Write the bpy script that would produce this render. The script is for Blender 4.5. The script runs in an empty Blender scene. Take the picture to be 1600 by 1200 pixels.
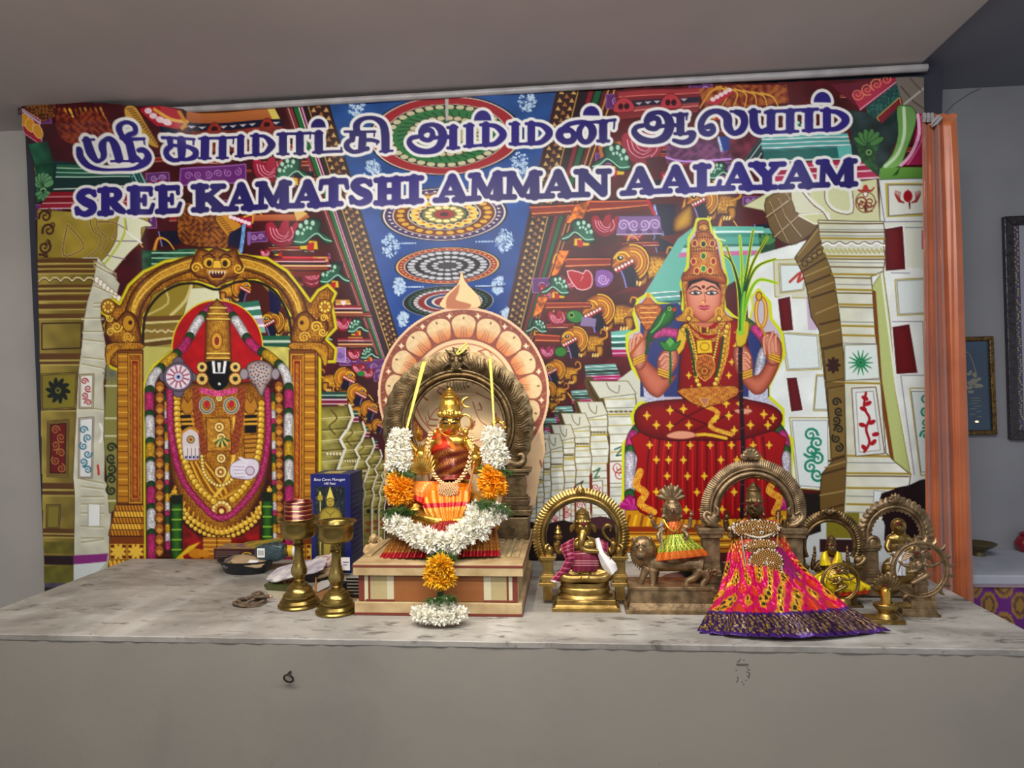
import bpy, bmesh, math, random
import numpy as np
from mathutils import Matrix, Vector, Euler
scene = bpy.context.scene
# ---------------------------------------------------------------- camera, world, lights, exposure
FPX = 1078.0                       # focal length in pixels of the 1600 x 1200 frame
CAM = Vector((0.0, -2.40, 1.47))
YAW, PITCH, ROLL = math.radians(4.93), math.radians(0.72), math.radians(-0.91)
CM = Matrix.Rotation(YAW, 3, 'Z') @ Matrix.Rotation(math.pi/2+PITCH, 3, 'X') @ Matrix.Rotation(ROLL, 3, 'Z')
cam_d = bpy.data.cameras.new('camera'); cam = bpy.data.objects.new('camera', cam_d)
scene.collection.objects.link(cam); scene.camera = cam
cam_d.sensor_width = 36; cam_d.lens = 36*FPX/1600; cam_d.clip_start = .05
cam.matrix_world = Matrix.Translation(CAM) @ CM.to_4x4()
world = bpy.data.worlds.new('world'); scene.world = world; world.use_nodes = True
world.node_tree.nodes['Background'].inputs[0].default_value = (.80, .84, .92, 1)
world.node_tree.nodes['Background'].inputs[1].default_value = .31
def area(name, loc, rot, sx, sy, power, col):
    l = bpy.data.lights.new(name, 'AREA'); l.shape = 'RECTANGLE'; l.size = sx; l.size_y = sy; l.energy = power; l.color = col
    o = bpy.data.objects.new(name, l); scene.collection.objects.link(o); o.location = loc; o.rotation_euler = rot; return o
area('ceiling_tube_light', (-.85, -1.62, 2.46), (math.radians(20), 0, 0), 1.3, .12, 14, (1., .94, .85))
area('ceiling_tube_light', (.55, -1.66, 2.46), (math.radians(20), 0, math.radians(8)), 1.1, .12, 11, (.90, .95, 1.))
area('added_rear_light', (-.1, -2.75, 2.30), (math.radians(88), 0, 0), 1.2, .08, 9, (1., .96, .92))  # added light behind the camera, makes the ceiling fade towards the wall
sp = bpy.data.lights.new('altar_spot_light', 'SPOT'); sp.energy = 21; sp.spot_size = math.radians(44); sp.spot_blend = .55; sp.shadow_soft_size = .025; sp.color = (1., .88, .68)
spo = bpy.data.objects.new('altar_spot_light', sp); scene.collection.objects.link(spo); spo.location = (-.34, -1.25, 2.42)
spo.rotation_euler = (Vector((-.20, -.36, 1.10))-spo.location).to_track_quat('-Z', 'Y').to_euler()
vs = scene.view_settings; vs.view_transform = 'Standard'; vs.look = 'None'; vs.exposure = .95; vs.gamma = 1.0; vs.use_curve_mapping = False
# ---------------------------------------------------------------- geometry helpers
def ray(px, py): return CM @ Vector(((px-800)/FPX, -(py-600)/FPX, -1))
def onY(px, py, Y): r = ray(px, py); return CAM+r*((Y-CAM.y)/r.y)
def onZ(px, py, z): r = ray(px, py); return CAM+r*((z-CAM.z)/r.z)
FWD = CM @ Vector((0, 0, -1))
def pxs(p): return (Vector(p)-CAM).dot(FWD)/FPX      # metres per photo pixel at that point
def lin(c):
    c = [x/255 for x in c]; return tuple(x/12.92 if x <= .04045 else ((x+.055)/1.055)**2.4 for x in c)
def linA(a):
    a = np.clip(np.asarray(a, float)/255, 0, 1); return np.where(a <= .04045, a/12.92, ((a+.055)/1.055)**2.4)
MATS = {}
def mat(name, col, rough=.6, metal=0., col2=None, ns=20., nd=3., bump=0., bs=60., attr=False, spec=.5, trans=0., emit=0., thr=(.35, .65), coat=0.):
    if name in MATS: return MATS[name]
    m = bpy.data.materials.new(name); m.use_nodes = True; nt = m.node_tree; b = nt.nodes['Principled BSDF']; MATS[name] = m
    b.inputs['Roughness'].default_value = rough; b.inputs['Metallic'].default_value = metal; b.inputs['Specular IOR Level'].default_value = spec
    if coat: b.inputs['Coat Weight'].default_value = coat; b.inputs['Coat Roughness'].default_value = .25
    if trans: b.inputs['Transmission Weight'].default_value = trans
    tc = nt.nodes.new('ShaderNodeTexCoord')
    if attr:
        a = nt.nodes.new('ShaderNodeAttribute'); a.attribute_name = 'Col'; src = a.outputs['Color']
    else:
        a = nt.nodes.new('ShaderNodeRGB'); a.outputs[0].default_value = (*lin(col), 1); src = a.outputs[0]
    if col2 is not None:
        n = nt.nodes.new('ShaderNodeTexNoise'); n.inputs['Scale'].default_value = ns; n.inputs['Detail'].default_value = nd; nt.links.new(tc.outputs['Object'], n.inputs['Vector'])
        mr = nt.nodes.new('ShaderNodeMapRange'); mr.inputs[1].default_value, mr.inputs[2].default_value = thr; nt.links.new(n.outputs['Fac'], mr.inputs[0])
        mx = nt.nodes.new('ShaderNodeMix'); mx.data_type = 'RGBA'; nt.links.new(mr.outputs[0], mx.inputs[0]); nt.links.new(src, mx.inputs[6]); mx.inputs[7].default_value = (*lin(col2), 1); src = mx.outputs[2]
    nt.links.new(src, b.inputs['Base Color'])
    if emit: nt.links.new(src, b.inputs['Emission Color']); b.inputs['Emission Strength'].default_value = emit
    if bump:
        n = nt.nodes.new('ShaderNodeTexNoise'); n.inputs['Scale'].default_value = bs; n.inputs['Detail'].default_value = 3; nt.links.new(tc.outputs['Object'], n.inputs['Vector'])
        bp = nt.nodes.new('ShaderNodeBump'); bp.inputs['Strength'].default_value = bump; bp.inputs['Distance'].default_value = .004; nt.links.new(n.outputs['Fac'], bp.inputs['Height']); nt.links.new(bp.outputs[0], b.inputs['Normal'])
    return m
class MB:
    def __init__(s): s.v = []; s.f = []; s.c = []; s.cur = (200, 200, 200)
    def col(s, c): s.cur = c; return s
    def add(s, V, Fc, C=None):
        o = len(s.v); s.v += [tuple(p) for p in V]; s.f += [tuple(i+o for i in f) for f in Fc]
        s.c += list(C) if C is not None else [s.cur]*len(V); return s
    def box(s, x0, x1, y0, y1, z0, z1, tx=0, ty=0):
        V = [(x0, y0, z0), (x1, y0, z0), (x1, y1, z0), (x0, y1, z0), (x0+tx, y0+ty, z1), (x1-tx, y0+ty, z1), (x1-tx, y1-ty, z1), (x0+tx, y1-ty, z1)]
        return s.add(V, [(0, 3, 2, 1), (4, 5, 6, 7), (0, 1, 5, 4), (1, 2, 6, 5), (2, 3, 7, 6), (3, 0, 4, 7)])
    def lathe(s, prof, n=28, c=(0, 0, 0), sx=1., sy=1., a0=0., a1=None):
        full = a1 is None; a1 = a0+2*math.pi if full else a1; V = []; Fc = []; m = len(prof); k = n if full else n+1
        for i in range(k):
            a = a0+(a1-a0)*i/n
            for r, z in prof: V.append((c[0]+r*sx*math.cos(a), c[1]+r*sy*math.sin(a), c[2]+z))
        for i in range(n):
            for j in range(m-1):
                a, b = i*m+j, ((i+1) % k)*m+j
                Fc.append((a, b, b+1, a+1))
        return s.add(V, Fc)
    def ell(s, c, r, rot=None, nu=14, nv=9):
        M = Euler(rot).to_matrix() if rot else None; V = []; Fc = []
        for j in range(nv+1):
            t = math.pi*j/nv
            for i in range(nu):
                a = 2*math.pi*i/nu; p = Vector((r[0]*math.sin(t)*math.cos(a), r[1]*math.sin(t)*math.sin(a), r[2]*math.cos(t)))
                if M: p = M @ p
                V.append((c[0]+p.x, c[1]+p.y, c[2]+p.z))
        for j in range(nv):
            for i in range(nu):
                a, b = j*nu+i, j*nu+(i+1) % nu; Fc.append((a, a+nu, b+nu, b))
        return s.add(V, Fc)
    def tube(s, P, R, n=10, cap=True, closed=False, flat=1.):
        P = [Vector(p) for p in P]; N = len(P)
        if not isinstance(R, (list, tuple)): R = [R]*N
        elif len(R) != N: R = [np.interp(i/(N-1)*(len(R)-1), range(len(R)), R) for i in range(N)]
        V = []; Fc = []; up = None
        for i in range(N):
            t = (P[(i+1) % N]-P[i-1]) if closed else (P[min(i+1, N-1)]-P[max(i-1, 0)])
            if t.length < 1e-9: t = Vector((0, 0, 1))
            t.normalize()
            if up is None:
                up = Vector((0, 1, 0)) if abs(t.y) < .9 else Vector((1, 0, 0))
            u = (up-t*up.dot(t)); u = u.normalized() if u.length > 1e-6 else t.orthogonal().normalized(); up = u; w = t.cross(u)
            for k in range(n):
                a = 2*math.pi*k/n; V.append(P[i]+u*(R[i]*flat*math.cos(a))+w*(R[i]*math.sin(a)))
        for i in range(N if closed else N-1):
            for k in range(n):
                a, b = i*n+k, i*n+(k+1) % n; c, d = ((i+1) % N)*n+k, ((i+1) % N)*n+(k+1) % n; Fc.append((a, b, d, c))
        if cap and not closed: Fc.append(tuple(range(n-1, -1, -1))); Fc.append(tuple((N-1)*n+k for k in range(n)))
        return s.add(V, Fc)
    def prism(s, P, y0, y1):
        n = len(P); V = [(p[0], y0, p[1]) for p in P]+[(p[0], y1, p[1]) for p in P]
        A = sum(P[i][0]*P[(i+1) % n][1]-P[(i+1) % n][0]*P[i][1] for i in range(n))
        Fc = [tuple(range(n)), tuple(range(2*n-1, n-1, -1))]+[(i, i+n, (i+1) % n+n, (i+1) % n) for i in range(n)]
        if A < 0: Fc = [tuple(reversed(f)) for f in Fc]
        return s.add(V, Fc)
    def surf(s, fn, nu, nv, cf=None, closed=False):
        V = []; C = []; k = nu if closed else nu+1
        for i in range(k):
            for j in range(nv+1):
                V.append(fn(i/nu, j/nv)); C.append(cf(i/nu, j/nv) if cf else s.cur)
        Fc = []
        for i in range(nu):
            for j in range(nv):
                a, b = i*(nv+1)+j, ((i+1) % k)*(nv+1)+j; Fc.append((a, b, b+1, a+1))
        return s.add(V, Fc, C)
    def xf(s, i0, M):
        for i in range(i0, len(s.v)): s.v[i] = tuple(M @ Vector(s.v[i]))
        return s
    def mesh(s, name, m, k=1., smooth=40, cols=False):
        me = bpy.data.meshes.new(name); me.from_pydata([(a*k, b*k, c*k) for a, b, c in s.v], [], s.f); me.update()
        bm = bmesh.new(); bm.from_mesh(me); bmesh.ops.recalc_face_normals(bm, faces=bm.faces); bm.to_mesh(me); bm.free()
        if cols:
            A = np.ones((len(s.v), 4), np.float32); A[:, :3] = linA(s.c); me.color_attributes.new('Col', 'FLOAT_COLOR', 'POINT').data.foreach_set('color', A.ravel())
        if m: me.materials.append(m)
        if smooth: me.polygons.foreach_set('use_smooth', [True]*len(me.polygons)); me.set_sharp_from_angle(angle=math.radians(smooth))
        return me
def link(name, data, parent=None):
    o = bpy.data.objects.new(name, data); scene.collection.objects.link(o); o.parent = parent; return o
def mod_bevel(o, w, seg=2):
    b = o.modifiers.new('bevel', 'BEVEL'); b.width = w; b.segments = seg; b.limit_method = 'ANGLE'; b.angle_limit = math.radians(40); return o
def mod_remesh(o, vx, sm=2):
    r = o.modifiers.new('remesh', 'REMESH'); r.mode = 'VOXEL'; r.voxel_size = vx; r.use_smooth_shade = True
    if sm: q = o.modifiers.new('smooth', 'SMOOTH'); q.factor = .5; q.iterations = sm
    return o
def mod_solid(o, t): q = o.modifiers.new('solidify', 'SOLIDIFY'); q.thickness = t; q.offset = 0; return o
def tag(o, label=None, cat=None, group=None, kind=None):
    for k, v in (('label', label), ('category', cat), ('group', group), ('kind', kind)):
        if v: o[k] = v
    return o
SUB = {'forehead_mark': ('body', 'rider', 'dancing_figure'), 'hand': ('body', 'rider'), 'nose_plate': ('body',), 'painted_eyes': ('body',), 'lips': ('body',), 'chin_ring': ('body',), 'ear_ornament': ('body',), 'crescent_moon': ('body',),
       'inner_rim': ('arch',), 'feather_carving': ('arch',), 'lion_mask': ('arch',), 'hanging_leaf': ('arch',), 'arch_knob': ('arch',), 'arch_finial': ('arch',), 'arch_mask': ('arch',), 'scalloped_edge': ('arch',), 'mane': ('lion',), 'eyes_and_mouth': ('lion',), 'serpent_hood': ('rider',), 'crown': ('rider',),
       'held_bud': ('body',), 'held_axe': ('body',), 'held_noose': ('body',), 'hair_lock': ('dancing_figure',), 'flame': ('flame_ring',), 'inner_ring': ('flame_ring',), 'price_label': ('packet',), 'barcode_label': ('packet',), 'barcode_bar': ('packet',), 'oval_label': ('carton',), 'pin_stripe': ('carton',), 'label_marks': ('carton',), 'top_print': ('carton',), 'printed_front': ('carton',), 'side_lines': ('carton',),
       'panel_line': ('core',), 'front_panel': ('core',), 'base_line': ('base_slab',), 'cornice_line': ('cornice',), 'top_rail': ('top_board',), 'top_slat': ('top_board',), 'writing': ('card',), 'heading': ('cloth',), 'border_leaves': ('floral_border',), 'cloud_figure': ('painting',), 'bright_spot': ('painting',), 'rope_tip': ('rope',), 'trim': ('brocade_skirt',), 'pot_lid': ('pot',)}
class Thing:
    """An Empty at the thing's base. Parts are modelled in photo-pixel units at that depth: x right, y away, z up."""
    def __init__(s, name, label, cat, loc, group=None, k=None):
        s.o = link(name, None); s.o.location = loc; s.o.empty_display_size = .05; tag(s.o, label, cat, group); s.k = k or pxs(loc)
    def part(s, name, mb, m, smooth=40, cols=False, parent=None, remesh=0, bevel=0, solid=0, label=None, kind=None, sm=2):
        if not hasattr(s, 'reg'): s.reg = {}
        parent = parent or next((s.reg[q] for q in SUB.get(name, ()) if q in s.reg), None)
        o = link(name, mb.mesh(name, m, s.k, smooth, cols), parent or s.o); s.reg[name] = o
        if remesh: mod_remesh(o, remesh*s.k, sm)
        if solid: mod_solid(o, solid*s.k)
        if bevel: mod_bevel(o, bevel*s.k)
        return tag(o, label, None, None, kind)
def single(name, label, cat, mb, m, loc=(0, 0, 0), k=1., smooth=40, cols=False, group=None, bevel=0, kind=None):
    o = link(name, mb.mesh(name, m, k, smooth, cols)); o.location = loc; tag(o, label, cat, group, kind)
    if bevel: mod_bevel(o, bevel)
    return o
# ---------------------------------------------------------------- painter for the flat print on the banner
# (draws vector shapes as signed distances into a colour grid that becomes the banner's vertex colours)
class Canvas:
    def __init__(s, x0, x1, y0, y1, h, base):
        s.h = h; s.x0 = x0; s.y0 = y0
        s.xs = np.arange(x0, x1, h); s.ys = np.arange(y0, y1, h)
        s.C = np.zeros((len(s.ys), len(s.xs), 3), np.float32); s.C[:] = base
    def win(s, x0, y0, x1, y1):
        i0 = max(0, int((x0-s.x0)/s.h)-1); i1 = min(len(s.xs), int((x1-s.x0)/s.h)+3)
        j0 = max(0, int((y0-s.y0)/s.h)-1); j1 = min(len(s.ys), int((y1-s.y0)/s.h)+3)
        if i1 <= i0 or j1 <= j0: return None
        X, Y = np.meshgrid(s.xs[i0:i1], s.ys[j0:j1])
        return slice(j0, j1), slice(i0, i1), X, Y
    def put(s, js, is_, X, Y, d, col, sh=None, al=1.0, tex=None):
        a = np.clip(.5-d/s.h, 0, 1)*al
        if callable(col): c = col(X, Y, d)
        elif isinstance(col[0], (tuple, list)):
            a0, a1 = np.array(col[0], float), np.array(col[1], float)
            k = len(col) > 2 and col[2] or 'v'
            W = (Y-Y.min())/(np.ptp(Y)+1e-6) if k == 'v' else (X-X.min())/(np.ptp(X)+1e-6)
            c = a0+(a1-a0)*W[..., None]
        else: c = np.broadcast_to(np.array(col, float), X.shape+(3,))
        if tex is not None: c = tex(X, Y, c)
        if sh is not None:
            w = np.exp(np.minimum(d, 0)/sh[1])[..., None]
            c = c*(1-w)+np.array(sh[0], float)*w
        t = s.C[js, is_]; s.C[js, is_] = t*(1-a[..., None])+c*a[..., None]
CV = None
def catm(p, closed, n=5):
    p = [np.array(q, float) for q in p]; N = len(p); out = []
    for i in range(N if closed else N-1):
        if closed: a, b, c, d = p[i-1], p[i], p[(i+1) % N], p[(i+2) % N]
        else: a, b, c, d = p[max(i-1, 0)], p[i], p[i+1], p[min(i+2, N-1)]
        for k in range(n):
            t = k/n; out.append(.5*((2*b)+(c-a)*t+(2*a-5*b+4*c-d)*t*t+(3*b-3*c+d-a)*t**3))
    if not closed: out.append(p[-1])
    return out
def polyd(X, Y, P):
    d2 = np.full(X.shape, 1e12); ins = np.zeros(X.shape, bool); n = len(P)
    for i in range(n):
        ax, ay = P[i][0], P[i][1]; bx_, by_ = P[(i+1) % n][0], P[(i+1) % n][1]
        ex, ey = bx_-ax, by_-ay; wx, wy = X-ax, Y-ay
        t = np.clip((wx*ex+wy*ey)/(ex*ex+ey*ey+1e-9), 0, 1)
        d2 = np.minimum(d2, (wx-ex*t)**2+(wy-ey*t)**2)
        if ay != by_:
            ins ^= ((ay > Y) != (by_ > Y)) & (X < ex*(Y-ay)/ey+ax)
    d = np.sqrt(d2); return np.where(ins, -d, d)
def strokd(X, Y, P, W):
    D = np.full(X.shape, 1e6)
    for i in range(len(P)-1):
        ax, ay = P[i][0], P[i][1]; ex, ey = P[i+1][0]-ax, P[i+1][1]-ay
        wx, wy = X-ax, Y-ay; t = np.clip((wx*ex+wy*ey)/(ex*ex+ey*ey+1e-9), 0, 1)
        D = np.minimum(D, np.hypot(wx-ex*t, wy-ey*t)-(W[i]+(W[i+1]-W[i])*t)/2)
    return D
def F(P, col, ol=None, ow=1.5, sm=0, sh=None, al=1., tex=None, grow=0):
    if sm: P = catm(P, True, sm)
    A = np.array(P, float); g = ow+2+grow
    w = CV.win(A[:, 0].min()-g, A[:, 1].min()-g, A[:, 0].max()+g, A[:, 1].max()+g)
    if w is None: return
    js, is_, X, Y = w; d = polyd(X, Y, A)-grow
    if ol is not None: CV.put(js, is_, X, Y, d-ow, ol, None, al)
    CV.put(js, is_, X, Y, d, col, sh, al, tex)
def S(P, w, col, sm=0, w2=None, al=1., sh=None, tex=None):
    ws = None
    if len(P[0]) > 2: ws = [q[2] for q in P]
    if sm:
        Q = catm([tuple(q) for q in P], False, sm)
    else: Q = [np.array(q, float) for q in P]
    n = len(Q)
    if ws is not None: W = [max(.2, q[2])*w for q in Q]
    elif w2 is not None: W = [w+(w2-w)*i/(n-1) for i in range(n)]
    else: W = [w]*n
    A = np.array([q[:2] for q in Q]); g = max(W)/2+2
    r = CV.win(A[:, 0].min()-g, A[:, 1].min()-g, A[:, 0].max()+g, A[:, 1].max()+g)
    if r is None: return
    js, is_, X, Y = r
    CV.put(js, is_, X, Y, strokd(X, Y, A, W), col, sh, al, tex)
def elld(X, Y, cx, cy, rx, ry, rot=0):
    c, s = math.cos(rot), math.sin(rot); x = (X-cx)*c+(Y-cy)*s; y = -(X-cx)*s+(Y-cy)*c
    k = np.sqrt((x/rx)**2+(y/ry)**2)+1e-6; g = np.sqrt((x/rx/rx)**2+(y/ry/ry)**2)/k+1e-9
    return (k-1)/g
def E(cx, cy, rx, ry, col, rot=0, ol=None, ow=1.2, sh=None, al=1., tex=None):
    g = max(rx, ry)+ow+2; r = CV.win(cx-g, cy-g, cx+g, cy+g)
    if r is None: return
    js, is_, X, Y = r; d = elld(X, Y, cx, cy, rx, ry, rot)
    if ol is not None: CV.put(js, is_, X, Y, d-ow, ol, None, al)
    CV.put(js, is_, X, Y, d, col, sh, al, tex)
def R(cx, cy, rx, ry, w, col, rot=0, al=1.):
    g = max(rx, ry)+w+2; r = CV.win(cx-g, cy-g, cx+g, cy+g)
    if r is None: return
    js, is_, X, Y = r; CV.put(js, is_, X, Y, np.abs(elld(X, Y, cx, cy, rx, ry, rot))-w/2, col, None, al)
def Zm(x0, y0, s):
    return lambda *P: [(x0+p[0]/s, y0+p[1]/s)+tuple(p[2:]) for p in P]
def mix(a, b, t): return tuple(a[i]+(b[i]-a[i])*t for i in range(3))
def filig(sc, dark, light, seed=0, k=3.):
    dk, lt = np.array(dark, float), np.array(light, float)
    def f(X, Y, c):
        u, v = X*sc+seed, Y*sc+seed*1.7
        n = np.sin(u*1.7+2.1*np.sin(v*1.1))*np.cos(v*1.9+1.8*np.sin(u*1.3))+.5*np.sin(u*3.7+1.5*np.sin(v*3.1))*np.cos(v*3.3)
        w = (1/(1+np.exp(-n*k)))[..., None]
        return c*.35+.65*(dk*(1-w)+lt*w)
    return f
def mottle(amt, sc=.15, seed=0):
    def f(X, Y, c):
        u, v = X*sc+seed, Y*sc-seed
        n = np.sin(u+1.7*np.sin(v*.9))*np.cos(v*1.2+1.3*np.sin(u*.7))+.5*np.sin(2.7*u+v)*np.sin(3.1*v-u)
        return np.clip(c*(1+amt*n[..., None]), 0, 255)
    return f
# ---- motifs that recur in the print
GD, GM, GL, GH = (88, 42, 12), (150, 92, 24), (205, 155, 45), (245, 215, 90)
def scroll(cx, cy, r, col, w=2., flip=1, turns=1.6, rot=0):
    P = []
    for i in range(15):
        t = i/14; a = rot+flip*t*turns*6.283; q = r*(1-t*.85); P.append((cx+q*math.cos(a), cy+q*math.sin(a)))
    S(P, w, col, w2=w*.6)
def lotus(cx, cy, s, fl=1, col=(185, 38, 80), ln=(250, 190, 205)):
    T = lambda *p: [(cx+fl*x*s, cy+y*s) for x, y in p]
    F(T((-1, -.6), (-.6, -.75), (-.2, -.3), (.05, -.75), (.45, -.85), (.5, -.35), (1, -.8), (.95, .1), (.6, .65), (0, .85), (-.6, .6), (-.95, .1)), (col, mix(col, (90, 10, 30), .5)), mix(col, (60, 0, 10), .6), 1., 4)
    for k in range(3): S(T((-.75+.2*k, -.4+.05*k), (-.6+.22*k, .15-.05*k), (-.1+.16*k, .5-.17*k), (.45, .35-.25*k)), 1.4, ln, 4, .7)
    S(T((.6, -.45), (.75, .05), (.45, .45)), 1.2, ln, 4)
def bracket(cx, cy, s, fl=1):
    T = lambda *p: [(cx+fl*x*s, cy+y*s) for x, y in p]
    F(T((-.7, .55), (-.2, .45), (.35, .5), (.4, .95), (-.6, .95)), (225, 195, 40), (120, 60, 20), 1)
    F(T((-.25, .6), (.2, .55), (.15, 1.05), (-.2, 1.05)), (190, 30, 35))
    F(T((-1, .55), (-.85, -.1), (-.4, -.7), (.2, -.85), (.6, -.55), (.5, -.1), (.9, .15), (1.3, .5), (.9, .62), (.35, .2), (-.1, .4), (-.3, .7), (-.9, .7)), ((35, 78, 62), (60, 150, 115)), (10, 35, 28), 1., 3, ((20, 50, 40), 2.5))
    S(T((-.95, .5), (-.5, .55), (-.25, .45), (.1, .15), (.4, .05), (.75, .35), (1.2, .5)), 1.5, (200, 235, 215), 4)
    for k in range(4):
        a = 3.0-k*.62
        E(cx+fl*s*(-.15+.62*math.cos(a)), cy+s*(.1-.72*math.sin(a)), .12*s, .15*s, (185, 220, 200))
        E(cx+fl*s*(-.15+.34*math.cos(a)), cy+s*(.1-.4*math.sin(a)), .08*s, .1*s, (185, 220, 200))
def lion(cx, cy, s, fl=1, b=(186, 104, 24), hi=(248, 210, 60), body=1):
    s *= 1.12
    T = lambda *p: [(cx+fl*x*s, cy+y*s) for x, y in p]
    dk = (78, 28, 14)
    if body:
        F(T((.1, -.6), (.9, -.45), (1.6, -.4), (2.1, -.1), (2.05, .5), (1.8, .95), (1.2, .8), (.5, .95), (.1, .4)), (mix(b, hi, .35), hi), dk, 1.2, 4, (dk, .14*s), tex=filig(9/s, mix(b, dk, .3), hi, cx))
        S(T((1.9, -.1), (2.3, -.3), (2.25, -.75), (1.95, -.85), (1.85, -.55)), .16*s, mix(b, hi, .5), 4, .08*s)
        for x in (.55, 1.75):
            F(T((x-.25, .4), (x+.25, .4), (x+.2, 1.1), (x-.5, 1.2), (x-.5, .95), (x-.2, .9)), mix(b, hi, .6), dk, 1, 3, (dk, .1*s))
            for k in range(3): S(T((x-.45+.18*k, .95), (x-.5+.18*k, 1.15)), .09*s, (250, 225, 150))
    F(T((-.75, .15), (-.2, -.2), (.2, .4), (.25, 1.25), (-.25, 1.2), (-.45, .6)), (22, 20, 52))
    S(T((-.6, .3), (-.42, .75), (-.3, 1.25)), .08*s, (150, 150, 220), 3)
    F(T((-1.05, -.35), (-.75, -.75), (-.2, -1.05), (.5, -.95), (.9, -.4), (.85, .3), (.5, .9), (.25, .5), (.0, -.05), (-.35, .0), (-.8, .35), (-1.05, .3)), (mix(b, hi, .25), b), dk, 1.2, 4, (dk, .12*s))
    for k in range(4):
        r = .38+.17*k
        S([(cx+fl*s*(.0+r*math.cos(a)), cy+s*(-.1+r*1.05*math.sin(a))) for a in np.linspace(-1.7, 1.1, 9)], .07*s, hi if k % 2 else (215, 150, 50))
    F(T((-.95, .3), (-.4, .05), (.0, -.2), (.1, -.02), (-.3, .2), (-.8, .5)), (175, 30, 35))
    for k in range(6): E(cx+fl*s*(-.85+.17*k), cy+s*(.3-.09*k), .075*s, .085*s, (250, 235, 230))
    E(cx-fl*s*.62, cy-s*.32, .17*s, .13*s, (15, 10, 10), ol=hi, ow=.05*s); E(cx-fl*s*.6, cy-s*.35, .06*s, .06*s, (250, 250, 250))
    S(T((-.95, -.3), (-.7, -.6), (-.35, -.6), (-.15, -.4)), .09*s, hi, 3)
    S(T((-1., .1), (-.75, -.1), (-.3, -.2)), .08*s, (225, 150, 60), 3)
def bands(quad, cols):
    # quad: tl,tr,br,bl ; cols: list of (fraction, colour)
    tl, tr, br, bl = [np.array(q, float) for q in quad]; t = 0
    tot = sum(c[0] for c in cols)
    for f, c in cols:
        t2 = t+f/tot
        F([tl+(bl-tl)*t, tr+(br-tr)*t, tr+(br-tr)*t2, tl+(bl-tl)*t2], c); t = t2
TEAL = [(1, (120, 190, 180)), (.6, (225, 245, 240)), (1.2, (90, 160, 150)), (.6, (200, 230, 225)), (1.6, (22, 80, 68)), (.5, (180, 220, 210)), (.9, (40, 70, 70)), (.5, (240, 225, 240)), (1.3, (190, 25, 110)), (.5, (245, 200, 230)), (1., (175, 20, 100))]
REDB = [(.6, (60, 12, 14)), (.4, (225, 120, 70)), (1.4, (150, 48, 28)), (.4, (235, 150, 90)), (.8, (110, 30, 20))]
def panel(P, fill, rim=(228, 230, 222), ln=(120, 105, 60), w=4):
    c = np.mean(np.array(P, float), 0); Q = [(p[0]+(c[0]-p[0])*w/ max(8, abs(c[0]-p[0])), p[1]+(c[1]-p[1])*w/max(8, abs(c[1]-p[1]))) for p in P]
    F(P, rim, ln, 1.); F(Q, fill, ln, .8)
def beads(P, r, col, step, ol=(70, 35, 10), sm=6, hi=None):
    Q = catm(P, False, sm) if sm else [np.array(p, float) for p in P]
    acc = 0.; last = Q[0]
    E(last[0], last[1], r, r, col, ol=ol, ow=.6)
    for q in Q[1:]:
        L = math.hypot(*(q-last)[:2])
        n = 0
        while acc+L >= step:
            t = (step-acc)/L; last = last+(q-last)*t; L = math.hypot(*(q-last)[:2]); acc = 0
            E(last[0], last[1], r, r, col, ol=ol, ow=.6)
            if hi: E(last[0]-r*.3, last[1]-r*.3, r*.35, r*.35, hi)
            n += 1
            if n > 200: break
        acc += L; last = q
def garl(P, w, segs, seed=1):
    # flower garland: list of (length share, colour) along the path, mottled
    Q = catm(P, False, 8); L = [0.]
    for a, b in zip(Q[:-1], Q[1:]): L.append(L[-1]+math.hypot(*(b-a)[:2]))
    tot = sum(x[0] for x in segs); t = 0
    at = lambda s: np.array([np.interp(s, L, [q[0] for q in Q]), np.interp(s, L, [q[1] for q in Q])])
    for i, (f, c) in enumerate(segs):
        a, b = t/tot*L[-1], (t+f)/tot*L[-1]; t += f
        pts = [at(a+(b-a)*k/6) for k in range(7)]
        S(pts, w, c, sh=(mix(c, (20, 10, 10), .5), w*.18), tex=mottle(.22, .75, seed+i))
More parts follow.
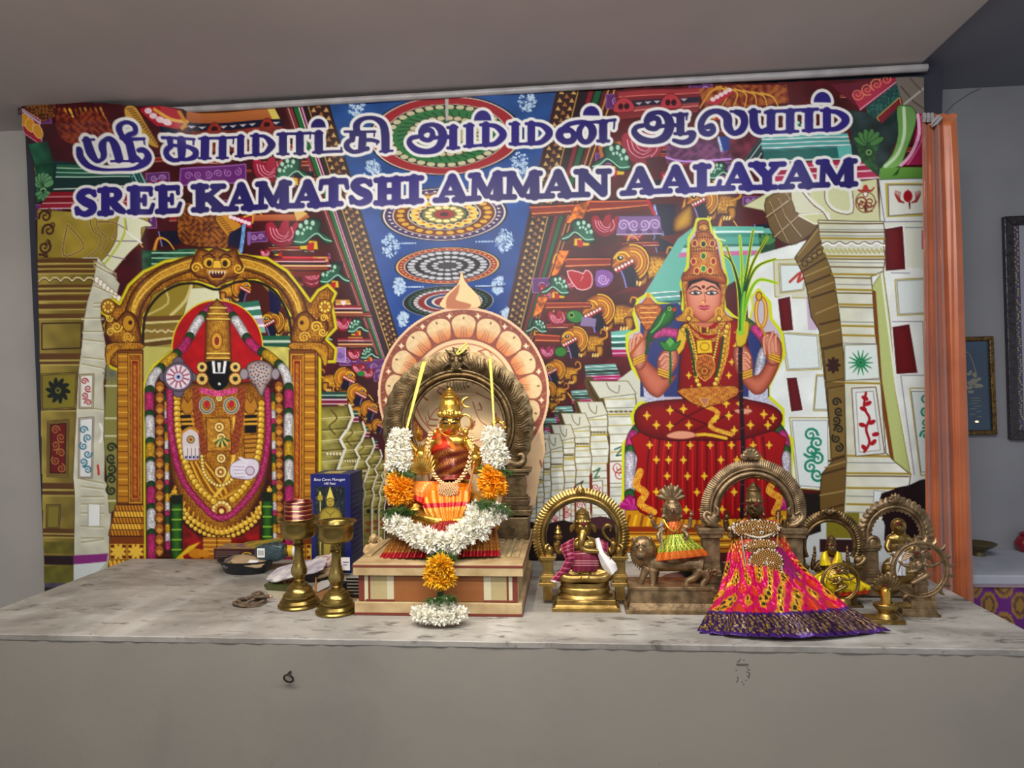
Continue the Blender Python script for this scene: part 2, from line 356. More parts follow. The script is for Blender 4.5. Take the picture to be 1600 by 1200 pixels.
# ---------------------------------------------------------------- the picture printed on the banner
ZA, ZB, ZC, ZD = Zm(0, 100, 2.6667), Zm(400, 100, 2.6667), Zm(900, 100, 2.6667), Zm(40, 360, 2.1815)
ZE, ZF, ZG, ZH = Zm(480, 420, 3.077), Zm(900, 320, 2.4), Zm(40, 140, 4.615), Zm(280, 160, 4.2857)
ZI, ZJ, ZK, ZL = Zm(820, 280, 4.615), Zm(820, 440, 5.4545), Zm(900, 110, 5.), Zm(1150, 110, 3.871)
ZM, ZN = Zm(480, 380, 4.2857), Zm(820, 620, 5.)
WHITE, NAVY = (236, 234, 230), (56, 44, 124)
def art_hall():
    # --- carved hall either side of the painted ceiling
    mar = (82, 20, 30)
    F([(44, 108), (620, 108), (620, 940), (44, 940)], mar, tex=mottle(.14, .05, 3))
    F([(780, 108), (1462, 108), (1462, 940), (780, 940)], (92, 24, 30), tex=mottle(.14, .05, 5))
    # --- painted ceiling
    bl = [(512, 108), (880, 108), (868, 149), (790, 500), (780, 640), (640, 640), (617, 512), (512, 150)]
    F(bl, ((46, 92, 150), (30, 80, 158)), tex=mottle(.07, .05, 2))
    def mand(cx, cy, rx, ry, rings, rot=-.03):
        for f, c in rings: E(cx, cy, rx*f, ry*f, c, rot)
    def scal(cx, cy, rx, ry, n, r, c, c2=None, rot=-.03, ph=0):
        for k in range(n):
            a = 6.2832*(k+ph)/n; x, y = rx*math.cos(a), ry*math.sin(a)
            E(cx+x*math.cos(rot)-y*math.sin(rot), cy+x*math.sin(rot)+y*math.cos(rot), r, r*ry/rx*1.1, c, ol=c2, ow=.7)
    W2 = (225, 220, 205)
    cx, cy = 697, 214
    mand(cx, cy, 121, 62, [(1, (28, 30, 50)), (.975, W2), (.955, (168, 46, 56)), (.80, W2), (.785, (58, 40, 30))])
    scal(cx, cy, 88, 45, 34, 6.5, (205, 200, 165), (60, 70, 50)); mand(cx, cy, 121, 62, [(.68, (52, 128, 74))])
    for k in range(34):
        a = 6.2832*k/34; S([(cx+76*math.cos(a), cy+38*math.sin(a)), (cx+60*math.cos(a+.1), cy+30*math.sin(a+.1))], 1.5, (20, 70, 40))
    mand(cx, cy, 121, 62, [(.5, (88, 70, 50))]); scal(cx, cy, 55, 28, 26, 6, (205, 198, 165), (70, 60, 40)); mand(cx, cy, 121, 62, [(.38, (46, 110, 70)), (.26, (190, 180, 140)), (.12, (150, 50, 60))])
    F([(696, 150), (702, 150), (701, 190), (697, 190)], (190, 185, 180))
    cx, cy = 695, 336
    mand(cx, cy, 99, 42, [(1, (20, 20, 50)), (.97, W2), (.94, (70, 40, 105))]); scal(cx, cy, 86, 36, 40, 2.6, W2)
    mand(cx, cy, 99, 42, [(.82, W2), (.80, (120, 60, 30))]); scal(cx, cy, 69, 29, 26, 6, (225, 180, 60), (110, 50, 20)); scal(cx, cy, 74, 31, 26, 2.2, (170, 40, 40), None, ph=.5)
    mand(cx, cy, 99, 42, [(.58, W2), (.56, (60, 45, 80))]); scal(cx, cy, 46, 19, 18, 7.5, (235, 205, 90), (245, 240, 220)); scal(cx, cy, 42, 18, 18, 3, (190, 120, 40))
    mand(cx, cy, 99, 42, [(.35, (110, 130, 70))]); scal(cx, cy, 25, 10.5, 13, 5.5, (245, 232, 170), (150, 110, 30)); mand(cx, cy, 99, 42, [(.16, (170, 40, 45)), (.07, (60, 20, 30))])
    cx, cy = 700, 416
    mand(cx, cy, 83, 29, [(1, (20, 24, 40)), (.97, (235, 215, 150)), (.94, (186, 58, 48))]); scal(cx, cy, 73, 25.5, 40, 2.4, (240, 190, 120), (110, 20, 20))
    mand(cx, cy, 83, 29, [(.82, W2), (.80, (34, 32, 46))]); scal(cx, cy, 57, 20, 28, 6, (205, 205, 210), (25, 25, 35)); mand(cx, cy, 83, 29, [(.60, (34, 32, 46))])
    scal(cx, cy, 38, 13.3, 20, 5.5, (205, 205, 210), (25, 25, 35)); mand(cx, cy, 83, 29, [(.39, (34, 32, 46))]); scal(cx, cy, 20, 7, 12, 4.6, (200, 200, 206), (25, 25, 35)); mand(cx, cy, 83, 29, [(.15, (60, 60, 70))])
    cx, cy = 701, 472
    mand(cx, cy, 71, 25, [(1, W2), (.985, (28, 44, 48))]); scal(cx, cy, 60, 21, 40, 3, (80, 120, 100), (20, 30, 34))
    mand(cx, cy, 71, 25, [(.76, (205, 200, 200))]); scal(cx, cy, 51, 18, 32, 3, (235, 230, 225), (110, 100, 110)); mand(cx, cy, 71, 25, [(.66, (150, 48, 52)), (.52, W2), (.48, (40, 70, 120)), (.36, W2), (.3, (150, 40, 50))])
    rs = random.Random(4)
    for x, y, s in ((558, 168, 15), (824, 160, 17), (582, 268, 16), (813, 258, 17), (610, 385, 17), (789, 378, 17), (625, 449, 13), (779, 447, 13), (631, 499, 10), (792, 492, 9)):
        for k in range(70):
            a = rs.random()*6.28; q = rs.random()**.5
            scroll(x+math.cos(a)*q*s*.75, y+math.sin(a)*q*s*1.05, 1.6+2.2*rs.random(), (196, 214, 232), 1.1, 1, 1.2, a) if k % 2 else E(x+math.cos(a)*q*s*.75, y+math.sin(a)*q*s*1.05, 1.5, 1.5, (205, 222, 238))
    for x0, x1, y in ((625, 650, 381), (745, 775, 379), (636, 662, 449), (745, 770, 448)):
        for k in range(7): E(x0+(x1-x0)*k/6, y, 3-abs(k-3)*.5, 1.3, (190, 208, 230))
    S([(700, 451), (790, 449)], 1.2, (20, 40, 80))
    # --- brown borders with gold triangles, moulding stripes
    def border(a0, a1, b0, b1, edge):
        F([a0, a1, b1, b0], (70, 38, 34)); S([a0, a1], 1.6, (38, 24, 30)); S([b0, b1], 1.6, (205, 170, 95))
        A0, A1, B0, B1 = [np.array(q, float) for q in (a0, a1, b0, b1)]; t = 0.
        while t < 1:
            p, q = A0+(A1-A0)*t, B0+(B1-B0)*t; w = np.linalg.norm(q-p); st = w*.42/np.linalg.norm(A1-A0)
            for k, u in enumerate((.2, .5, .8)):
                c = p+(q-p)*u+(A1-A0)*st*(.5*(k % 2)); r = w*.13
                F([c+np.array([-r, r*.7]), c+np.array([0, -r*1.1]), c+np.array([r, r*.7])], (206, 172, 110) if k != 1 else (170, 120, 70))
            t += max(st, .004)
    def stripes(a0, a1, b0, b1, cols):
        A0, A1, B0, B1 = [np.array(q, float) for q in (a0, a1, b0, b1)]; t = 0; tot = sum(c[0] for c in cols)
        for f, c in cols:
            u = t+f/tot; F([A0+(B0-A0)*t, A1+(B1-A1)*t, A1+(B1-A1)*u, A0+(B0-A0)*u], c); t = u
    ST = [(4, (56, 36, 46)), (.7, (30, 20, 26)), (.9, (225, 150, 190)), (.5, (60, 40, 40)), (.6, (235, 225, 215)), (2, (36, 120, 66)), (.5, (20, 40, 30)), (1.6, (150, 60, 70)), (.4, (240, 220, 190)), (1.2, (110, 46, 50))]
    stripes((478, 120), (610, 560), (428, 120), (590, 560), ST)
    border((503, 120), (628, 548), (468, 120), (609, 548), 1)
    stripes((906, 120), (800, 560), (968, 120), (822, 560), [(4, (52, 30, 38)), (1.6, (140, 42, 54)), (.5, (40, 30, 30)), (2., (36, 104, 66)), (.6, (20, 40, 30)), (1.3, (110, 40, 44)), (.6, (200, 160, 90)), (1.4, (84, 36, 36)), (.4, (235, 190, 110))])
    border((877, 120), (781, 560), (909, 120), (803, 560), 1)
def clutter(seed, poly, n, s0=8):
    # small carved ledges, shells and studs that fill the shadowed masonry between the larger figures
    rs = random.Random(seed); A = np.array(poly, float); x0, y0, x1, y1 = A[:, 0].min(), A[:, 1].min(), A[:, 0].max(), A[:, 1].max()
    for i in range(n):
        x, y = rs.uniform(x0, x1), y0+(y1-y0)*i/n
        if polyd(np.array([[x]]), np.array([[y]]), A)[0, 0] > 0: continue
        t = rs.random(); s = s0*rs.uniform(.7, 1.6)
        if t < .34: bands([(x-2*s, y-s*.35), (x+2*s, y-s*.45), (x+2.2*s, y+s*.35), (x-2*s, y+s*.45)], [(.6, (44, 8, 16)), (.3, (226, 130, 90)), (1, (150, 44, 36)), (.3, (236, 190, 160)), (.6, (90, 20, 34))])
        elif t < .5: F([(x-1.4*s, y-s*.6), (x+1.3*s, y-s*.7), (x+1.4*s, y+s*.6), (x-1.4*s, y+s*.7)], (112, 60, 122), (180, 130, 190), 1); scroll(x-s*.5, y, s*.45, (206, 170, 220), 1.4); scroll(x+s*.5, y, s*.45, (206, 170, 220), 1.4, -1)
        elif t < .62: lotus(x, y, s, 1, (176, 34, 66))
        elif t < .72: bracket(x, y, s, 1 if rs.random() < .5 else -1)
        elif t < .86: S([(x-s, y+s*.6), (x-s*.6, y-s*.6), (x+s*.3, y-s*.4), (x+s, y+s*.5)], s*.4, (196, 130, 44), 4, 1); S([(x-s, y+s*.6), (x-s*.6, y-s*.6), (x+s*.3, y-s*.4), (x+s, y+s*.5)], 1.2, (246, 206, 96), 4)
        else: F([(x-s, y-s*.3), (x+s, y-s*.4), (x+s, y+s*.8), (x-s*.6, y+s)], (26, 22, 52)); S([(x-s, y-s*.3), (x-s*.7, y+s)], 1.6, (150, 160, 210))
def art_left():
    O = (185, 105, 60)
    clutter(5, [(60, 170), (450, 172), (600, 560), (610, 720), (500, 640), (230, 400), (60, 330)], 150, 11)
    # top of the left side: beam, dark frieze, lions, cornices
    F(ZH((80, 60), (600, 55), (640, 125), (70, 160)), ((205, 135, 75), (165, 95, 60)))
    F(ZH((600, 55), (650, 50), (690, 125), (640, 130)), (225, 205, 110))
    F(ZH((80, 150), (700, 120), (710, 170), (80, 205)), (32, 30, 58))
    for x in (100, 160, 300, 365, 435, 500, 660): F(ZH((x-25, 172-(x-100)*.05), (x+28, 168-(x-100)*.05), (x, 188-(x-100)*.05)), (205, 200, 205))
    for x, y in ((240, 180), (600, 160)):
        F(ZH((x-45, y+40), (x-30, y-20), (x, y-40), (x+30, y-25), (x+50, y+35)), (165, 60, 50), (90, 20, 24), 1, 4); E(*ZH((x, y))[0], 5, 4, (60, 14, 20))
    F(ZH((100, 200), (700, 170), (760, 320), (100, 340)), (140, 62, 52), tex=mottle(.2, .1))
    # big lion at the top left
    for k in range(9):
        P = ZG((330+38*k, 190), (360+40*k, 290), (320+52*k, 380)); S(P, 5-.2*k, mix((150, 75, 35), (215, 165, 70), (k % 3)/2), 4, 1.5, tex=mottle(.25, .3, k))
    F(ZG((100, 120), (300, 130), (310, 240), (200, 290), (80, 200)), (96, 50, 40), tex=filig(.35, (70, 25, 25), (205, 150, 60), 4))
    F(ZG((70, 190), (200, 270), (170, 425), (70, 350)), (178, 30, 60), (225, 200, 205), 1.2)
    for x, y in ((90, 265), (125, 300), (170, 340)): E(*ZG((x, y))[0], 6.5, 9, (220, 160, 50), ol=(245, 225, 160), ow=1)
    S(ZG((70, 200), (200, 290)), 3, (190, 190, 215))
    F(ZG((330, 190), (430, 250), (560, 200), (700, 300), (690, 420), (330, 400)), (128, 44, 40), tex=filig(.16, (84, 24, 28), (190, 105, 50), 9), sm=3)
    F(ZG((800, 185), (870, 180), (980, 400), (960, 430), (880, 380), (810, 270)), (205, 165, 75), (110, 50, 30), 1, 3)
    for k in range(16): S(ZG((815+10.5*k, 190+15*k), (850+9.5*k, 185+14*k)), 1.6, (120, 70, 30))
    F(ZG((900, 180), (1140, 175), (1150, 300), (1030, 310), (960, 260)), (185, 38, 60), (80, 10, 25), 1, 3)
    S(ZG((1000, 190), (1100, 250), (1190, 250)), 5, (225, 180, 80), 4)
    for x, y in ((955, 200), (990, 235), (1035, 260), (1075, 272)): E(*ZG((x, y))[0], 6, 4.5, (240, 215, 220))
    S(ZG((1150, 190), (1180, 260), (1160, 300)), 5, (205, 150, 60), 4)
    F(ZG((1020, 300), (1140, 310), (1120, 350), (1030, 350)), (26, 24, 60))
    # green left edge with leaf, dark green cornice, red cornice
    F(ZG((70, 420), (215, 400), (230, 740), (90, 830), (80, 600)), ((40, 130, 90), (32, 54, 46), 'h'), tex=mottle(.2, .08))
    for a in np.linspace(-2.7, -.45, 7): E(40+(140+48*math.cos(a))/4.615, 140+(715+70*math.sin(a))/4.615, 4.5, 9, (120, 170, 125), a+1.57, (40, 80, 60), 1)
    E(70.5, 300, 6, 6, (150, 190, 140), ol=(30, 60, 40)); E(70.5, 300, 3, 3, (30, 50, 40))
    for a in np.linspace(.3, 2.8, 5): E(40+(138+34*math.cos(a))/4.615, 140+(740+40*math.sin(a))/4.615, 3, 6, (110, 165, 120), a+1.57, (40, 80, 60), .8)
    F(ZG((215, 520), (800, 560), (910, 700), (520, 740), (215, 740)), (34, 66, 66))
    bands(ZG((240, 545), (780, 560), (800, 650), (230, 650)), [(1, (50, 110, 84)), (.5, (165, 205, 175)), (1, (42, 100, 80)), (.5, (160, 205, 180)), (1, (44, 96, 80)), (.5, (190, 220, 205)), (.4, (30, 60, 56))])
    for k in range(4): S(ZG((770+25*k, 612), (815+25*k, 710)), 2.5, (130, 190, 180) if k % 2 else (50, 110, 105))
    S(ZG((220, 725), (520, 715), (900, 700)), 1.8, (215, 225, 215))
    bands(ZG((200, 745), (760, 740), (760, 860), (100, 870)), [(1, (150, 30, 50)), (.3, (215, 150, 160)), (1.2, (140, 24, 46)), (.3, (220, 170, 175)), (1, (165, 34, 60)), (.3, (225, 190, 190))])
    # purple plaque
    F(ZH((28, 455), (452, 425), (450, 535), (20, 560)), (118, 48, 128), (165, 110, 180), 2)
    for k in range(6): scroll(280+(75+65*k)/4.2857, 160+(500-6*k)/4.2857, 6.5, (200, 160, 215), 1.2, 1 if k % 2 else -1, 1.5, k)
    F(ZH((0, 620), (130, 620), (130, 700), (0, 760)), (66, 22, 30))
    # brackets and lotus shells stepping down to the middle
    for x, y, s in ((422, 268, 23), (443, 367, 24), (489, 430, 15)): lotus(x, y, s, 1, (186, 40, 78))
    F(ZH((500, 760), (870, 755), (900, 800), (500, 800)), ((215, 140, 90), (165, 80, 50)))
    F(ZH((770, 700), (870, 750), (800, 800), (740, 640)), (225, 190, 120))
    bands(ZH((700, 1000), (1000, 1010), (1060, 1150), (720, 1180)), [(1, (96, 16, 30)), (.6, (225, 60, 80)), (1, (60, 14, 22)), (.5, (235, 180, 110)), (.8, (190, 110, 60)), (1, (130, 40, 36))])
    for x, y, s in ((458, 268, 24), (488, 365, 27), (523, 430, 21)): bracket(x, y, s, 1)
    for x, y in ((505, 405), (540, 472), (560, 530)):
        bands([(x-14, y-3), (x+8, y-3), (x+16, y+18), (x-12, y+20)], [(1, (205, 150, 60)), (.5, (240, 210, 150)), (1, (150, 45, 45)), (.5, (225, 225, 235)), (1, (100, 30, 40))])
        F([(x-6, y-1), (x+4, y-1), (x-1, y+8)], (245, 225, 230))
    for (x0, y0, x1, y1) in ((430, 405, 510, 425), (520, 478, 565, 497), (530, 529, 580, 545)): bands([(x0, y0), (x1, y0), (x1+6, y1), (x0, y1)], [(1, (150, 24, 44)), (.5, (235, 190, 200)), (1, (60, 14, 24)), (.6, (240, 200, 150)), (1.3, (150, 80, 50)), (.5, (60, 20, 24))])
    lotus(538, 508, 12, 1); bracket(560, 511, 14, 1)
    lotus(555, 555, 10, 1, (175, 30, 60)); bracket(578, 553, 12, 1); lotus(576, 584, 9, 1, (170, 30, 60)); E(566, 584, 6, 4, (50, 140, 70))
    F(ZM((205, 700), (265, 705), (262, 795), (195, 790)), (165, 130, 190), (235, 215, 245), 1); scroll(534, 555, 5, (100, 60, 130), 1.3)
    # brown shadowed lion behind the arch and small lions
    F(ZH((20, 700), (120, 690), (260, 780), (340, 900), (320, 980), (220, 970), (60, 960), (0, 880)), (120, 62, 28), (50, 16, 14), 1.5, 3, tex=filig(.2, (84, 36, 18), (205, 140, 45), 2))
    F(ZH((250, 770), (340, 750), (420, 830), (350, 900), (300, 860)), (205, 150, 50), (90, 40, 14), 1, 3)
    for k in range(9): S(ZH((255+11*k, 775+14*k), (290+11*k, 765+14*k)), 1.4, (120, 70, 20))
    F(ZH((330, 770), (500, 770), (495, 850), (440, 830)), (180, 30, 70)); 
    for k in range(6): E(*ZH((350+25*k, 770+9*k))[0], 3.6, 3, (245, 225, 235))
    S(ZH((440, 770), (500, 760), (500, 810)), 3, (220, 170, 60), 3)
    F(ZH((340, 880), (430, 830), (420, 980), (330, 960)), (26, 26, 66)); S(ZH((440, 830), (430, 930), (415, 1010)), 6, (120, 165, 215), 3, tex=mottle(.3, 1.2))
    F(ZH((465, 870), (490, 870), (485, 960), (465, 960)), (150, 110, 180))
    bands(ZH((0, 985), (330, 985), (330, 1060), (0, 1060)), [(1, (50, 120, 90)), (.6, (190, 225, 200)), (1, (44, 110, 84)), (.6, (200, 225, 210)), (1, (40, 90, 76))])
    # green cornice left of the arch, and things seen through the arch
    F([(225, 392), (330, 392), (300, 440), (228, 470)], (52, 100, 74), tex=mottle(.25, .12, 6))
    for y in (396, 404, 413): S([(240, y), (330, y)], 2, (170, 215, 190))
    for k in range(6): S([(236+k*7, 420), (228+k*9, 455)], 2, (120, 185, 150))
    for x, y, s in ((540, 592, 15), (559, 616, 14), (578, 640, 12), (592, 665, 9)): lion(x, y, s, -1, body=1)
    for x, y, w, h in ((522, 622, 42, 20), (541, 650, 40, 18), (560, 674, 34, 16), (577, 693, 28, 14)): bands([(x-w/2, y-h/2), (x+w/2, y-h/2), (x+w/2+2, y+h/2), (x-w/2, y+h/2)], [(1, (40, 84, 74)), (.5, (170, 205, 190)), (.9, (30, 62, 60)), (.5, (220, 190, 210)), (1, (140, 34, 66)), (.4, (220, 190, 200))])
    # receding columns at left of the middle
    Q = (150, 145, 70)
    for i, (xr, y0, q) in reversed(list(enumerate(((546, 636, 1.25), (567, 662, 1.), (582, 686, .85), (594, 704, .7), (603, 718, .6), (610, 730, .5))))):
        E_ = [(2, -2), (6, 12), (0, 26), (-10, 40), (-4, 52), (-9, 66), (-15, 84), (-11, 98), (-16, 120)]
        P = [(xr+dx*q, y0+dy*q) for dx, dy in E_]+[(xr-17*q, 940), (492, 940), (492, y0)]
        F(P, ((176, 168, 88), (190, 186, 140)), None, 1, 0, tex=mottle(.12, .12, i), sh=((110, 100, 44), 9*q))
        S(P[:len(E_)+1], 3.6*q, (232, 230, 216)); S([(x-3.2*q, y) for x, y in P[:len(E_)+1]], 1.3, (70, 60, 30))
        for k, (dx, dy) in enumerate(E_[1:]):
            S([(xr-34*q, y0+dy*q+3), (xr+dx*q-2, y0+dy*q)], 1.6, (96, 84, 36) if k % 2 else (222, 212, 160)); S([(xr-34*q, y0+dy*q+6), (xr+dx*q-2, y0+dy*q+3)], 1., (206, 196, 130))
        for k in range(5): E(xr-(10+4*k)*q, y0+58*q, 1.6*q, 2.2*q, (236, 228, 190), ol=(110, 90, 40), ow=.6)
        S([(xr-22*q, y0+4), (xr-14*q, y0+14*q), (xr-24*q, y0+24*q), (xr-16*q, y0+34*q)], 1.8*q, (104, 86, 34), 3)
        for k in range(7): S([(xr-32*q, y0+(126+k*17)*q), (xr-18*q, y0+(124+k*17)*q)], 1.2, (120, 108, 60))
        E(xr-24*q, y0+134*q, 4*q, 5*q, (34, 60, 50)); scroll(xr-24*q, y0+160*q, 6*q, (160, 40, 50), 2*q); scroll(xr-25*q, y0+178*q, 5*q, (160, 40, 50), 1.8*q, -1)
def art_pillar_left():
    ol, lt, dk = (142, 126, 46), (196, 178, 92), (66, 40, 24)
    cream = (226, 228, 200)
    # capital with curved corbel
    F(ZG((100, 870), (900, 930), (845, 1100), (720, 1200), (560, 1330), (430, 1420), (95, 1420)), ((176, 156, 70), (150, 132, 48)), dk, 1.2, tex=mottle(.07, .05))
    F(ZG((700, 930), (850, 940), (920, 985), (850, 1000), (845, 1100), (770, 1180), (640, 1330), (560, 1400), (470, 1330), (600, 1210), (680, 1080)), cream, (120, 90, 60), 1.2, 3)
    for a, b in (((690, 980), (740, 1010)), ((660, 1100), (840, 1100)), ((600, 1200), (740, 1230)), ((520, 1290), (650, 1330)), ((745, 950), (755, 1030))): S(ZG(a, b), 1.6, (140, 120, 150))
    S(ZG((740, 940), (735, 1050), (640, 1200), (520, 1330)), 3, (196, 200, 70), 4)
    S(ZG((750, 1030), (850, 1110)), 3, (240, 240, 230))
    for pts in (((320, 980), (290, 1200), (430, 1150), (400, 1070), (320, 980)), ((480, 940), (500, 1020), (560, 1080), (520, 1170), (380, 1260)), ((530, 950), (540, 1010), (600, 1080), (560, 1180)), ((540, 960), (680, 975), (650, 1080))):
        S(ZG(*pts), 3.4, (205, 188, 120), 4); S(ZG(*pts), 1.3, (100, 50, 40), 4)
    for x, y in ((160, 920), (185, 1020), (150, 1140), (130, 1240)):
        scroll(40+x/4.615, 140+y/4.615, 11, (84, 50, 34), 4, 1, 1.4, x); scroll(40+(x+25)/4.615, 140+(y-40)/4.615, 5, (84, 50, 34), 2.5, -1, 1.2, y)
    # shaft: light side then olive side
    F(ZD((200, 95), (255, 95), (330, 185), (318, 225), (268, 250), (262, 300), (285, 420), (272, 520), (278, 700), (275, 850), (300, 890), (297, 1010), (297, 1140), (240, 1180), (70, 1240), (65, 900)), ((236, 236, 216), (196, 194, 176), 'h'), (150, 140, 110), 1, tex=mottle(.05, .07))
    F(ZD((46, 95), (250, 100), (235, 180), (215, 250), (205, 310), (200, 380), (188, 480), (182, 600), (170, 840), (176, 900), (172, 1120), (170, 1240), (60, 1240), (52, 400), (46, 100)), ((186, 166, 86), (112, 96, 34), 'h'), dk, .8, tex=mottle(.08, .06))
    def bandL(y0, y1, c, xr0, xr1): F(ZD((46, y0), (xr0, y0), (xr1, y1), (46, y1)), c)
    for y0, y1, xr0, xr1 in ((98, 112, 252, 250), (120, 130, 248, 246), (136, 146, 246, 244), (186, 196, 236, 232), (204, 212, 230, 226), (222, 240, 224, 218), (252, 268, 214, 210), (285, 300, 208, 206), (420, 440, 198, 194), (448, 456, 194, 192), (600, 612, 182, 182), (860, 880, 172, 174), (888, 900, 176, 176), (1015, 1030, 174, 174), (1036, 1042, 174, 174)):
        bandL(y0, y1, (112, 76, 34), xr0, xr1); S(ZD((46, y1+4), (xr1, y1+3)), 1.4, (206, 190, 120))
    S(ZD(*[(50+i*13, 175-14*abs(math.sin(i*1.05))) for i in range(16)]), 2.4, (224, 212, 168)); S(ZD(*[(50+i*13, 180-14*abs(math.sin(i*1.05))) for i in range(16)]), 1, (90, 56, 30))
    for i in range(7):
        x, y = 250+13*i, 170+12*i*.9; E(40+x/2.18, 360+y/2.18, 3.6, 5, (245, 240, 225), ol=(150, 120, 100), ow=.8)
    for y0, y1 in ((105, 150), (120, 162), (190, 225), (250, 248), (262, 262), (300, 300), (345, 345), (372, 380), (432, 440), (455, 470), (600, 612), (845, 860), (870, 880), (905, 905), (930, 930), (960, 962), (1005, 1008), (1045, 1045), (1060, 1050)):
        xe = 275 if y0 > 200 else 320
        S(ZD((240 if y0 < 300 else 200, y0), (xe, y1)), 1.6, (176, 165, 120)); S(ZD((240 if y0 < 300 else 200, y0+5), (xe, y1+5)), 1., (236, 236, 224))
    for (a, b, c, d) in ((60, 318, 200, 402), ): S(ZD((a, b), (c, b-2), (c-3, d), (a, d+4), (a, b)), 2, dk); 
    panel(ZD((58, 490), (184, 486), (180, 606), (58, 612)), (150, 138, 48), (170, 156, 70), dk, 2)
    for k in range(10):
        a = k*.628; E(40+(118+27*math.cos(a))/2.1815, 360+(546+27*math.sin(a))/2.1815, 8.5, 3.6, (30, 38, 24), a+.35)
    E(94, 610, 3, 3, (60, 70, 30))
    panel(ZD((80, 650), (156, 645), (152, 838), (78, 838)), (150, 128, 46), (176, 150, 90), dk, 2)
    panel(ZD((90, 662), (146, 657), (142, 826), (88, 826)), (128, 24, 22), (128, 24, 22), (60, 20, 14), 1)
    for k in range(6): scroll(40+(118+(10 if k % 2 else -10))/2.1815, 360+(680+26*k)/2.1815, 7.5, (196, 150, 80), 1.8, 1 if k % 2 else -1, 1.5, k)
    panel(ZD((194, 492), (240, 490), (238, 606), (192, 606)), (232, 232, 226), (214, 210, 190), (110, 90, 50), 2)
    for k in range(4): scroll(40+(216+(6 if k % 2 else -6))/2.1815, 360+(515+24*k)/2.1815, 5.5, (178, 40, 50), 2, 1 if k % 2 else -1, 1.4, k)
    panel(ZD((192, 640), (240, 636), (236, 842), (190, 842)), (232, 234, 232), (214, 210, 200), (110, 90, 80), 2)
    for k in range(6): scroll(40+(214+(7 if k % 2 else -7))/2.1815, 360+(680+27*k)/2.1815, 6.5, (40, 120, 150), 2.2, 1 if k % 2 else -1, 1.4, k*2)
    S(ZD((262, 660), (272, 690), (262, 720)), 4, (236, 236, 236), 3); S(ZD((255, 800), (258, 830)), 3, (200, 40, 60))
    # second shaft seen between pillar and arch
    F(ZD((285, 450), (335, 450), (330, 940), (295, 960), (275, 700)), (150, 146, 84), (90, 80, 40), 1)
    for k in range(12): a = k*.5236; S(ZD((302, 488), (302+30*math.cos(a), 488+30*math.sin(a))), 2, (120, 120, 110))
    for y in (530, 640, 700, 920): S(ZD((280, y), (335, y)), 3, (212, 208, 170))
    for k in range(5): scroll(40+(300)/2.1815, 360+(740+36*k)/2.1815, 8, (40, 54, 34), 3.5, 1 if k % 2 else -1, 1.4, k)
    panel(ZD((76, 935), (124, 935), (120, 1015), (74, 1015)), (150, 138, 60), (160, 146, 70), dk, 2)
    F(ZD((225, 930), (262, 932), (262, 1005), (225, 1005)), (236, 238, 236), (170, 160, 130), 1)
    for y0, y1, c in ((1060, 1100, (120, 112, 44)), (1107, 1138, (56, 30, 36)), (1142, 1200, (120, 114, 48)), (1200, 1215, (96, 90, 110)), (1215, 1240, (60, 50, 40))): F(ZD((66, y0), (172, y0), (171, y1), (68, y1)), c, tex=mottle(.1, .1))
    F(ZD((172, 1105), (290, 1098), (285, 1126), (172, 1136)), (152, 60, 140)); F(ZD((172, 1136), (285, 1126), (240, 1180), (172, 1210)), (220, 226, 224))
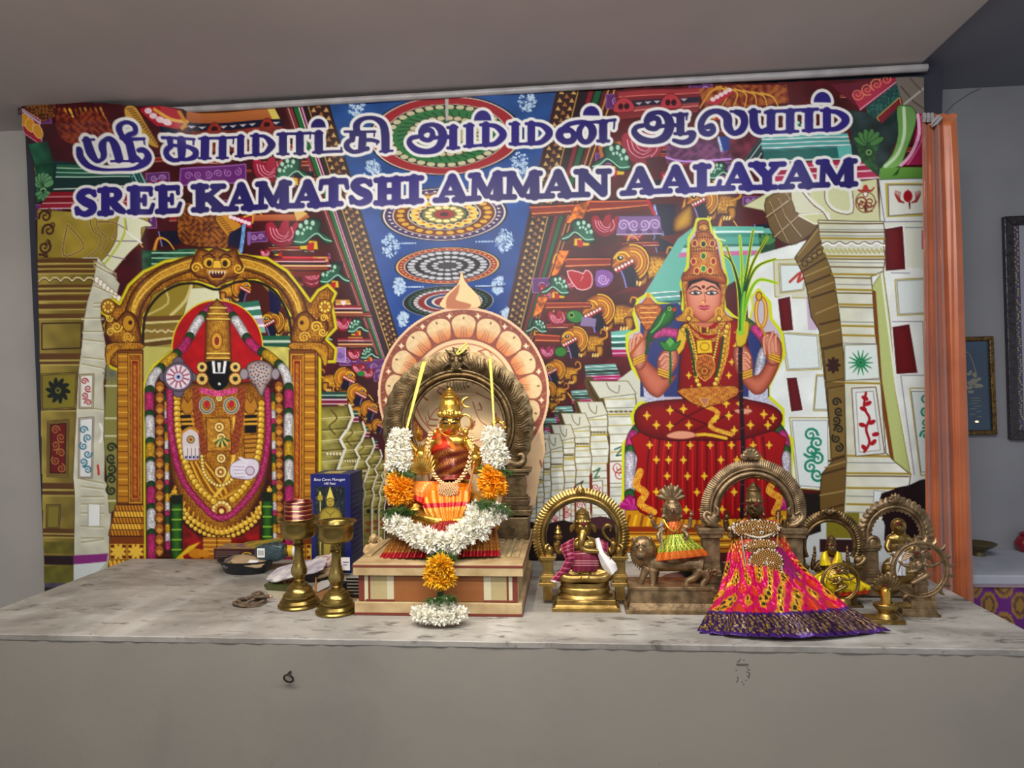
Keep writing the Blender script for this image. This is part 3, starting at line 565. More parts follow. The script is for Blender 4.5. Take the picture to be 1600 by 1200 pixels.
def art_balaji():
    YL = (222, 212, 44)
    arch_o = [(300, 470), (285, 455), (280, 420), (340, 395), (285, 355), (275, 325), (290, 300), (265, 280), (275, 240), (310, 235), (330, 250), (360, 190), (410, 140), (480, 105), (580, 90), (590, 70), (655, 65), (725, 70), (735, 85), (830, 95), (900, 140), (950, 205), (975, 240), (1000, 205), (1035, 185), (1065, 215), (1050, 250), (1060, 300), (1065, 335), (1030, 370), (1065, 405), (1060, 450), (1020, 450), (1010, 420), (1010, 830), (1020, 960), (1030, 1010), (1030, 1160), (940, 1160), (918, 380), (905, 290), (860, 210), (795, 175), (720, 175), (655, 200), (590, 180), (520, 185), (455, 225), (415, 290), (405, 380), (415, 1160), (296, 1160), (305, 1040), (330, 930), (345, 560), (330, 480)]
    F(ZD(*arch_o), YL, (196, 180, 30), 1.5, grow=0); F(ZD(*arch_o), (176, 114, 24), None, 1, 0, (GD, 2.5), tex=filig(.42, (116, 62, 14), (238, 188, 64), 11), grow=-3.2)
    # view through the arch
    F(ZD((405, 400), (415, 290), (455, 225), (520, 185), (590, 180), (655, 200), (720, 175), (795, 175), (860, 210), (905, 290), (920, 400), (920, 1140), (415, 1140)), (150, 138, 58))
    F(ZD((410, 300), (440, 220), (520, 180), (580, 190), (540, 290)), (158, 140, 52), (90, 60, 30), 1); S(ZD((480, 200), (490, 250), (420, 290)), 3, (206, 190, 120), 3); S(ZD((570, 190), (550, 240), (500, 290)), 5, (214, 200, 140), 3)
    bands(ZD((408, 295), (545, 290), (520, 400), (408, 420)), [(1, (120, 84, 40)), (.5, (210, 196, 140)), (1, (140, 118, 50)), (2, (150, 124, 60)), (.5, (212, 200, 150)), (1, (110, 80, 40)), (1, (168, 150, 84))])
    S(ZD(*[(410+i*9, 352-12*abs(math.sin(i*1.2))) for i in range(13)]), 2, (226, 214, 170))
    F(ZD((570, 200), (690, 195), (660, 290), (540, 300)), (222, 222, 190)); 
    F(ZD((680, 190), (800, 175), (900, 280), (915, 420), (760, 340)), (92, 34, 30)); lion(378, 452, 14, -1); lion(430, 505, 17, 1, (130, 70, 24)); F(ZD((835, 200), (880, 240), (870, 290), (840, 280)), (28, 30, 80))
    bands(ZD((700, 250), (800, 240), (825, 350), (770, 350)), [(1, (60, 130, 110)), (.6, (220, 240, 235)), (1, (70, 140, 120)), (.6, (225, 235, 235)), (1, (190, 160, 190)), (.6, (240, 230, 240)), (1, (150, 190, 170))])
    bands(ZD((800, 360), (910, 360), (915, 400), (800, 400)), [(1, (40, 110, 80)), (.6, (200, 220, 200)), (1, (40, 100, 80))])
    F(ZD((805, 395), (918, 400), (918, 480), (850, 450)), (205, 196, 110), tex=mottle(.1, .1)); F(ZD((405, 395), (510, 400), (440, 460), (412, 520)), (196, 190, 110))
    # arch metal
    band = ZD((375, 380), (372, 300), (400, 220), (460, 160), (560, 118), (655, 108), (760, 115), (850, 150), (915, 215), (945, 300), (945, 380))
    S(band, 25, (84, 44, 10), 6); S(band, 22, (176, 118, 26), 6, tex=filig(.55, (120, 66, 14), (236, 190, 66), 1), sh=((84, 44, 10), 3.5)); S(band, 9, (206, 150, 40), 6, tex=filig(.9, (160, 96, 20), (246, 214, 96), 7)); 
    for o in (-6, 6): S([(p[0], p[1]+o*.9) for p in band], 1.3, (246, 220, 110), 6)
    inner = ZD((408, 385), (416, 292), (456, 228), (522, 188), (590, 183), (655, 203), (720, 178), (795, 178), (858, 213), (902, 292), (916, 385)); S(inner, 4, (60, 40, 10), 6); S(inner, 1.6, (24, 24, 14), 6)
    # face at the crown of the arch
    F(ZD((585, 85), (600, 65), (630, 75), (655, 62), (690, 75), (720, 65), (728, 95), (745, 130), (720, 160), (690, 165), (655, 192), (620, 165), (590, 160), (568, 130)), (176, 112, 22), GD, 1.5, 2, (GD, 4), tex=filig(.5, (120, 62, 14), (236, 186, 60), 3))
    for x in (-26, 26):
        E(40+(657+x)/2.1815, 360+112/2.1815, 9, 8, (228, 184, 60), ol=GD, ow=1.5); E(40+(657+x)/2.1815, 360+114/2.1815, 4, 5, (60, 26, 8)); S(ZD((657+x*.3, 95), (657+x, 82), (657+x*1.8, 92)), 3, (90, 40, 10), 3)
        scroll(40+(657+x*2.7)/2.18, 360+130/2.18, 9, (244, 206, 84), 2.5, 1 if x > 0 else -1, 1.4)
    F(ZD((647, 105), (667, 105), (672, 130), (642, 130)), (240, 196, 70), GD, 1); F(ZD((625, 140), (690, 140), (672, 165), (640, 165)), (90, 24, 12), (236, 190, 70), 1.2)
    for k in range(6): F(ZD((628+10*k, 140), (637+10*k, 140), (632+10*k, 152)), (250, 240, 210))
    # side beasts and pillars
    for fx, m in ((340, 1), (975, -1)):
        T = lambda *p: ZD(*[(fx+m*q[0], q[1]) for q in p])
        F(T((-60, 330), (-40, 295), (-20, 310), (10, 280), (40, 290), (55, 330), (58, 390), (-30, 390)), (168, 108, 22), GD, 1.5, 3, (GD, 4), tex=filig(.42, (112, 60, 14), (240, 190, 66), fx))
        E(*T((22, 318))[0], 9, 12, (206, 156, 46), ol=GD); E(*T((28, 316))[0], 3, 3.5, (80, 30, 8)); scroll(*T((-20, 330))[0], 9, (246, 212, 90), 2.5, m, 1.6); scroll(*T((-42, 348))[0], 7, (246, 212, 90), 2.2, -m, 1.6); scroll(*T((20, 365))[0], 9, (236, 196, 80), 2.2, m, 1.8)
        E(*T((-50, 262))[0], 11, 11, (190, 130, 30), ol=GD); 
        for k in range(8): a = k*.785; E(T((-50, 262))[0][0]+7*math.cos(a), T((-50, 262))[0][1]+7*math.sin(a), 2.4, 2.4, (246, 216, 100), ol=GD, ow=.6)
        scroll(*T((-46, 300))[0], 6, (246, 212, 90), 2.2, m, 1.6)
        F(T((-58, 400), (-30, 385), (60, 385), (62, 405), (-20, 410), (-45, 455), (-55, 450)), (184, 124, 28), GD, 1.5, 2, tex=filig(.5, (128, 70, 16), (240, 196, 70), 5))
        S(T((-20, 402), (-48, 425), (-50, 455)), 5, (206, 156, 40), 3)
        x0, x1 = (-15, 68)
        F(T((x0, 410), (x1, 410), (x1, 930), (x0-5, 930)), (136, 80, 18), GD, 1.2)
        F(T((-15, 420), (18, 420), (18, 925), (-18, 925)), (196, 138, 34), GD, 1)
        for k in range(26): S(T((-14, 430+19*k), (16, 430+19*k)), 1.3, (120, 66, 12) if k % 2 else (246, 206, 90))
        F(T((24, 425), (62, 425), (62, 925), (24, 925)), (150, 84, 20), (236, 190, 70), 1.2, tex=filig(.6, (110, 54, 12), (214, 150, 44), 8)); F(T((33, 445), (53, 445), (53, 910), (33, 910)), (148, 42, 24), (230, 170, 50), 1.2)
        S(T((43, 460), (43, 900)), 5, (196, 130, 36), tex=filig(.8, (120, 50, 14), (236, 180, 60), 2))
        for k in range(5):
            y = 935+21*k; F(T((-25-5*k, y), (72, y), (72, y+18), (-28-5*k, y+18)), (196, 136, 30) if k % 2 else (150, 88, 20), GD, 1)
            for j in range(9): S(T((-22-4*k+j*11, y+2), (-18-4*k+j*11, y+16)), 2.4, (246, 210, 92) if k % 2 else (212, 156, 44))
        F(T((-45, 1042), (72, 1042), (72, 1120), (-45, 1120)), (140, 74, 16), GD, 1)
        for c in (-16, 44):
            F(T((c-26, 1068), (c+26, 1068), (c+26, 1116), (c-26, 1116)), (120, 50, 14), (236, 190, 70), 1)
            for k in range(8): a = k*.785+.39; E(*T((c+14*math.cos(a), 1092+14*math.sin(a)))[0], 6.5, 3, (240, 200, 80), a if m > 0 else math.pi-a)
        F(T((-47, 1122), (72, 1122), (72, 1170), (-50, 1170)), (190, 128, 28), GD, 1)
        for j in range(8): S(T((-44+j*15, 1124), (-36+j*15, 1150)), 4, (240, 200, 80))
    # figure: halo, dark inner panel
    F(ZD((412, 520), (440, 460), (520, 400), (790, 400), (870, 450), (918, 520), (920, 1120), (415, 1120)), YL, grow=1); F(ZD((416, 525), (446, 465), (520, 408), (790, 408), (868, 458), (915, 525), (917, 1118), (418, 1118)), (76, 22, 20), tex=filig(.3, (40, 24, 14), (120, 40, 24), 3))
    E(40+658/2.18, 360+400/2.18, 70, 73, (186, 24, 34), ol=YL, ow=2, tex=mottle(.06, .1))
    Gw, Gp, Gg, Gy = (226, 224, 226), (196, 56, 122), (46, 92, 44), (214, 172, 44)
    seg = [(1.2, Gp), (.5, Gg), (2, Gw), (.5, Gg), (1.6, Gp), (.5, Gg), (1.6, Gy), (.5, Gg), (2, Gw), (.6, Gg), (1.8, Gp), (.5, Gg), (2.2, Gw), (.5, Gg), (1.4, Gy), (.4, Gg), (2, Gw), (.5, Gg), (1.7, Gp), (.5, Gg), (2, Gw), (.5, Gg), (2, Gp)]
    garl(ZD((640, 262), (595, 310), (540, 400), (470, 465), (432, 530), (432, 700), (436, 900), (438, 1115)), 15, seg); garl(ZD((680, 262), (722, 310), (775, 390), (850, 440), (900, 510), (903, 700), (905, 900), (902, 1115)), 15, seg)
    for x in (464, 870):
        for k in range(16):
            y = 535+37*k; E(40+x/2.1815, 360+y/2.1815, 6.5, 9, ((200, 130, 50), (120, 62, 20)), ol=(60, 24, 8), ow=1); F(ZD((x-12, y+2), (x, y+16), (x+12, y+2), (x, y-6)), (214, 160, 70))
    for x in (486, 850): garl(ZD((x, 560), (x+2, 800), (x+6, 1080)), 7, [(1, Gg), (1, Gy), (1, Gw), (.6, Gp)]*5, x)
    # body
    F(ZD((505, 540), (590, 520), (730, 520), (825, 540), (835, 800), (770, 960), (665, 1045), (560, 980), (500, 820)), (176, 118, 28), (80, 40, 10), 1, 3, ((90, 44, 12), 8), tex=filig(.4, (126, 70, 18), (222, 168, 52), 6))
    F(ZD((525, 600), (560, 590), (575, 680), (545, 700), (528, 680)), (26, 20, 20)); F(ZD((750, 600), (795, 590), (790, 690), (750, 690)), (26, 20, 20))
    for y in (610, 625, 645, 660): S(ZD((530, y), (590, y-2)), 4, (222, 170, 60)); S(ZD((748, y), (800, y-2)), 4, (222, 170, 60))
    for x in (556, 770): F(ZD((x-24, 600), (x-14, 570), (x, 590), (x+14, 570), (x+24, 600), (x+10, 625), (x-10, 625)), (196, 140, 46), GD, 1)
    F(ZD((748, 700), (800, 695), (800, 770), (752, 780)), (200, 146, 50), GD, 1)
    for y in (712, 726, 742, 758): S(ZD((750, y), (800, y-3)), 2, (110, 56, 16))
    # robe folds and sash
    for k in range(9): S(ZD((560+8*k, 790), (600+12*k, 880), (660+4*k, 915)), 3, (232, 186, 60) if k % 2 else (150, 92, 24), 4)
    for k in range(6): S(ZD((780-6*k, 830+8*k), (720-4*k, 880+4*k), (660, 920)), 3, (228, 180, 56) if k % 2 else (150, 92, 24), 4)
    S(ZD((715, 640), (715, 760), (690, 850), (650, 905)), 5, (240, 205, 90), 4); 
    for x0, s in ((585, 1), (740, -1)): S(ZD((x0, 545), (x0+s*8, 650), (x0+s*28, 750)), 13, (150, 66, 36), 4, tex=filig(1.1, (100, 40, 20), (216, 130, 70), 4))
    F(ZD((622, 640), (700, 640), (705, 750), (625, 750)), (206, 150, 44), GD, 1, tex=filig(.8, (140, 70, 20), (244, 206, 90), 12))
    for x, y, r in ((665, 572, 10), (665, 670, 16), (672, 706, 15), (672, 776, 15), (670, 822, 20), (673, 955, 36)):
        q = r/2.1815; E(40+x/2.1815, 360+y/2.1815, q, q, (196, 140, 44), ol=(60, 26, 10), ow=1); 
        for k in range(14): a = k*.4488; E(40+x/2.1815+q*.82*math.cos(a), 360+y/2.1815+q*.82*math.sin(a), q*.13+.5, q*.13+.5, (250, 230, 160))
        E(40+x/2.1815, 360+y/2.1815, q*.5, q*.5, (140, 60, 30) if r > 12 else (40, 110, 60), ol=(240, 210, 120), ow=.8); E(40+x/2.1815, 360+y/2.1815, q*.2+.6, q*.2+.6, (250, 230, 150))
    for k in range(8): a = .4+k*.333; S([(348, 683), (348+13*math.cos(a), 683+15*math.sin(a))], 2.6, (236, 206, 120) if k % 2 else (30, 100, 60))
    for x in (622, 705): R(40+x/2.18, 360+596/2.18, 10, 11, 5, (222, 190, 200)); R(40+x/2.18, 360+596/2.18, 10, 11, 2, (60, 130, 70)); E(40+x/2.18, 360+592/2.18, 4, 5, (196, 40, 60))
    # long garlands
    S(ZD((497, 545), (502, 700), (540, 850), (620, 950), (670, 978), (725, 950), (800, 850), (832, 700), (828, 545)), 10.5, (196, 44, 112), 6, tex=filig(1.2, (146, 14, 76), (240, 140, 186), 2), sh=((120, 10, 60), 2))
    beads(ZD((520, 570), (525, 690), (548, 790), (590, 870), (650, 925)), 5.2, (230, 184, 56), 8.5, hi=(250, 236, 150)); beads(ZD((808, 590), (803, 720), (780, 820), (740, 885), (698, 925)), 5.2, (230, 184, 56), 8.5, hi=(250, 236, 150))
    beads(ZD((605, 770), (615, 830), (660, 868), (705, 850), (715, 800)), 2.6, (250, 226, 140), 5)
    for k, w in ((0, 5.5), (1, 4.5)): beads(ZD((512-8*k, 890+12*k), (560, 975+22*k), (640, 1022+20*k), (700, 1022+20*k), (780, 975+22*k), (838+6*k, 880+14*k)), w*.75, (236, 194, 66), 8, hi=(252, 240, 160))
    for k in range(22):
        t = k/21; x = 515+320*t; y = 895+140*math.sin(math.pi*t)**.8; S(ZD((x, y-22), (x+(t-.5)*16, y)), 3.4, (226, 176, 56), w2=1.5)
    # hands
    F(ZD((540, 690), (560, 675), (590, 690), (596, 730), (594, 775), (548, 778), (538, 735)), (226, 214, 214), (120, 80, 70), 1, 3)
    for k in range(4): S(ZD((549+13*k, 738), (550+13*k, 776)), 4.4, (232, 222, 222)); E(40+(550+13*k)/2.18, 360+772/2.18, 1.5, 2.2, (40, 50, 130)); S(ZD((556+13*k, 742), (556+13*k, 776)), .7, (120, 90, 100))
    E(40+566/2.18, 360+712/2.18, 5, 5, (214, 170, 100), ol=(40, 90, 60)); E(40+566/2.18, 360+712/2.18, 2, 2, (150, 40, 60)); S(ZD((536, 690), (565, 672), (592, 686)), 4, (206, 150, 50), 3)
    F(ZD((705, 800), (740, 780), (790, 782), (798, 815), (775, 845), (735, 845), (705, 835)), (226, 220, 230), (120, 90, 110), 1, 3)
    for k in range(4): S(ZD((755, 800+11*k), (712+3*k, 798+12*k)), 4.2, (234, 228, 238)); S(ZD((750, 806+11*k), (712+3*k, 804+12*k)), .8, (140, 120, 170))
    E(40+768/2.18, 360+818/2.18, 6, 6, (214, 206, 220), ol=(150, 90, 120)); S(ZD((735, 775), (750, 782), (760, 790)), 4, (234, 228, 238), 3)
    # crown, face, earrings
    F(ZD((618, 446), (622, 300), (632, 262), (657, 236), (684, 262), (698, 300), (704, 446)), (196, 142, 40), (90, 44, 12), 1.2, 0, ((120, 66, 20), 5), tex=filig(.6, (140, 82, 22), (246, 210, 92), 4))
    for y in (265, 285, 303, 420, 436): S(ZD((624+max(0, 300-y)*.3, y), (698-max(0, 300-y)*.3, y)), 2, (250, 226, 120)); S(ZD((624+max(0, 300-y)*.3, y+4), (698-max(0, 300-y)*.3, y+4)), 1, (110, 56, 16))
    E(341, 533, 8, 13, (214, 160, 56), ol=(110, 56, 16)); E(341, 533, 4, 7, (160, 60, 40), ol=(246, 214, 100))
    F(ZD((622, 448), (706, 448), (708, 490), (690, 530), (662, 546), (636, 530), (620, 490)), (16, 14, 18), (120, 110, 40), 1, 2)
    F(ZD((640, 446), (650, 446), (652, 484), (676, 484), (680, 446), (690, 446), (684, 488), (644, 488)), (246, 246, 246)); F(ZD((658, 450), (671, 450), (668, 482), (661, 482)), (230, 228, 226)); E(345, 600, 2.2, 2.2, (230, 230, 230))
    for x in (606, 718):
        for y, r in ((466, 8), (506, 9.5)):
            E(40+x/2.18, 360+y/2.18, r, r, (206, 152, 60), ol=(90, 46, 14)); 
            for k in range(12): a = k*.5236; E(40+x/2.18+r*.75*math.cos(a), 360+y/2.18+r*.75*math.sin(a), 1.2, 1.2, (252, 236, 180))
            E(40+x/2.18, 360+y/2.18, r*.42, r*.42, (60, 50, 30), ol=(250, 220, 130))
    S(ZD((606, 545), (662, 556), (716, 545)), 9, (214, 90, 140), 4, tex=mottle(.3, .9))
    # discus and conch
    for k in range(5): E(*ZD(((525-42, 500), (525+42, 500), (525, 452), (525, 548), (525, 500))[k])[0], (9, 9, 8, 8, 22)[k], (7, 7, 9, 9, 22)[k], (120, 110, 125), ol=(70, 60, 70))
    E(*ZD((525, 500))[0], 19, 19, (226, 214, 226), ol=(90, 60, 80))
    for k in range(24): a = k*.2618; S([(280.6+7*math.cos(a), 589+7*math.sin(a)), (280.6+17*math.cos(a), 589+17*math.sin(a))], 1.7, (170, 40, 80) if k % 2 else (240, 235, 240))
    E(280.6, 589, 7, 7, (206, 206, 226), ol=(170, 40, 60)); E(280.6, 589, 2.5, 2.5, (30, 40, 110))
    F(ZD((760, 460), (800, 445), (842, 460), (848, 495), (825, 530), (808, 565), (790, 535), (762, 500)), (206, 196, 190), (90, 70, 60), 1.2, 3, ((130, 110, 110), 4))
    for k in range(40): a = k*2.4; q = (k/40)**.5; E(406+17*q*math.cos(a), 586+20*q*math.sin(a), 1.3, 1.3, (130, 60, 60) if k % 3 else (50, 60, 120))
    for x in (748, 858): E(*ZD((x, 490))[0], 6, 8, (170, 160, 165), ol=(80, 70, 80))
    # lower robe, green lamps
    F(ZD((540, 1000), (590, 1040), (660, 1062), (740, 1040), (800, 1000), (800, 1120), (540, 1120)), (150, 26, 30), tex=mottle(.2, .12))
    for x in (632, 682): F(ZD((x-24, 1045), (x+24, 1045), (x+22, 1120), (x-22, 1120)), (186, 120, 34), GD, 1); [S(ZD((x-22, 1055+15*k), (x+22, 1055+15*k)), 2, (236, 190, 80)) for k in range(4)]
    for x, y in ((520, 930), (828, 920)):
        F(ZD((x-17, y), (x+17, y), (x+15, 1120), (x-15, 1120)), (70, 130, 40), (20, 44, 20), 1.5, 0, ((26, 60, 24), 4)); 
        for k in range(5): S(ZD((x-14, y+20+34*k), (x+14, y+20+34*k)), 2.4, (150, 190, 70))
        F(ZD((x-20, y-30), (x+20, y-30), (x+17, y), (x-17, y)), (30, 44, 24))
    F(ZD((515, 1118), (560, 1075), (600, 1060), (570, 1090), (540, 1108), (560, 1150)), (224, 190, 40)); E(*ZD((585, 1100))[0], 12, 8, (206, 140, 30)); E(*ZD((612, 1100))[0], 9, 6, (214, 150, 40))
def art_right():
    clutter(8, [(960, 140), (1440, 125), (1440, 330), (1240, 480), (1000, 560), (850, 760), (800, 560)], 170, 11)
    # mauve beam and frieze at the top
    F(ZK((300, 170), (960, 150), (940, 340), (330, 390)), (150, 60, 66), tex=mottle(.15, .05, 2))
    bands(ZK((330, 180), (960, 160), (950, 330), (340, 380)), [(1, (170, 70, 76)), (.3, (225, 130, 120)), (1, (140, 52, 60)), (1.6, (52, 48, 72)), (.8, (160, 80, 84)), (.4, (220, 140, 130)), (1.2, (140, 56, 62))])
    for k in range(6): F(ZK((460+70*k, 265-6*k), (515+70*k, 262-6*k), (488+70*k, 285-6*k)), (205, 190, 190))
    for x, y in ((370, 280), (735, 255)): F(ZK((x-70, y+50), (x-60, y-20), (x, y-60), (x+60, y-25), (x+75, y+45)), (190, 76, 84), (110, 30, 40), 1, 4); E(*ZK((x-22, y+10))[0], 4, 5, (70, 24, 34)); E(*ZK((x+24, y+10))[0], 4, 5, (70, 24, 34))
    F(ZK((950, 160), (1260, 130), (1640, 120), (1660, 260), (1300, 300), (1000, 330)), (150, 74, 50), tex=filig(.13, (110, 36, 40), (206, 140, 66), 2))
    for k in range(6): S(ZK((1090+70*k, 150+8*k), (1180+70*k, 190+5*k), (1130+90*k, 300)), 3.2, (226, 180, 84), 4, 1.5)
    S(ZK((1120, 150), (1040, 190), (960, 310)), 5, (216, 160, 70), 4, 2); F(ZK((1010, 270), (1190, 170), (1230, 190), (1090, 290)), (190, 60, 76)); 
    for k in range(5): E(*ZK((1060+32*k, 245-18*k))[0], 4, 3.4, (240, 214, 214))
    # red scroll box, green, brown at the far top right
    F(ZL((560, 90), (780, 75), (960, 60), (940, 110), (745, 240), (690, 190)), (120, 40, 60))
    F(ZL((690, 150), (900, 60), (965, 60), (745, 245)), (186, 60, 90), (90, 20, 40), 1); 
    for k in range(4): scroll(1150+(730+55*k)/3.871, 110+(150-28*k)/3.871, 10, (226, 140, 110), 2.2, 1, 1.6, k)
    S(ZL((745, 243), (965, 75)), 2, (236, 170, 190))
    F(ZL((780, 230), (970, 80), (990, 160), (850, 290), (790, 320)), (44, 92, 90), tex=filig(.3, (30, 66, 70), (80, 140, 120), 2))
    F(ZL((845, 295), (975, 180), (985, 235), (865, 335)), (140, 44, 56), (206, 190, 110), 1.4)
    F(ZL((950, 55), (1140, 45), (1140, 280), (1080, 270), (1000, 225), (975, 150)), (136, 126, 116)); S(ZL((985, 110), (1060, 200), (1135, 250)), 2, (90, 82, 78)); S(ZL((1135, 110), (1000, 220)), 3, (190, 184, 176)); S(ZL((1040, 60), (1110, 130)), 2, (100, 92, 88))
    # dark green leaf field, green ogee and crimson panel
    F(ZL((660, 240), (780, 260), (870, 330), (960, 240), (960, 420), (860, 640), (690, 600), (690, 380)), (48, 66, 66), tex=mottle(.2, .07))
    F(ZL((720, 420), (760, 380), (840, 390), (855, 450), (830, 540), (850, 600), (800, 650), (750, 560)), (52, 96, 56), None, 1, 3, tex=mottle(.2, .2))
    for a in np.linspace(-2.6, -.5, 6): E(1150+(792+55*math.cos(a))/3.871, 110+(470+66*math.sin(a))/3.871, 4.2, 11, (88, 140, 80), a+1.57, (30, 60, 44), .8)
    E(1355, 240, 5, 5, (120, 160, 100), ol=(30, 60, 40)); E(1355, 240, 2, 2, (30, 50, 40))
    F(ZL((960, 245), (1000, 225), (1060, 245), (1070, 330), (1010, 500), (970, 590), (870, 600), (930, 520), (965, 400)), ((120, 160, 96), (140, 190, 110)), (40, 80, 50), 1, 3); S(ZL((1000, 240), (1000, 400), (960, 520), (890, 590)), 5, (206, 226, 190), 4)
    F(ZL((1090, 275), (1145, 270), (1145, 580), (985, 585), (1050, 500)), (178, 40, 96)); S(ZL((1085, 280), (1090, 400), (1040, 520), (980, 585)), 5, (240, 190, 215), 4); S(ZL((1110, 290), (1112, 420), (1050, 540), (1020, 580)), 2, (230, 130, 170), 4)
    F(ZL((860, 600), (1145, 595), (1145, 670), (850, 670)), ((126, 176, 84), (100, 150, 66))); F(ZL((930, 650), (980, 595), (960, 640)), (40, 80, 40))
    # teal cornice behind the upper words, crimson bands
    F(ZK((1170, 500), (1460, 500), (1290, 760), (1180, 700)), (120, 60, 76), tex=mottle(.2, .1))
    bands(ZL((150, 400), (670, 385), (690, 470), (150, 490)), [(1, (110, 190, 184)), (.5, (225, 245, 242)), (1, (90, 170, 164)), (.5, (215, 240, 236)), (1, (96, 176, 170)), (.5, (225, 245, 242)), (.6, (80, 150, 150))])
    bands(ZL((160, 490), (690, 470), (700, 545), (160, 560)), [(.3, (60, 130, 124)), (1.6, (52, 118, 112)), (.3, (200, 230, 225))]); F(ZL((605, 465), (690, 460), (695, 530), (615, 535)), (110, 190, 180))
    for k in range(4): S(ZL((20+25*k, 590), (150, 415+30*k)), 2.4, (150, 205, 200) if k % 2 else (50, 110, 110))
    bands(ZL((220, 575), (740, 545), (860, 660), (200, 690)), [(1, (186, 50, 90)), (.4, (240, 190, 205)), (1, (170, 36, 76)), (.4, (240, 195, 210)), (1.2, (190, 56, 100)), (.4, (240, 210, 220))])
    # shells, brackets, lions stepping down the right side of the ceiling
    F(ZK((170, 600), (340, 560), (420, 640), (200, 720)), (190, 120, 60))
    F(ZK((700, 560), (1100, 560), (1250, 720), (700, 740)), (116, 60, 104), tex=filig(.12, (84, 50, 84), (160, 96, 140), 3)); S(ZK((700, 690), (850, 720), (1200, 705)), 3, (205, 160, 225), 4)
    F(ZK((1100, 530), (1190, 530), (1190, 640), (1130, 640)), (52, 76, 150)); S(ZK((1105, 540), (1130, 640)), 4, (190, 205, 235), tex=mottle(.3, 1.5))
    lotus(1003, 233, 31, 1, (186, 62, 84)); bracket(958, 248, 27, -1)
    F(ZK((540, 700), (660, 680), (700, 800), (560, 780)), (90, 34, 44))
    # beams
    for q in (((30, 190), (900, 150), (900, 230), (60, 280)), ((300, 560), (620, 560), (620, 640), (290, 660)), ((150, 880), (450, 880), (450, 940), (150, 950)), ((80, 1120), (300, 1110), (300, 1190), (70, 1200))): bands(ZI(*q), REDB)
    for q in (((370, 190), (470, 160), (400, 330), (300, 320)), ((250, 520), (320, 520), (240, 680), (180, 740)), ((100, 850), (170, 850), (120, 960), (60, 1000))): F(ZI(*q), (214, 120, 40), (110, 40, 20), 1, tex=mottle(.3, .2))
    bands(ZK((100, 1000), (560, 1010), (570, 1080), (110, 1130)), REDB)
    # lions
    lion(1030+68, 317, 22, 1, (176, 100, 40)); 
    F(ZI((940, 190), (1080, 190), (1090, 330), (1010, 420), (960, 330)), (24, 22, 60)); S(ZI((930, 200), (960, 320), (1000, 430)), 4, (150, 160, 220), 3, tex=mottle(.4, 1.4)); S(ZI((880, 160), (930, 260)), 5, (190, 40, 50))
    F(ZI((1070, 300), (1140, 220), (1200, 200), (1200, 340), (1080, 390)), (220, 176, 50), (90, 40, 14), 1.4, 3, (GD, 5)); 
    F(ZI((950, 420), (1120, 400), (1200, 340), (1200, 420), (1110, 500)), (110, 30, 30))
    F(ZI((660, 270), (970, 275), (985, 400), (660, 400)), (140, 106, 160), (60, 30, 60), 1); 
    for k in range(4): scroll(820+(710+75*k)/4.615, 280+(335)/4.615, 9, (206, 180, 220), 2.4, 1 if k % 2 else -1, 1.6, k); scroll(820+(745+75*k)/4.615, 280+380/4.615, 4, (84, 56, 104), 2, 1, 1.4)
    S(ZI((660, 402), (985, 402)), 1.6, (214, 200, 225))
    lotus(945, 353, 20, 1, (180, 30, 52)); bracket(906, 363, 23, -1)
    bracket(870, 448, 19, -1); F(ZI((310, 670), (420, 690), (400, 740), (440, 665), (480, 700), (470, 780), (380, 790)), (184, 30, 48), (250, 205, 210), 1.6, 3); F(ZI((515, 665), (600, 660), (640, 700), (600, 770), (515, 775)), (150, 100, 170), (70, 34, 80), 1, 2); scroll(942, 437, 9, (220, 190, 232), 1.8, 1, 2)
    bands(ZI((1100, 480), (1200, 360), (1200, 560), (1060, 720)), [(1, (70, 150, 130)), (.5, (215, 240, 230)), (1, (60, 140, 120)), (.5, (205, 235, 225)), (1.2, (40, 90, 80)), (1, (200, 120, 160))])
    F(ZI((620, 840), (960, 700), (1110, 720), (1000, 790), (820, 800)), (120, 26, 36)); F(ZI((560, 1090), (820, 1020), (860, 1060), (640, 1100)), (120, 26, 36))
    lion(987, 413, 26, 1); lion(937, 487, 23, 1); 
    bracket(840, 511, 14, -1); lotus(871, 498, 14, 1, (188, 40, 76)); E(898, 495, 13, 9, (60, 140, 64), .2, (20, 60, 30)); E(893, 493, 3, 3, (10, 40, 20), ol=(190, 220, 120)); F(ZJ((490, 300), (610, 320), (600, 390), (470, 380)), (150, 130, 170))
    for q in (((180, 170), (560, 170), (560, 235), (190, 245)), ((90, 430), (330, 450), (330, 530), (90, 530))): bands(ZJ(*q), REDB)
    lion(899, 533, 19, 1); lotus(855, 551, 11, 1, (190, 40, 110)); E(876, 550, 9, 7, (60, 140, 56), 0, (20, 60, 30))
    lion(868, 580, 15, 1); lion(857, 610, 12, 1, body=1); lion(850, 632, 9, 1)
    F(ZJ((700, 670), (880, 640), (880, 700), (690, 720)), (110, 24, 34)); F(ZJ((450, 880), (540, 850), (520, 910), (450, 920)), (110, 24, 34))
    # teal and crimson cornices
    for q in (((740, 430), (900, 410), (880, 640), (745, 640)), ((510, 715), (770, 700), (830, 840), (525, 850)), ((395, 930), (540, 920), (600, 1040), (405, 1045)), ((265, 1065), (400, 1060), (440, 1180), (255, 1200))): bands(ZJ(*q), TEAL)
    for q in (((0+160, 165), (240, 165), (275, 270), (155, 280)), ((110, 260), (180, 270), (220, 365), (85, 370))): bands(ZN(*q), TEAL)
    bands(ZI((880, 800), (1110, 780), (1120, 910), (800, 930)), [(1, (120, 195, 180)), (.5, (225, 245, 240)), (1, (100, 175, 165)), (.5, (220, 245, 240)), (1, (110, 185, 172)), (.6, (60, 120, 110)), (.8, (150, 200, 190))])
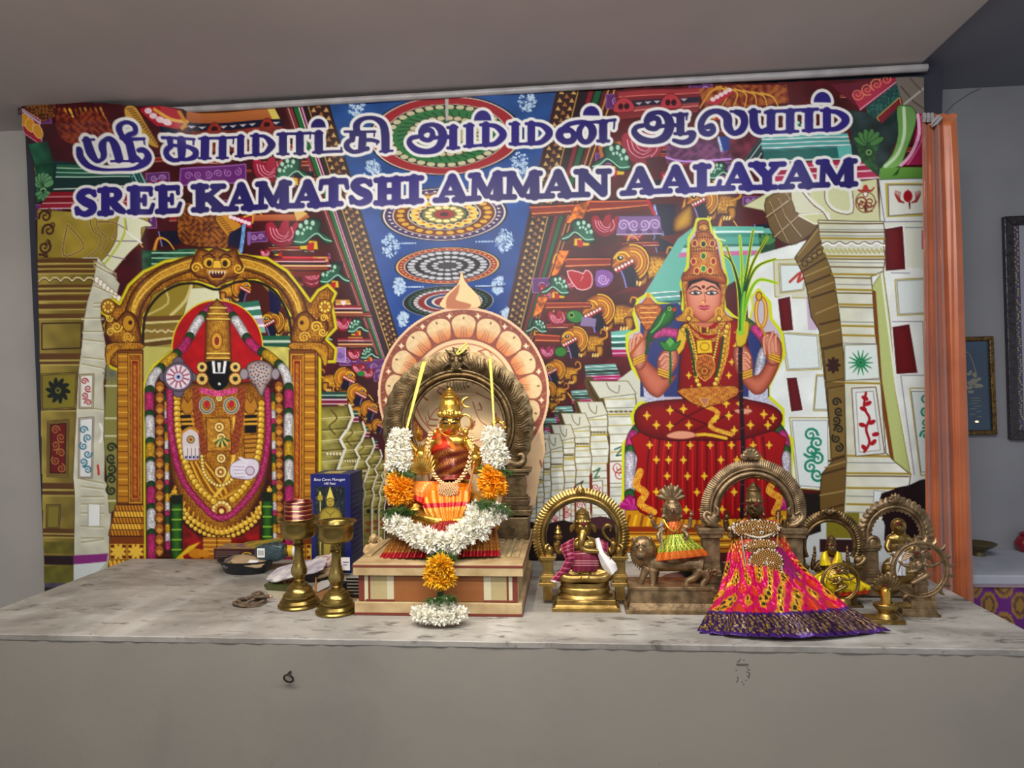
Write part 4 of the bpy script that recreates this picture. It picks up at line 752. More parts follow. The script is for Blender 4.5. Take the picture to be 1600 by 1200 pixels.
    bands(ZI((620, 1100), (800, 1090), (800, 1230), (625, 1230)), [(1, (120, 195, 180)), (.5, (225, 245, 240)), (1, (60, 140, 124)), (.5, (220, 245, 240)), (1, (40, 100, 90)), (.6, (200, 225, 220))])
    # teal cornice, leaf, behind the goddess's head
    F(ZF((380, 130), (440, 85), (740, 90), (740, 200), (540, 320), (260, 330), (240, 360)), (120, 190, 175)); bands(ZF((440, 85), (700, 85), (700, 190), (380, 200)), [(1, (110, 190, 172)), (.5, (225, 245, 238)), (1, (80, 160, 145)), (1.5, (96, 176, 160)), (.6, (60, 130, 118)), (1, (190, 220, 214)), (1, (210, 120, 170))])
    F(ZF((680, 110), (745, 110), (745, 200), (690, 190)), (58, 92, 70)); [E(900+(712+18*math.cos(a))/2.4, 320+(150+22*math.sin(a))/2.4, 3.5, 8, (90, 150, 90), a+1.57) for a in np.linspace(-2.6, -.5, 5)]
    F(ZF((740, 200), (820, 150), (800, 210), (745, 215)), (130, 190, 96))
    # receding white columns right of the middle
    crm = (214, 216, 200)
    F([(826, 700), (1010, 560), (1010, 880), (826, 880)], crm)
    cols = [((360, 400), (860, 420), (500, 480), 0)]
    X0 = [(610, 866, 30, 1), (478, 645, 190, 1), (350, 510, 280, 1), (262, 390, 370, 1), (178, 300, 440, 1), (128, 200, 480, 0), (70, 145, 560, 0), (25, 88, 600, 0), (-10, 40, 640, 0)]
    for i, (a, b, y0, big) in enumerate(X0):
        w = b-a; yb = 1060
        P = ZN((a, y0-60), (a+w*.95, y0-60), (b, y0), (b-w*.04, y0+110), (b+w*.06, y0+200), (b, y0+320), (b+w*.06, yb), (a+w*.1, yb), (a+w*.1, y0+300), (a-w*.03, y0+210), (a+w*.08, y0+120), (a-w*.1, y0))
        F(P, ((226, 228, 216), (212, 216, 212)), (110, 86, 40), 1.4, 0, tex=mottle(.05, .1, i))
        e = ZN((a-w*.42, y0-150), (a-w*.3, y0-60), (a-w*.12, y0), (a-w*.02, y0+110), (a-w*.1, y0+160), (a+w*.06, y0+290), (a+w*.04, yb))
        S(e, max(2, w/16), (106, 82, 40), 0); S([(x-1.5, y) for x, y in e], 1.2, (52, 40, 26))
        F(ZN((a-w*.4, y0-150), (b-w*.25, y0-150), (b+w*.0, y0-55), (a-w*.1, y0-20)), (220, 220, 204), (120, 110, 70), 1)
        S(ZN((a+w*.1, y0-140), (a+w*.2, y0-90), (a+w*.45, y0-60), (a+w*.5, y0-120)), 1.2, (120, 116, 90), 4)
        for k, yy in enumerate(np.linspace(y0-10, 980, 15 if i < 4 else 12)):
            S(ZN((a+w*.03, yy), (b-w*.02, yy-6)), 1.2, (140, 132, 96) if k % 3 else (186, 166, 56))
        for k in range(6): E(*ZN((a+w*(.1+.15*k), y0+85))[0], w/85+.5, 1.6, (120, 110, 70))
        S(ZN((a, y0+110), (b, y0+104)), 2.2, (190, 168, 50))
        if i < 6:
            c = ((30, 90, 80), (40, 110, 70), (50, 60, 60), (30, 110, 84), (40, 40, 50), (40, 40, 60))[i]
            S(ZN((a+w*.35, y0+380+i*14), (a+w*.65, y0+350+i*14), (a+w*.4, y0+430+i*10), (a+w*.62, y0+420+i*10)), 2, c)
            F(ZN((a+w*.2, y0+480-i*6), (a+w*.75, y0+470-i*6), (a+w*.75, y0+640-i*10), (a+w*.2, y0+640-i*10)), (226, 228, 222), (110, 90, 60), 1)
            scroll(820+(a+w*.45)/5, 620+(y0+520-i*6)/5, w/28+1, (176, 40, 50), 1.5); scroll(820+(a+w*.52)/5, 620+(y0+580-i*8)/5, w/28+1, (176, 40, 50), 1.5, -1)
        if big: F(ZN((a+w*.96, y0+330), (b+w*.1, y0+310), (b+w*.1, y0+620), (b, y0+640)), (120, 46, 26))
    F([(824, 815), (846, 820), (880, 812), (920, 822), (936, 806), (958, 818), (962, 880), (824, 880)], (44, 24, 26), None, 1, 2)
    F([(915, 812), (938, 806), (958, 812), (960, 822), (920, 826)], (84, 50, 60), None, 1, 2)
def art_pillar_right():
    crm, gr = (222, 224, 204), (232, 236, 232)
    # wall of blocks
    F(ZF((640, 200), (1320, 0), (1320, 1050), (640, 1060)), gr, tex=mottle(.03, .05))
    F(ZL((860, 670), (1145, 665), (1145, 1200), (860, 1200)), (224, 228, 214))
    O, Bl = (176, 160, 60), (150, 150, 170)
    def blk(P, fill=(224, 232, 230)):
        F(ZF(*P), gr, O, 1.6); c = np.mean(P, 0); F(ZF(*[(p[0]+(c[0]-p[0])*.1, p[1]+(c[1]-p[1])*.07) for p in P]), fill, (130, 124, 120), 1.)
    F(ZF((740, 210), (870, 205), (870, 350), (745, 345)), (214, 214, 196), O, 1.4); blk(((760, 225), (870, 225), (850, 320), (765, 330)))
    S(ZF((800, 290), (840, 255), (830, 290), (860, 265)), 4, (190, 70, 50), 3)
    for P in (((770, 480), (905, 490), (915, 615), (790, 620)), ((800, 800), (945, 800), (950, 1070), (830, 1060)), ((900, 640), (940, 640), (945, 770), (890, 770))): blk(P)
    for P in (((755, 355), (800, 345), (812, 470), (768, 475)), ((788, 650), (825, 648), (848, 770), (805, 775)), ((1150, 95), (1215, 85), (1225, 245), (1155, 250)), ((1180, 460), (1240, 450), (1270, 630), (1195, 635))): F(ZF(*P), (124, 26, 34), gr, 2.5, sh=((96, 18, 26), 5)); F(ZF(*P), (124, 26, 34), (90, 84, 90), .8, al=.0)
    F(ZF((860, 345), (905, 360), (900, 470), (868, 470)), (206, 186, 206)); F(ZF((1285, 100), (1305, 100), (1305, 175), (1285, 170)), (206, 130, 160))
    blk(((1190, 285), (1305, 280), (1305, 410), (1200, 415))); 
    for a in ((1200, 0, 1200, 60), (1160, 20, 1230, 70), (1225, 90, 1290, 90), (1240, 260, 1175, 258), (1180, 440, 1290, 440), (1290, 440, 1300, 690), (1215, 640, 1300, 640), (1210, 640, 1260, 1010)): S(ZF((a[0], a[1]), (a[2], a[3])), 1.4, (150, 148, 160))
    F(ZF((1100, 320), (1145, 250), (1170, 440), (1190, 700), (1245, 1010), (1180, 960), (1130, 660)), (196, 206, 140), (140, 120, 60), 1); S(ZF((1112, 330), (1135, 660), (1180, 960)), 6, (140, 84, 34)); S(ZF((1140, 260), (1165, 460), (1195, 700), (1250, 1000)), 3, (236, 240, 226))
    blk(((1245, 690), (1312, 690), (1316, 1010), (1285, 1010)))
    for k in range(4): scroll(900+(1300)/2.4, 320+(730+44*k)/2.4, 8, (40, 150, 120), 3.4, 1 if k % 2 else -1, 1.4, k)
    for k in range(6): scroll(900+(888+(14 if k % 2 else -10))/2.4, 320+(862+30*k)/2.4, 11, (44, 146, 116), 4, 1 if k % 2 else -1, 1.4, k*1.3)
    # upper blocks with lotus
    F(ZL((855, 672), (1135, 665), (1135, 920), (890, 920)), (226, 230, 222), (100, 90, 130), 1); F(ZL((890, 690), (1135, 690), (1135, 890), (900, 895)), (196, 180, 90)); F(ZL((910, 705), (1135, 705), (1135, 870), (915, 885)), (226, 228, 218), (90, 80, 110), 1)
    E(1414.5, 309, 7, 9, (170, 26, 44)); F(ZL((1003, 765), (1024, 728), (1045, 765)), (170, 26, 44)); S(ZL((1034, 810), (1034, 845)), 3, (110, 20, 24), w2=1.5)
    for s in (-1, 1):
        for k in range(4): S(ZL((1024+s*(25+9*k), 808-2*k), (1024+s*(48+9*k), 790-10*k), (1024+s*(45+9*k), 745-3*k)), 2.6, (166, 60, 50), 3, 1)
    # corbel and capital
    F(ZL((40, 830), (190, 745), (300, 700), (420, 700), (640, 690), (840, 665), (860, 920), (560, 915), (420, 930), (300, 1000), (160, 850)), (216, 218, 176), (120, 100, 60), 1.2)
    F(ZL((180, 780), (330, 740), (360, 850), (500, 930), (420, 1010), (330, 1055), (240, 1010), (190, 920)), ((146, 120, 80), (120, 96, 60)), (66, 44, 24), 1.4, 3)
    for P in (((190, 890), (350, 760)), ((230, 1010), (380, 880)), ((200, 800), (240, 900), (310, 1040)), ((255, 780), (290, 880), (390, 1010)), ((180, 890), (320, 790), (300, 750))): S(ZL(*P), 2, (206, 186, 150)); S([(x, y+1.6) for x, y in ZL(*P)], .9, (70, 46, 26))
    F(ZL((330, 740), (420, 740), (470, 830), (530, 860), (380, 870), (350, 830)), (222, 222, 196), (110, 80, 60), 1.4, 2); F(ZL((380, 880), (550, 870), (560, 915), (470, 930)), (214, 216, 170), (240, 240, 230), 2)
    S(ZL((540, 730), (545, 800), (600, 850), (690, 855), (685, 735)), 5, (236, 236, 226), 3); S(ZL((530, 730), (535, 800), (595, 860), (700, 865), (697, 735)), 1.2, (120, 80, 60), 3); S(ZL((405, 740), (470, 810), (520, 850), (560, 910)), 5, (236, 236, 226), 3); S(ZL((398, 745), (460, 818), (515, 858), (550, 912)), 1.2, (110, 70, 50), 3)
    for s in (-1, 1):
        for k in range(2): scroll(1150+(776+s*(28-8*k))/3.871, 110+(800+26*k)/3.871, 9, (150, 70, 50), 2.4, s, 1.3, k)
        S(ZL((776, 720), (776+s*30, 735), (776+s*50, 715)), 4, (176, 50, 50), 3, 2)
    E(1350.5, 296, 4, 6, (196, 60, 56)); E(1350.5, 304, 3, 4, (240, 236, 226), ol=(150, 60, 50)); S(ZL((776, 820), (776, 865)), 3, (90, 60, 40), w2=1); R(1350.5, 317, 15, 16, 1.6, (140, 96, 60))
    # olive side of the shaft, stepping down
    F(ZF((905, 80), (820, 200), (850, 260), (865, 320), (880, 420), (910, 470), (920, 560), (935, 700), (960, 960), (920, 1010), (905, 1200), (1010, 1200), (1010, 960), (1000, 560), (990, 480), (960, 260), (930, 190), (910, 110)), ((136, 110, 54), (122, 96, 50)), (60, 40, 20), 1.4)
    for i, (x0, y0, x1, y1) in enumerate(((830, 190, 915, 80), (840, 215, 925, 130), (830, 225, 930, 170), (850, 250, 935, 200), (855, 270, 950, 230), (860, 300, 955, 262), (868, 330, 965, 290), (880, 350, 968, 322), (895, 410, 985, 372), (910, 450, 990, 430), (912, 490, 1000, 465), (920, 540, 1000, 520), (930, 660, 1005, 665), (945, 960, 1010, 940), (930, 985, 1010, 960), (920, 1010, 1005, 985), (905, 1090, 1005, 1070), (905, 1150, 1005, 1120))): S(ZF((x0, y0), (x1, y1)), 3 if i % 2 else 2, (82, 56, 26) if i % 2 else (176, 150, 96))
    for k in range(4): R(900+(855+18*k)/2.4, 320+(222-14*k)/2.4, 4.5, 4.5, 1.6, (70, 46, 22))
    F(ZF((925, 545), (995, 530), (1000, 650), (935, 665)), (134, 112, 56), (60, 40, 20), 1); [E(900+(960+13*math.cos(a))/2.4, 320+(602+17*math.sin(a))/2.4, 6, 3, (66, 30, 24), a) for a in np.arange(0, 6.2, .785)]
    F(ZF((940, 690), (1000, 680), (1005, 935), (955, 950)), (136, 112, 58), (70, 46, 24), 1.2)
    for k in range(6): scroll(900+(976+(5 if k % 2 else -5))/2.4, 320+(740+34*k)/2.4, 7, (40, 34, 26), 3, 1 if k % 2 else -1, 1.4, k)
    # white side of the shaft
    F(ZF((905, 62), (1145, 68), (1150, 120), (1145, 160), (1152, 200), (1145, 250), (1100, 270), (1105, 320), (1115, 480), (1125, 560), (1135, 660), (1155, 930), (1185, 960), (1245, 1010), (1240, 1050), (1200, 1200), (1000, 1200), (1010, 960), (1000, 560), (985, 420), (965, 280), (935, 200), (910, 120)), ((206, 206, 180), (242, 244, 240), 'h'), (100, 84, 50), 1.4, tex=mottle(.03, .06))
    for y, x0, x1, c in ((72, 908, 1145, 0), (95, 910, 1146, 1), (104, 910, 1148, 0), (118, 912, 1148, 1), (128, 915, 1150, 2), (195, 935, 1150, 2), (205, 938, 1150, 0), (218, 942, 1148, 1), (235, 948, 1146, 0), (262, 955, 1120, 2), (275, 960, 1102, 0), (300, 966, 1102, 1), (320, 970, 1104, 2), (332, 975, 1104, 0), (375, 982, 1106, 2), (385, 984, 1108, 0), (440, 988, 1112, 1), (455, 990, 1112, 2), (490, 995, 1116, 2), (520, 1000, 1118, 1), (655, 1003, 1135, 1), (668, 1003, 1136, 2), (940, 1010, 1170, 2), (965, 1010, 1190, 1), (1005, 1010, 1245, 2), (1015, 1010, 1240, 0), (1060, 1010, 1230, 2), (1090, 1010, 1110, 1), (1120, 1010, 1110, 2), (1150, 1010, 1110, 1)):
        S(ZF((x0, y), (x1, y+2)), (2., 1.4, 3.2)[c], ((120, 96, 50), (150, 150, 150), (176, 152, 56))[c])
    sc = [(920+i*11.5, 160-15*abs(math.sin(i*.78+.4))) for i in range(21)]; S(ZF(*sc), 3.2, (248, 248, 244)); S([(x, y-2.2) for x, y in ZF(*sc)], 1.2, (96, 72, 40)); 
    for k in range(40): E(900+(925+k*5.6)/2.4, 320+(176+6*math.sin(k*2.1))/2.4, 1.6, 2.4, (196, 190, 130))
    F(ZF((1003, 528), (1122, 525), (1132, 650), (1005, 658)), (228, 236, 230), (130, 120, 90), 1.2)
    for k in range(14): a = k*.4488; S([(1342.5+5*math.cos(a), 567+5*math.sin(a)), (1342.5+19*math.cos(a), 567+19*math.sin(a))], 3.4, (40, 146, 96), w2=1.2)
    E(1342.5, 567, 3, 3, (30, 120, 80))
    F(ZF((1030, 690), (1118, 685), (1150, 930), (1045, 940)), (224, 230, 226), (130, 90, 60), 1.5); F(ZF((1045, 705), (1108, 700), (1135, 918), (1058, 925)), (234, 236, 232), (150, 140, 130), 1)
    S(ZF((1082, 705), (1075, 760), (1095, 800), (1082, 840), (1095, 890), (1075, 925)), 4, (176, 26, 40), 4); 
    for x, y, a in ((1078, 725, .5), (1090, 745, -.5), (1072, 765, .4), (1105, 815, -.5), (1068, 825, .3), (1110, 890, -.8), (1075, 910, .8), (1118, 860, -.2)): E(*ZF((x, y))[0], 6, 3.4, (180, 28, 44), a)
    F(ZF((1112, 1070), (1160, 1075), (1155, 1160), (1110, 1150)), (230, 236, 236), (150, 140, 130), 1)
    # dark torn patches at the bottom
    F(ZF((1140, 1180), (1160, 1120), (1190, 1060), (1240, 1050), (1280, 1030), (1330, 1020), (1330, 1400), (1140, 1400)), (40, 24, 26), None, 1, 0, tex=mottle(.15, .1))
    F(ZF((862, 1085), (910, 1080), (918, 1200), (860, 1210)), (38, 30, 24)); F([(1240, 812), (1370, 812), (1460, 815), (1460, 940), (1240, 940)], (206, 210, 210)); F([(1250, 770), (1278, 772), (1282, 830), (1252, 840)], (40, 30, 26))
    F([(1290, 800), (1340, 800), (1340, 840), (1290, 840)], (140, 130, 40)); F([(1280, 842), (1352, 842), (1352, 862), (1280, 862)], (60, 26, 34))
    F([(1375, 770), (1450, 770), (1450, 860), (1385, 850), (1380, 820)], (44, 24, 30), None, 1, 3)
def art_goddess():
    YL = (216, 222, 40)
    SK = ((232, 168, 140), (214, 130, 104)); SD = (150, 74, 56)
    out = [(455, 62), (490, 62), (500, 100), (535, 150), (548, 240), (560, 290), (545, 330), (550, 390), (580, 420), (610, 440), (650, 440), (665, 390), (660, 350), (680, 325), (720, 370), (725, 430), (765, 480), (775, 560), (755, 600), (715, 680), (715, 720), (770, 770), (770, 830), (760, 850), (805, 880), (800, 990), (805, 1200), (165, 1200), (180, 1090), (180, 900), (225, 840), (212, 790), (235, 750), (290, 735), (250, 660), (215, 610), (195, 540), (195, 490), (235, 470), (220, 410), (235, 360), (270, 340), (300, 375), (345, 380), (375, 410), (400, 400), (405, 330), (395, 300), (420, 230), (425, 130), (445, 100)]
    # throne cushions behind
    F(ZF(*out), YL, None, 1, grow=4)
    F(ZF(*[(p[0]+(485-p[0])*.012, p[1]) for p in out]), (206, 196, 206), None)
    F(ZF((240, 380), (380, 370), (420, 450), (560, 430), (640, 440), (720, 500), (720, 720), (240, 720)), (60, 72, 130)); 
    garl(ZF((245, 560), (275, 500), (330, 478), (395, 490)), 15, [(1.4, (206, 90, 150)), (.5, (60, 110, 60)), (2, (210, 80, 150))], 3); garl(ZF((630, 440), (670, 470), (705, 520), (690, 580), (680, 640)), 15, [(1, (90, 130, 70)), (1.6, (214, 80, 150)), (.5, (60, 110, 60)), (2, (206, 206, 220))], 4)
    F(ZF((250, 650), (320, 650), (330, 740), (255, 740)), (206, 206, 220), tex=filig(1., (150, 150, 180), (240, 240, 250), 3)); F(ZF((640, 650), (715, 650), (715, 740), (645, 740)), (206, 206, 220), tex=filig(1., (150, 150, 180), (240, 240, 250), 5))
    for x0, m in ((205, 1), (780, -1)):
        garl(ZF((x0+25*m, 840), (x0, 890), (x0-4*m, 1000), (x0-4*m, 1120)), 17, [(1, (60, 110, 60)), (2, (206, 70, 150)), (.8, (60, 120, 60)), (5, (214, 210, 224)), (.8, (60, 120, 60)), (.5, (196, 50, 140))], 7)
        for k in range(9): a = math.pi*(.05+.9*k/8); E(900+(x0-2*m+22*math.cos(a))/2.4, 320+(1125-16*math.sin(a)+10)/2.4, 9, 3.8, (206, 70, 160) if k % 2 else (170, 30, 120), -a)
    # throne base (gold)
    F(ZF((185, 1145), (800, 1145), (800, 1300), (185, 1300)), (206, 150, 30), GD, 1); 
    for k in range(24): S(ZF((200+25*k, 1165), (190+26*k, 1200)), 4, (236, 190, 50) if k % 2 else (150, 90, 20))
    F(ZF((185, 1205), (800, 1205), (800, 1225), (185, 1225)), (150, 60, 20)); F(ZF((185, 1225), (800, 1225), (800, 1300), (185, 1300)), ((226, 176, 44), (150, 92, 20)))
    for y, c in ((1232, (120, 56, 14)), (1244, (246, 210, 90)), (1258, (110, 50, 12)), (1272, (240, 200, 80)), (1286, (120, 56, 14))): S(ZF((185, y), (800, y)), 2.2, c)
    RD = (178, 16, 24)
    # skirt
    F(ZF((245, 850), (740, 850), (765, 950), (770, 1060), (745, 1160), (620, 1170), (500, 1175), (360, 1170), (240, 1150), (222, 1050), (232, 950)), (RD, (150, 8, 16)), (90, 0, 10), 1.2, 3)
    rs = random.Random(3)
    for k in range(13): x = 265+37*k; S(ZF((x+(490-x)*.06, 870), (x, 1000), (x+rs.uniform(-10, 10), 1165)), 4, (120, 4, 14), 4, 1.5)
    for k in range(12): x = 285+37*k; S(ZF((x+(490-x)*.06, 870), (x, 1000), (x+4, 1160)), 1.6, (214, 50, 50), 4)
    def star(x, y, r):
        for a in (0, .785, 1.571, 2.356): S([(x-r*math.cos(a)*(1 if a in (0, 1.571) else .6), y-r*math.sin(a)*(1.2 if a in (0, 1.571) else .6)), (x+r*math.cos(a)*(1 if a in (0, 1.571) else .6), y+r*math.sin(a)*(1.2 if a in (0, 1.571) else .6))], r*.42, (238, 206, 60))
    for y, xs in ((900, (275, 345, 425, 500, 580, 660, 720)), (955, (300, 345, 400, 540, 600, 690)), (1015, (340, 415, 478, 545, 620, 680, 740)), (1075, (300, 375, 450, 590, 650)), (1140, (330, 410, 470, 545, 615))): [star(900+x/2.4, 320+y/2.4, 4.6) for x in xs]
    for P in (((240, 1000), (225, 1050), (260, 1080), (240, 1120), (290, 1150)), ((745, 1030), (720, 1070), (760, 1100), (740, 1150))): S(ZF(*P), 11, (226, 190, 50), 3, tex=filig(.7, (190, 60, 20), (250, 226, 100), 1))
    # crossed legs
    F(ZF((220, 790), (250, 750), (330, 735), (420, 730), (560, 720), (650, 735), (730, 755), (768, 790), (750, 835), (680, 860), (600, 880), (440, 880), (330, 880), (240, 850)), (RD, (140, 8, 16)), (80, 0, 8), 1.4, 3, ((110, 4, 12), 8))
    for P in (((330, 750), (430, 800), (560, 850)), ((640, 745), (540, 800), (430, 850)), ((480, 760), (420, 790), (360, 830))): S(ZF(*P), 3, (110, 4, 12), 4)
    S(ZF((470, 750), (530, 780), (500, 830), (580, 860)), 7, (232, 196, 60), 4, tex=filig(.8, (190, 90, 20), (250, 226, 110), 3)); S(ZF((390, 870), (480, 860), (560, 875)), 5, (232, 196, 60), 3)
    for x, y in ((265, 790), (300, 825), (350, 770), (350, 828), (400, 765), (420, 825), (455, 740), (520, 800), (570, 790), (590, 845), (640, 770), (650, 825), (700, 785), (715, 825), (735, 800), (560, 745), (610, 745)): star(900+x/2.4, 320+y/2.4, 5)
    F(ZF((340, 862), (380, 848), (430, 852), (445, 866), (400, 876), (350, 872)), SK[0], SD, 1, 3); F(ZF((590, 770), (640, 765), (655, 775), (620, 785)), SK[0], SD, 1, 3)
    # torso: blouse and sari
    F(ZF((385, 470), (440, 430), (560, 425), (620, 450), (640, 560), (620, 640), (600, 720), (400, 725), (385, 650), (390, 560)), (RD, (150, 10, 18)), (80, 0, 10), 1.2, 3, ((120, 4, 14), 7))
    F(ZF((385, 470), (420, 450), (400, 540), (370, 560)), (226, 190, 60), (110, 60, 10), 1, 2); S(ZF((570, 450), (560, 560), (520, 680), (480, 740)), 6, (226, 186, 50), 4, tex=filig(.9, (180, 60, 20), (250, 220, 100), 2)); [star(900+x/2.4, 320+y/2.4, 4) for x, y in ((600, 480), (595, 530), (580, 590), (570, 640), (540, 690), (430, 690), (420, 640))]
    # arms
    for P, w in ((((400, 500, 1.1), (300, 560, 1.), (245, 600, 1.)), 0),):
        pass
    F(ZF((215, 580), (250, 575), (300, 620), (350, 650), (372, 640), (330, 700), (300, 720), (255, 680)), SK[1], SD, 1.2, 3, (SD, 5)); F(ZF((205, 520), (230, 500), (262, 510), (262, 590), (232, 620), (205, 570)), SK[0], SD, 1.2, 3, (SD, 5))
    F(ZF((720, 585), (760, 580), (740, 640), (700, 700), (660, 705), (615, 650), (640, 640), (680, 640)), SK[1], SD, 1.2, 3, (SD, 5)); F(ZF((690, 500), (730, 480), (765, 520), (762, 590), (722, 600), (708, 560)), SK[0], SD, 1.2, 3, (SD, 5))
    F(ZF((305, 590), (330, 545), (370, 540), (378, 590), (350, 640), (320, 650)), SK[0], SD, 1.2, 3, (SD, 5)); F(ZF((590, 540), (630, 530), (655, 580), (650, 640), (610, 640), (592, 600)), SK[0], SD, 1.2, 3, (SD, 5))
    for P in (((215, 600), (255, 582)), ((720, 575), (760, 590)), ((308, 635), (350, 650)), ((612, 655), (655, 640))):
        for k in range(3): q = [(x, y-4*k) for x, y in ZF(*P)]; S(q, 3.6, (150, 84, 20)); S(q, 2.2, (240, 200, 70))
    for P in (((228, 520), (205, 510), (203, 550)), ((240, 510), (222, 490), (212, 545)), ((248, 500), (238, 485), (226, 530)), ((715, 490), (700, 505), (705, 560)), ((735, 480), (720, 520), (722, 560)), ((750, 490), (745, 500), (748, 550)), ((355, 570), (330, 560), (312, 580)), ((358, 585), (335, 578), (318, 598)), ((360, 600), (340, 598), (322, 612)), ((600, 560), (635, 555), (648, 575)), ((600, 578), (632, 575), (648, 592)), ((602, 596), (632, 596), (645, 610))):
        S(ZF(*P), 4.6, SD, 3); S(ZF(*P), 3.4, (236, 172, 146), 3)
    # necklaces
    for P, w, c in ((((430, 440), (470, 475), (520, 475), (550, 440)), 9, 1), (((415, 460), (470, 505), (520, 505), (565, 460)), 5, 0)): S(ZF(*P), w, (214, 160, 50), 5, tex=filig(.9, (130, 60, 20), (250, 216, 110), 3))
    F(ZF((450, 510), (505, 508), (508, 555), (453, 558)), (236, 200, 40), (130, 80, 10), 1.4); R(900+480/2.4, 320+533/2.4, 7, 6, 1.5, (170, 120, 20)); F(ZF((458, 440), (495, 440), (495, 480), (460, 480)), (222, 180, 70), GD, 1); F(ZF((468, 460), (486, 460), (486, 480), (468, 480)), (120, 50, 20))
    for P, r in ((((400, 470), (430, 520), (440, 600), (455, 670), (490, 705), (520, 670), (540, 590), (555, 500), (565, 455)), 3.6), (((420, 460), (440, 520), (455, 600), (480, 640), (510, 590), (535, 470)), 2.)): beads(ZF(*P), r, (236, 190, 60), r*2.1, hi=(250, 236, 170))
    beads(ZF((410, 470), (432, 560), (445, 640)), 1.8, (40, 100, 50), 4); beads(ZF((548, 500), (535, 590), (520, 650)), 1.8, (40, 100, 50), 4)
    F(ZF((455, 570), (505, 570), (515, 620), (480, 660), (448, 620)), (186, 96, 40), (240, 200, 90), 1.2, 2, tex=filig(.9, (130, 30, 20), (240, 190, 80), 3)); E(1099.5, 580, 6, 6, (200, 140, 50), ol=GD); E(1099.5, 580, 2.5, 2.5, (170, 20, 30))
    F(ZF((395, 690), (590, 680), (595, 715), (480, 760), (395, 715)), (206, 140, 46), (110, 40, 10), 1, 2, tex=filig(.8, (150, 40, 24), (246, 206, 90), 6)); F(ZF((462, 725), (498, 725), (480, 755)), (190, 130, 110), (240, 200, 90), 1)
    # neck, head, crown, ears
    F(ZF((445, 405), (505, 405), (520, 440), (480, 462), (435, 440)), SK[1], None, 1, 2)
    F(ZF((395, 270), (430, 260), (530, 260), (560, 280), (550, 400), (585, 430), (545, 440), (415, 440), (370, 430), (405, 395)), (206, 150, 46), (120, 60, 14), 1, 3, tex=filig(.7, (140, 60, 30), (246, 206, 90), 8))
    F(ZF((412, 330), (420, 290), (475, 270), (530, 290), (540, 330), (535, 385), (505, 425), (478, 438), (450, 425), (420, 388)), ((240, 182, 152), (226, 146, 120)), SD, 1.2, 3, ((190, 100, 80), 5))
    F(ZF((412, 325), (420, 290), (475, 268), (530, 290), (540, 325), (520, 300), (475, 285), (432, 300)), (34, 18, 18))
    for x, m in ((446, -1), (506, 1)):
        S(ZF((x-m*18, 318), (x, 308), (x+m*22, 320)), 2.6, (30, 14, 14), 4, 1.2); F(ZF((x-21, 333), (x, 326), (x+21, 332), (x, 338)), (240, 232, 228), (30, 14, 14), 1.3, 2); E(900+x/2.4, 320+332/2.4, 3., 2.6, (26, 14, 12)); E(900+x/2.4+.8, 320+330/2.4, .9, .9, (255, 255, 255))
    E(900+475/2.4, 320+310/2.4, 2.6, 2.6, (120, 16, 20)); S(ZF((478, 330), (482, 360), (470, 366)), 1.3, (190, 104, 84), 3); E(900+476/2.4, 320+364/2.4, 4, 2, (206, 120, 96)); E(1097, 473, 1.8, 1.8, (250, 220, 120))
    F(ZF((456, 385), (470, 380), (478, 384), (486, 380), (500, 385), (478, 396)), (190, 40, 70), (140, 20, 40), .6, 2); S(ZF((458, 386), (478, 388), (498, 386)), .9, (250, 230, 230), 3)
    for x in (420, 533): R(900+x/2.4, 320+408/2.4, 5, 8, 3.4, (226, 176, 60)); E(900+x/2.4, 320+428/2.4, 3.5, 3.5, (240, 200, 90), ol=GD)
    CR = [(398, 290), (402, 260), (425, 240), (428, 150), (442, 130), (452, 105), (455, 70), (475, 62), (492, 70), (497, 105), (515, 130), (525, 160), (540, 240), (555, 270), (552, 300), (475, 275)]
    F(ZF(*CR), (208, 140, 50), (130, 60, 16), 1.2, 2, ((150, 60, 24), 6), tex=filig(.62, (166, 66, 36), (246, 204, 96), 5))
    for y, a, b in ((108, 450, 500), (128, 442, 514), (165, 430, 524), (178, 430, 526), (268, 405, 550)): S(ZF((a, y), (475, y-3), (b, y)), 3.4, (246, 206, 90), 3); beads(ZF((a, y), (475, y-3), (b, y)), 1.2, (180, 40, 40), 4)
    for x, y, c in ((475, 195, (40, 120, 60)), (475, 242, (40, 150, 80)), (438, 215, (170, 30, 40)), (512, 215, (170, 30, 40)), (475, 150, (20, 60, 30)), (450, 250, (170, 30, 40)), (500, 250, (170, 30, 40)), (508, 148, (150, 30, 40)), (442, 148, (150, 30, 40))): E(900+x/2.4, 320+y/2.4, 3.4, 4.4, c, ol=(250, 220, 120), ow=1.3)
    E(1098, 357, 7, 5, (220, 160, 60), ol=GD, tex=filig(1.2, (150, 80, 20), (250, 210, 100), 1)); 
    S(ZF((515, 95), (520, 125), (555, 138)), 2, (240, 240, 190), 3)
    # mace, parrot, lotus bud, loop, sugarcane
    S(ZF((268, 430), (258, 490), (205, 560)), 4, (186, 96, 30)); F(ZF((222, 395), (235, 375), (300, 375), (318, 395), (300, 430), (288, 460), (262, 470), (245, 440)), (186, 90, 30), (90, 34, 10), 1.2, 2, tex=filig(.9, (140, 50, 20), (240, 176, 70), 2)); F(ZF((245, 375), (268, 345), (295, 375)), (206, 120, 40), GD, 1); E(*ZF((270, 342))[0], 3, 4, (226, 160, 60))
    for k in range(4): S(ZF((240, 388+18*k), (302-2*k, 388+18*k)), 1.4, (250, 206, 110))
